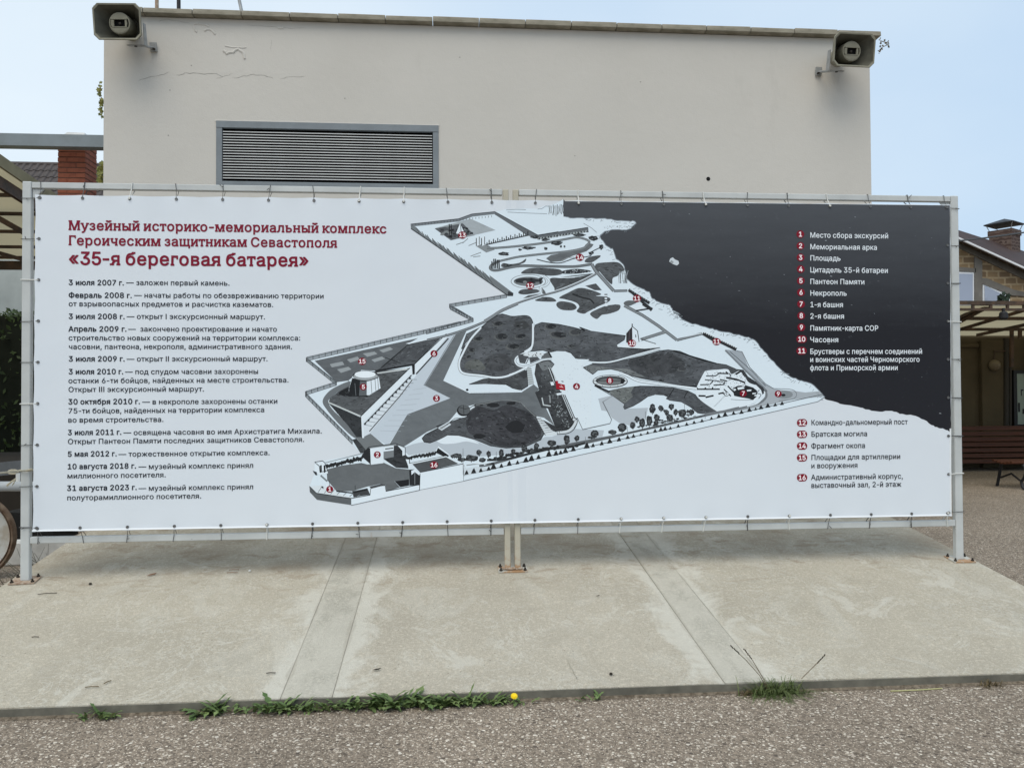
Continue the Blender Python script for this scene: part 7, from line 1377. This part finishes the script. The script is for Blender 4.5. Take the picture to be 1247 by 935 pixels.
# white fascia, roof slab rising behind it
b = MB(); A_, B_ = HP(1110, 266, HY-.35)-O, HP(1310, 357, HY-.35)-O; b.bar((A_.x, -.45, A_.z), (B_.x, -.45, B_.z), .06, .055); b.build('fascia', M_WHITEP, sto)
A2, B2_ = HP(1110, 263.5, HY-.40)-O, HP(1310, 354.5, HY-.40)-O; C2, D2 = onY(1310, 327, HY+3.2)-O, onY(1110, 273, HY+3.2)-O
C2 = onY(1310, 326, HY+3.2)-O; D2 = onY(1110, 274.5, HY+3.2)-O
b = MB(); b.add([(A2.x, -.40, A2.z+.04), (B2_.x, -.40, B2_.z+.04), (C2.x, 3.2, C2.z), (D2.x, 3.2, D2.z), (A2.x, -.40, A2.z-.10), (B2_.x, -.40, B2_.z-.10), (C2.x, 3.2, C2.z-.3), (D2.x, 3.2, D2.z-.3)], [(0, 1, 2, 3), (4, 7, 6, 5), (0, 4, 5, 1), (1, 5, 6, 2), (2, 6, 7, 3), (3, 7, 4, 0)])
roof2 = b.build('roof', M_ROOFB, sto)
cy_ = HY+1.2
c0, c1, c2 = onY(1206, 300, cy_), onY(1231, 300, cy_), onY(1241, 300, cy_); cw = c2.x-c0.x; zt_, zb3 = onY(1220, 279, cy_).z, onY(1220, 330, cy_).z
cc_ = onY(1223.5, 300, cy_+.4); hs = .35; zc = onY(1223.5, 273.5, cy_+.4).z-GZ; apz = onY(1223.5, 266.5, cy_+.4).z-GZ; zb4 = zb3-GZ-.6
C0 = (cc_.x-O.x, cy_+.4-HY, 0)
chimney = MB().box(-hs, hs, -hs, hs, zb4, zt_-GZ).build('chimney', M_CHIM, roof2, C0); chimney.rotation_euler = (0, 0, math.radians(32))
MB().box(-hs-.03, hs+.03, -hs-.03, hs+.03, zt_-GZ-.16, zt_-GZ+.02).build('chimney_collar', M_CHIM, chimney)
hc = .47
b = MB(); b.add([(-hc, -hc, zc), (hc, -hc, zc), (hc, hc, zc), (-hc, hc, zc), (0, 0, apz), (-hc, -hc, zc-.03), (hc, -hc, zc-.03), (hc, hc, zc-.03), (-hc, hc, zc-.03)],
 [(0, 1, 4), (1, 2, 4), (2, 3, 4), (3, 0, 4), (5, 8, 7, 6), (0, 5, 6, 1), (1, 6, 7, 2), (2, 7, 8, 3), (3, 8, 5, 0)]); b.build('chimney_cap', M_IRON, chimney)
for sx in (-1, 1):
    for sy in (-1, 1): MB().tube([(sx*(hc-.06), sy*(hc-.06), zc-.02), (sx*(hs-.02), sy*(hs-.02), zt_-GZ)], .014, 5).build('cap_leg', M_GALV, chimney)
ivy('creeper', [(1219, 364), (1223, 361), (1227, 363), (1224, 367)], mat('dark_creeper_leaf', (.02, .035, .02), .7), 'small dark plant in front of the sloping window of the stone house', 'plant', .09, HY-.6, 26)
# overhead cable
a, c_ = onY(1100, 299, 15), onY(1330, 268, 17)
P = [a+(c_-a)*(i/12)+Vector((0, 0, -.25*4*(i/12)*(1-i/12)*.4)) for i in range(13)]
b = MB(); b.tube([p-a for p in P], .022, 6); tag(b.build('overhead_cable', M_WIRE, None, a), 'dark overhead cable crossing in front of the chimney', 'cable')

# ================================================================== WEEDS AND LITTER ALONG THE APRON'S EDGE
def edge(u, v=None): 
    p = onY(u, 850, Y0-.03); return Vector((p.x, Y0-.030, GZ))
def leaf_strip(b, base, dr, L_, wd, lift, droop, toothed):
    dr = Vector(dr).normalized(); sd_ = Vector((-dr.y, dr.x, 0)).normalized(); n_ = 7; V = []
    for i in range(n_+1):
        t = i/n_; p = base+dr*L_*t+Vector((0, 0, L_*(lift*t-droop*t*t)))
        w_ = wd*math.sin(math.pi*min(1, .12+t*.88))**.7*(1 if not toothed else (1.25 if i % 2 else .55))
        V += [p+sd_*w_+Vector((0, 0, .15*w_)), p+Vector((0, 0, -.12*w_)), p-sd_*w_+Vector((0, 0, .15*w_))]
    b.add(V, [q_ for i in range(n_) for q_ in ((3*i, 3*i+1, 3*i+4, 3*i+3), (3*i+1, 3*i+2, 3*i+5, 3*i+4))])
def weed(u, n_, L_, label, spread=.03, toothed=True):
    p = edge(u); t = thing('weed', label, 'weed', p, 'broad-leaved weeds along the apron edge'); b = MB()
    for k in range(n_):
        a = rnd.uniform(0, 2*math.pi); l_ = L_*rnd.uniform(.55, 1.1)
        dy = math.sin(a); dy = dy if dy < 0 else dy*.35
        leaf_strip(b, Vector((rnd.uniform(-spread, spread), rnd.uniform(-.03, .012), rnd.uniform(0, .012))), (math.cos(a), dy, 0), l_, l_*rnd.uniform(.12, .20), rnd.uniform(.5, 1.5), rnd.uniform(.35, .9), toothed)
    b.build('leaf_rosette', M_WEED, t, smooth=True)
# brown grit and soil gathered at the foot of the edge
b = MB(); V = []; n = 260
for k in range(n+1):
    x = XS[0]+.3+(5.6)*k/n; w_ = .008+.035*max(0, mnoise.noise(Vector((x*1.3, 4, 0)))+.25)*(.6+.4*mnoise.noise(Vector((x*14, 0, 0)))); V += [(x, Y0-.010, GZ+.012), (x, Y0-.012-w_*.5, GZ+.007+.003*rnd.random()), (x, Y0-.012-w_, GZ+.0015)]
b.add(V, [q_ for k in range(n) for q_ in ((3*k, 3*k+1, 3*k+4, 3*k+3), (3*k+1, 3*k+2, 3*k+5, 3*k+4))]); so = b.build('soil_strip', mat('brown_soil', (.085, .066, .046), .95, .5, 50, (.22, .18, .135), .8, 120)); so['kind'] = 'stuff'; so['label'] = 'thin line of brown soil and grit along the foot of the apron edge'
b = MB()
for k in range(420):
    x = rnd.uniform(-2.9, 2.9); y = Y0-.02-abs(rnd.gauss(0, .09)); r_ = rnd.uniform(.002, .0065); b.lathe([(r_, 0), (r_*.8, r_*.5), (0, r_*.7)], (x, y, GZ), 'Z', 5)
gr_ = b.build('loose_grit', mat('pale_loose_chip', (.42, .37, .30), .9, .5, 30, (.18, .15, .12))); gr_['kind'] = 'stuff'; gr_['label'] = 'loose stone chips scattered along the apron edge'
WD = [(112, 10, .05, 'faint low weed nearest the left end of the apron edge'), (131, 12, .055, 'small flat weed second from the left end of the apron edge'),
      (247, 20, .075, 'broad leaved weed standing alone left of the long weed row'), (262, 18, .07, 'broad leaved weed beside the lone one, leaning right'), (290, 10, .045, 'low thin weed between the lone pair and the row'),
      (322, 16, .06, 'weed at the left start of the long row'), (338, 18, .075, 'taller weed where the left concrete strip meets the edge'), (360, 18, .06, 'mid green weed in the long row under the left strip'),
      (384, 16, .055, 'flat weed in the long row right of the left strip'), (408, 18, .055, 'low spreading weed in the row near the middle joint'), (436, 24, .065, 'dense weed clump in the middle of the long row'),
      (462, 26, .075, 'densest dark weed clump of the long row'), (486, 30, .08, 'bushy weed clump at the thickest part of the row'), (508, 28, .08, 'tall leafy weed clump right of the thickest part'), (530, 26, .075, 'dense weed clump left of the thin upright shoot'),
      (548, 22, .07, 'weed clump around the thin upright shoot'), (568, 20, .065, 'spreading weed clump right of the upright shoot'), (590, 18, .06, 'loose weed clump near the dandelion'), (610, 14, .055, 'weed just left of the yellow dandelion'), (634, 8, .05, 'sparse leaf pair right of the dandelion'),
      (718, 9, .04, 'tiny dark weed alone right of the dandelion')]
for u, n_, L_, lab in WD: weed(u, int(n_*1.3), L_*1.02, lab, spread=.05)
b = MB(); p = edge(567); leaf_strip(b, Vector((0, 0, 0)), (.2, .1, 0), .05, .008, 2.0, 0, True); t = thing('shoot', 'thin upright green shoot in the weed row', 'weed', p); b.build('leaf', M_WEED, t)
p = edge(625); dn = thing('dandelion', 'single yellow dandelion flower in front of the apron edge', 'flower', p+Vector((0, -.05, 0)))
b = MB(); b.tube([(0, .02, 0), (0, .005, .03), (0, 0, .045)], .003, 6); b.build('stem', M_WEED, dn)
b = MB()
for ring, (rr_, n_, z) in enumerate(((.017, 18, .046), (.013, 14, .049), (.008, 10, .052))):
    for k in range(n_):
        a = 2*math.pi*(k+.3*ring)/n_; d_ = Vector((math.cos(a), math.sin(a), .25)); s_ = Vector((-math.sin(a), math.cos(a), 0)); c0_ = Vector((0, 0, z))
        b.add([c0_, c0_+d_*rr_*.7+s_*.0028, c0_+d_*rr_, c0_+d_*rr_*.7-s_*.0028], [(0, 1, 2, 3)])
o = b.build('petals', M_PETAL, dn); o.rotation_euler = (math.radians(38), 0, 0); o.location = (0, .028, .012)
def tuft(u, n_, L_, label, m=M_GRASS, stalks=(), lean=0.0, cat='grass tuft'):
    p = edge(u); t = thing('grass_tuft', label, cat, p); b = MB()
    for k in range(n_):
        a = rnd.uniform(0, 2*math.pi); l_ = L_*rnd.uniform(.5, 1.15); el = rnd.uniform(.15, 1.3); d_ = Vector((math.cos(a)*math.cos(el)+lean, min(math.sin(a), .25)*math.cos(el), math.sin(el))).normalized()
        base = Vector((rnd.gauss(0, .028 if n_ < 300 else .06), rnd.uniform(-.02, .012), 0)); s_ = Vector((-d_.y, d_.x, 0)); s_ = s_.normalized()*.0023 if s_.length > .01 else Vector((.0023, 0, 0)); V = []
        for i in range(5):
            q_ = i/4; c0_ = base+d_*l_*q_+Vector((0, 0, -l_*.55*q_*q_)); c0_.z = max(c0_.z, .002); V += [c0_+s_*(1-q_*.85), c0_-s_*(1-q_*.85)]
        b.add(V, [(2*i, 2*i+1, 2*i+3, 2*i+2) for i in range(4)])
    b.build('blades', m, t)
    for P in stalks:
        Q = [onY(x, y, Y0-.03)-p for x, y in P]; MB().tube(Q, .0016, 5).build('stalk', M_DRY, t)
        h0, h1 = Q[-1], Q[-1]+(Q[-2]-Q[-1]).normalized()*.055; b = MB()
        for k in range(9): c0_ = h0+(h1-h0)*(k/8)+Vector((rnd.uniform(-.002, .002), rnd.uniform(-.002, .002), 0)); b.lathe([(0, -.004), (.003, -.001), (.003, .001), (0, .005)], c0_, 'Z', 6)
        b.build('seed_head', M_SEED, t)
tuft(945, 360, .17, 'largest grass tuft with three long seed stalks right of the right concrete strip', stalks=([(934, 838), (925, 822), (908, 803), (890, 786)], [(936, 838), (925, 818), (916, 803), (906, 790)], [(976, 826), (990, 812), (1005, 797)]))
tuft(907, 50, .06, 'small reddish dry tuft left of the largest grass tuft', M_DRY)
tuft(928, 60, .075, 'thin grass fringe joined to the left of the largest tuft')
tuft(1206, 45, .075, 'dark wispy dry tuft near the right end of the apron edge', M_DRY)
b = MB(); p = edge(1110); b.tube([(-.12, -.03, .004), (0, -.035, .006), (.14, -.02, .004)], .003, 6); tag(b.build('straw', mat('pale_straw', (.42, .40, .2), .8), None, p), 'pale straw lying along the right part of the apron edge', 'straw')
# weeds beside the left edge of the apron
p = onY(66, 690, 1.15); p = Vector((p.x, 1.15, GZ)); t = thing('dry_shrub', 'dark spiky dry weed between the kerb and the apron, left', 'shrub', p); b = MB()
for k in range(60):
    a = rnd.uniform(-1.0, 1.4); l_ = rnd.uniform(.15, .42); d_ = Vector((math.sin(a), rnd.uniform(-.4, .4), math.cos(a)*.8)); q_ = Vector((rnd.uniform(-.25, .06), rnd.uniform(-.3, .3), 0))
    b.tube([q_, q_+d_*l_*.5+Vector((0, 0, .01)), q_+d_*l_], .003, 4, True, .001)
b.build('twigs', mat('grey_green_twig', (.06, .065, .045), .9), t)
# dry leaves, chips and twigs lying on the concrete
def litter(name, label, cat, u, v, s, rz, m, kind=0):
    p = onSlab(u, v); p.z = SLOPE*p.y+.006; b = MB()
    if kind == 0: V = [(-s, 0, .002), (-.3*s, .28*s, .004), (.5*s, .20*s, .007), (s, 0, .010), (.45*s, -.22*s, .004), (-.35*s, -.2*s, .002)]; b.add(V, [(0, 5, 4, 3, 2, 1)])
    elif kind == 1: b.tube([(-s, 0, .002), (-.2*s, .06*s, .003), (s, 0, .002)], .0022, 5)
    else: b.lathe([(s, 0), (s*.7, .006), (0, .008)], (0, 0, 0), 'Z', 7)
    o = b.build(name, m, None, p); o.rotation_euler = (math.atan(SLOPE), 0, rz); return tag(o, label, cat)
litter('dry_leaf', 'large brown dry leaf on the apron right of the left post', 'leaf', 185, 701, .035, .8, M_DRYLEAF)
litter('dry_leaf', 'reddish dry leaf pair member, upper one, left of the first joint', 'leaf', 285, 695, .032, .05, M_DRYLEAF, 1)
litter('dry_leaf', 'reddish dry leaf pair member, lower one, left of the first joint', 'leaf', 283, 698.5, .034, -.05, M_DRYLEAF, 1)
litter('pebble', 'white chip on the apron beside the reddish leaf pair', 'pebble', 304, 696, .009, 0, M_ZIP, 2)
litter('pebble', 'small dark crumb right of the left foot plate', 'pebble', 110, 712, .011, 0, M_SEED, 2)
litter('twig', 'thin dark twig below the left post on the apron', 'twig', 58, 724, .05, .25, M_SEED, 1)
litter('twig', 'short twig at the far left of the apron', 'twig', 43, 777, .018, 0, M_SEED, 1)
litter('twig', 'upright thin twig at the lower left of the apron', 'twig', 131, 832, .022, 1.2, M_DRY, 1)
litter('twig', 'faint flat twig at the lower left of the apron', 'twig', 112, 838, .030, .05, M_DRY, 1)
litter('twig', 'little twig on the left concrete strip', 'twig', 330, 821, .022, 0, M_SEED, 1)
litter('dropping', 'flat dark lump at the lower middle of the apron', 'debris', 459, 817, .022, .1, M_SEED)
litter('dropping', 'small dark lump right of the centre foot plate', 'debris', 728, 727, .013, 0, M_SEED)
litter('pebble', 'tiny dark stone near the lower edge crack', 'pebble', 744, 822, .009, 0, M_SEED, 2)
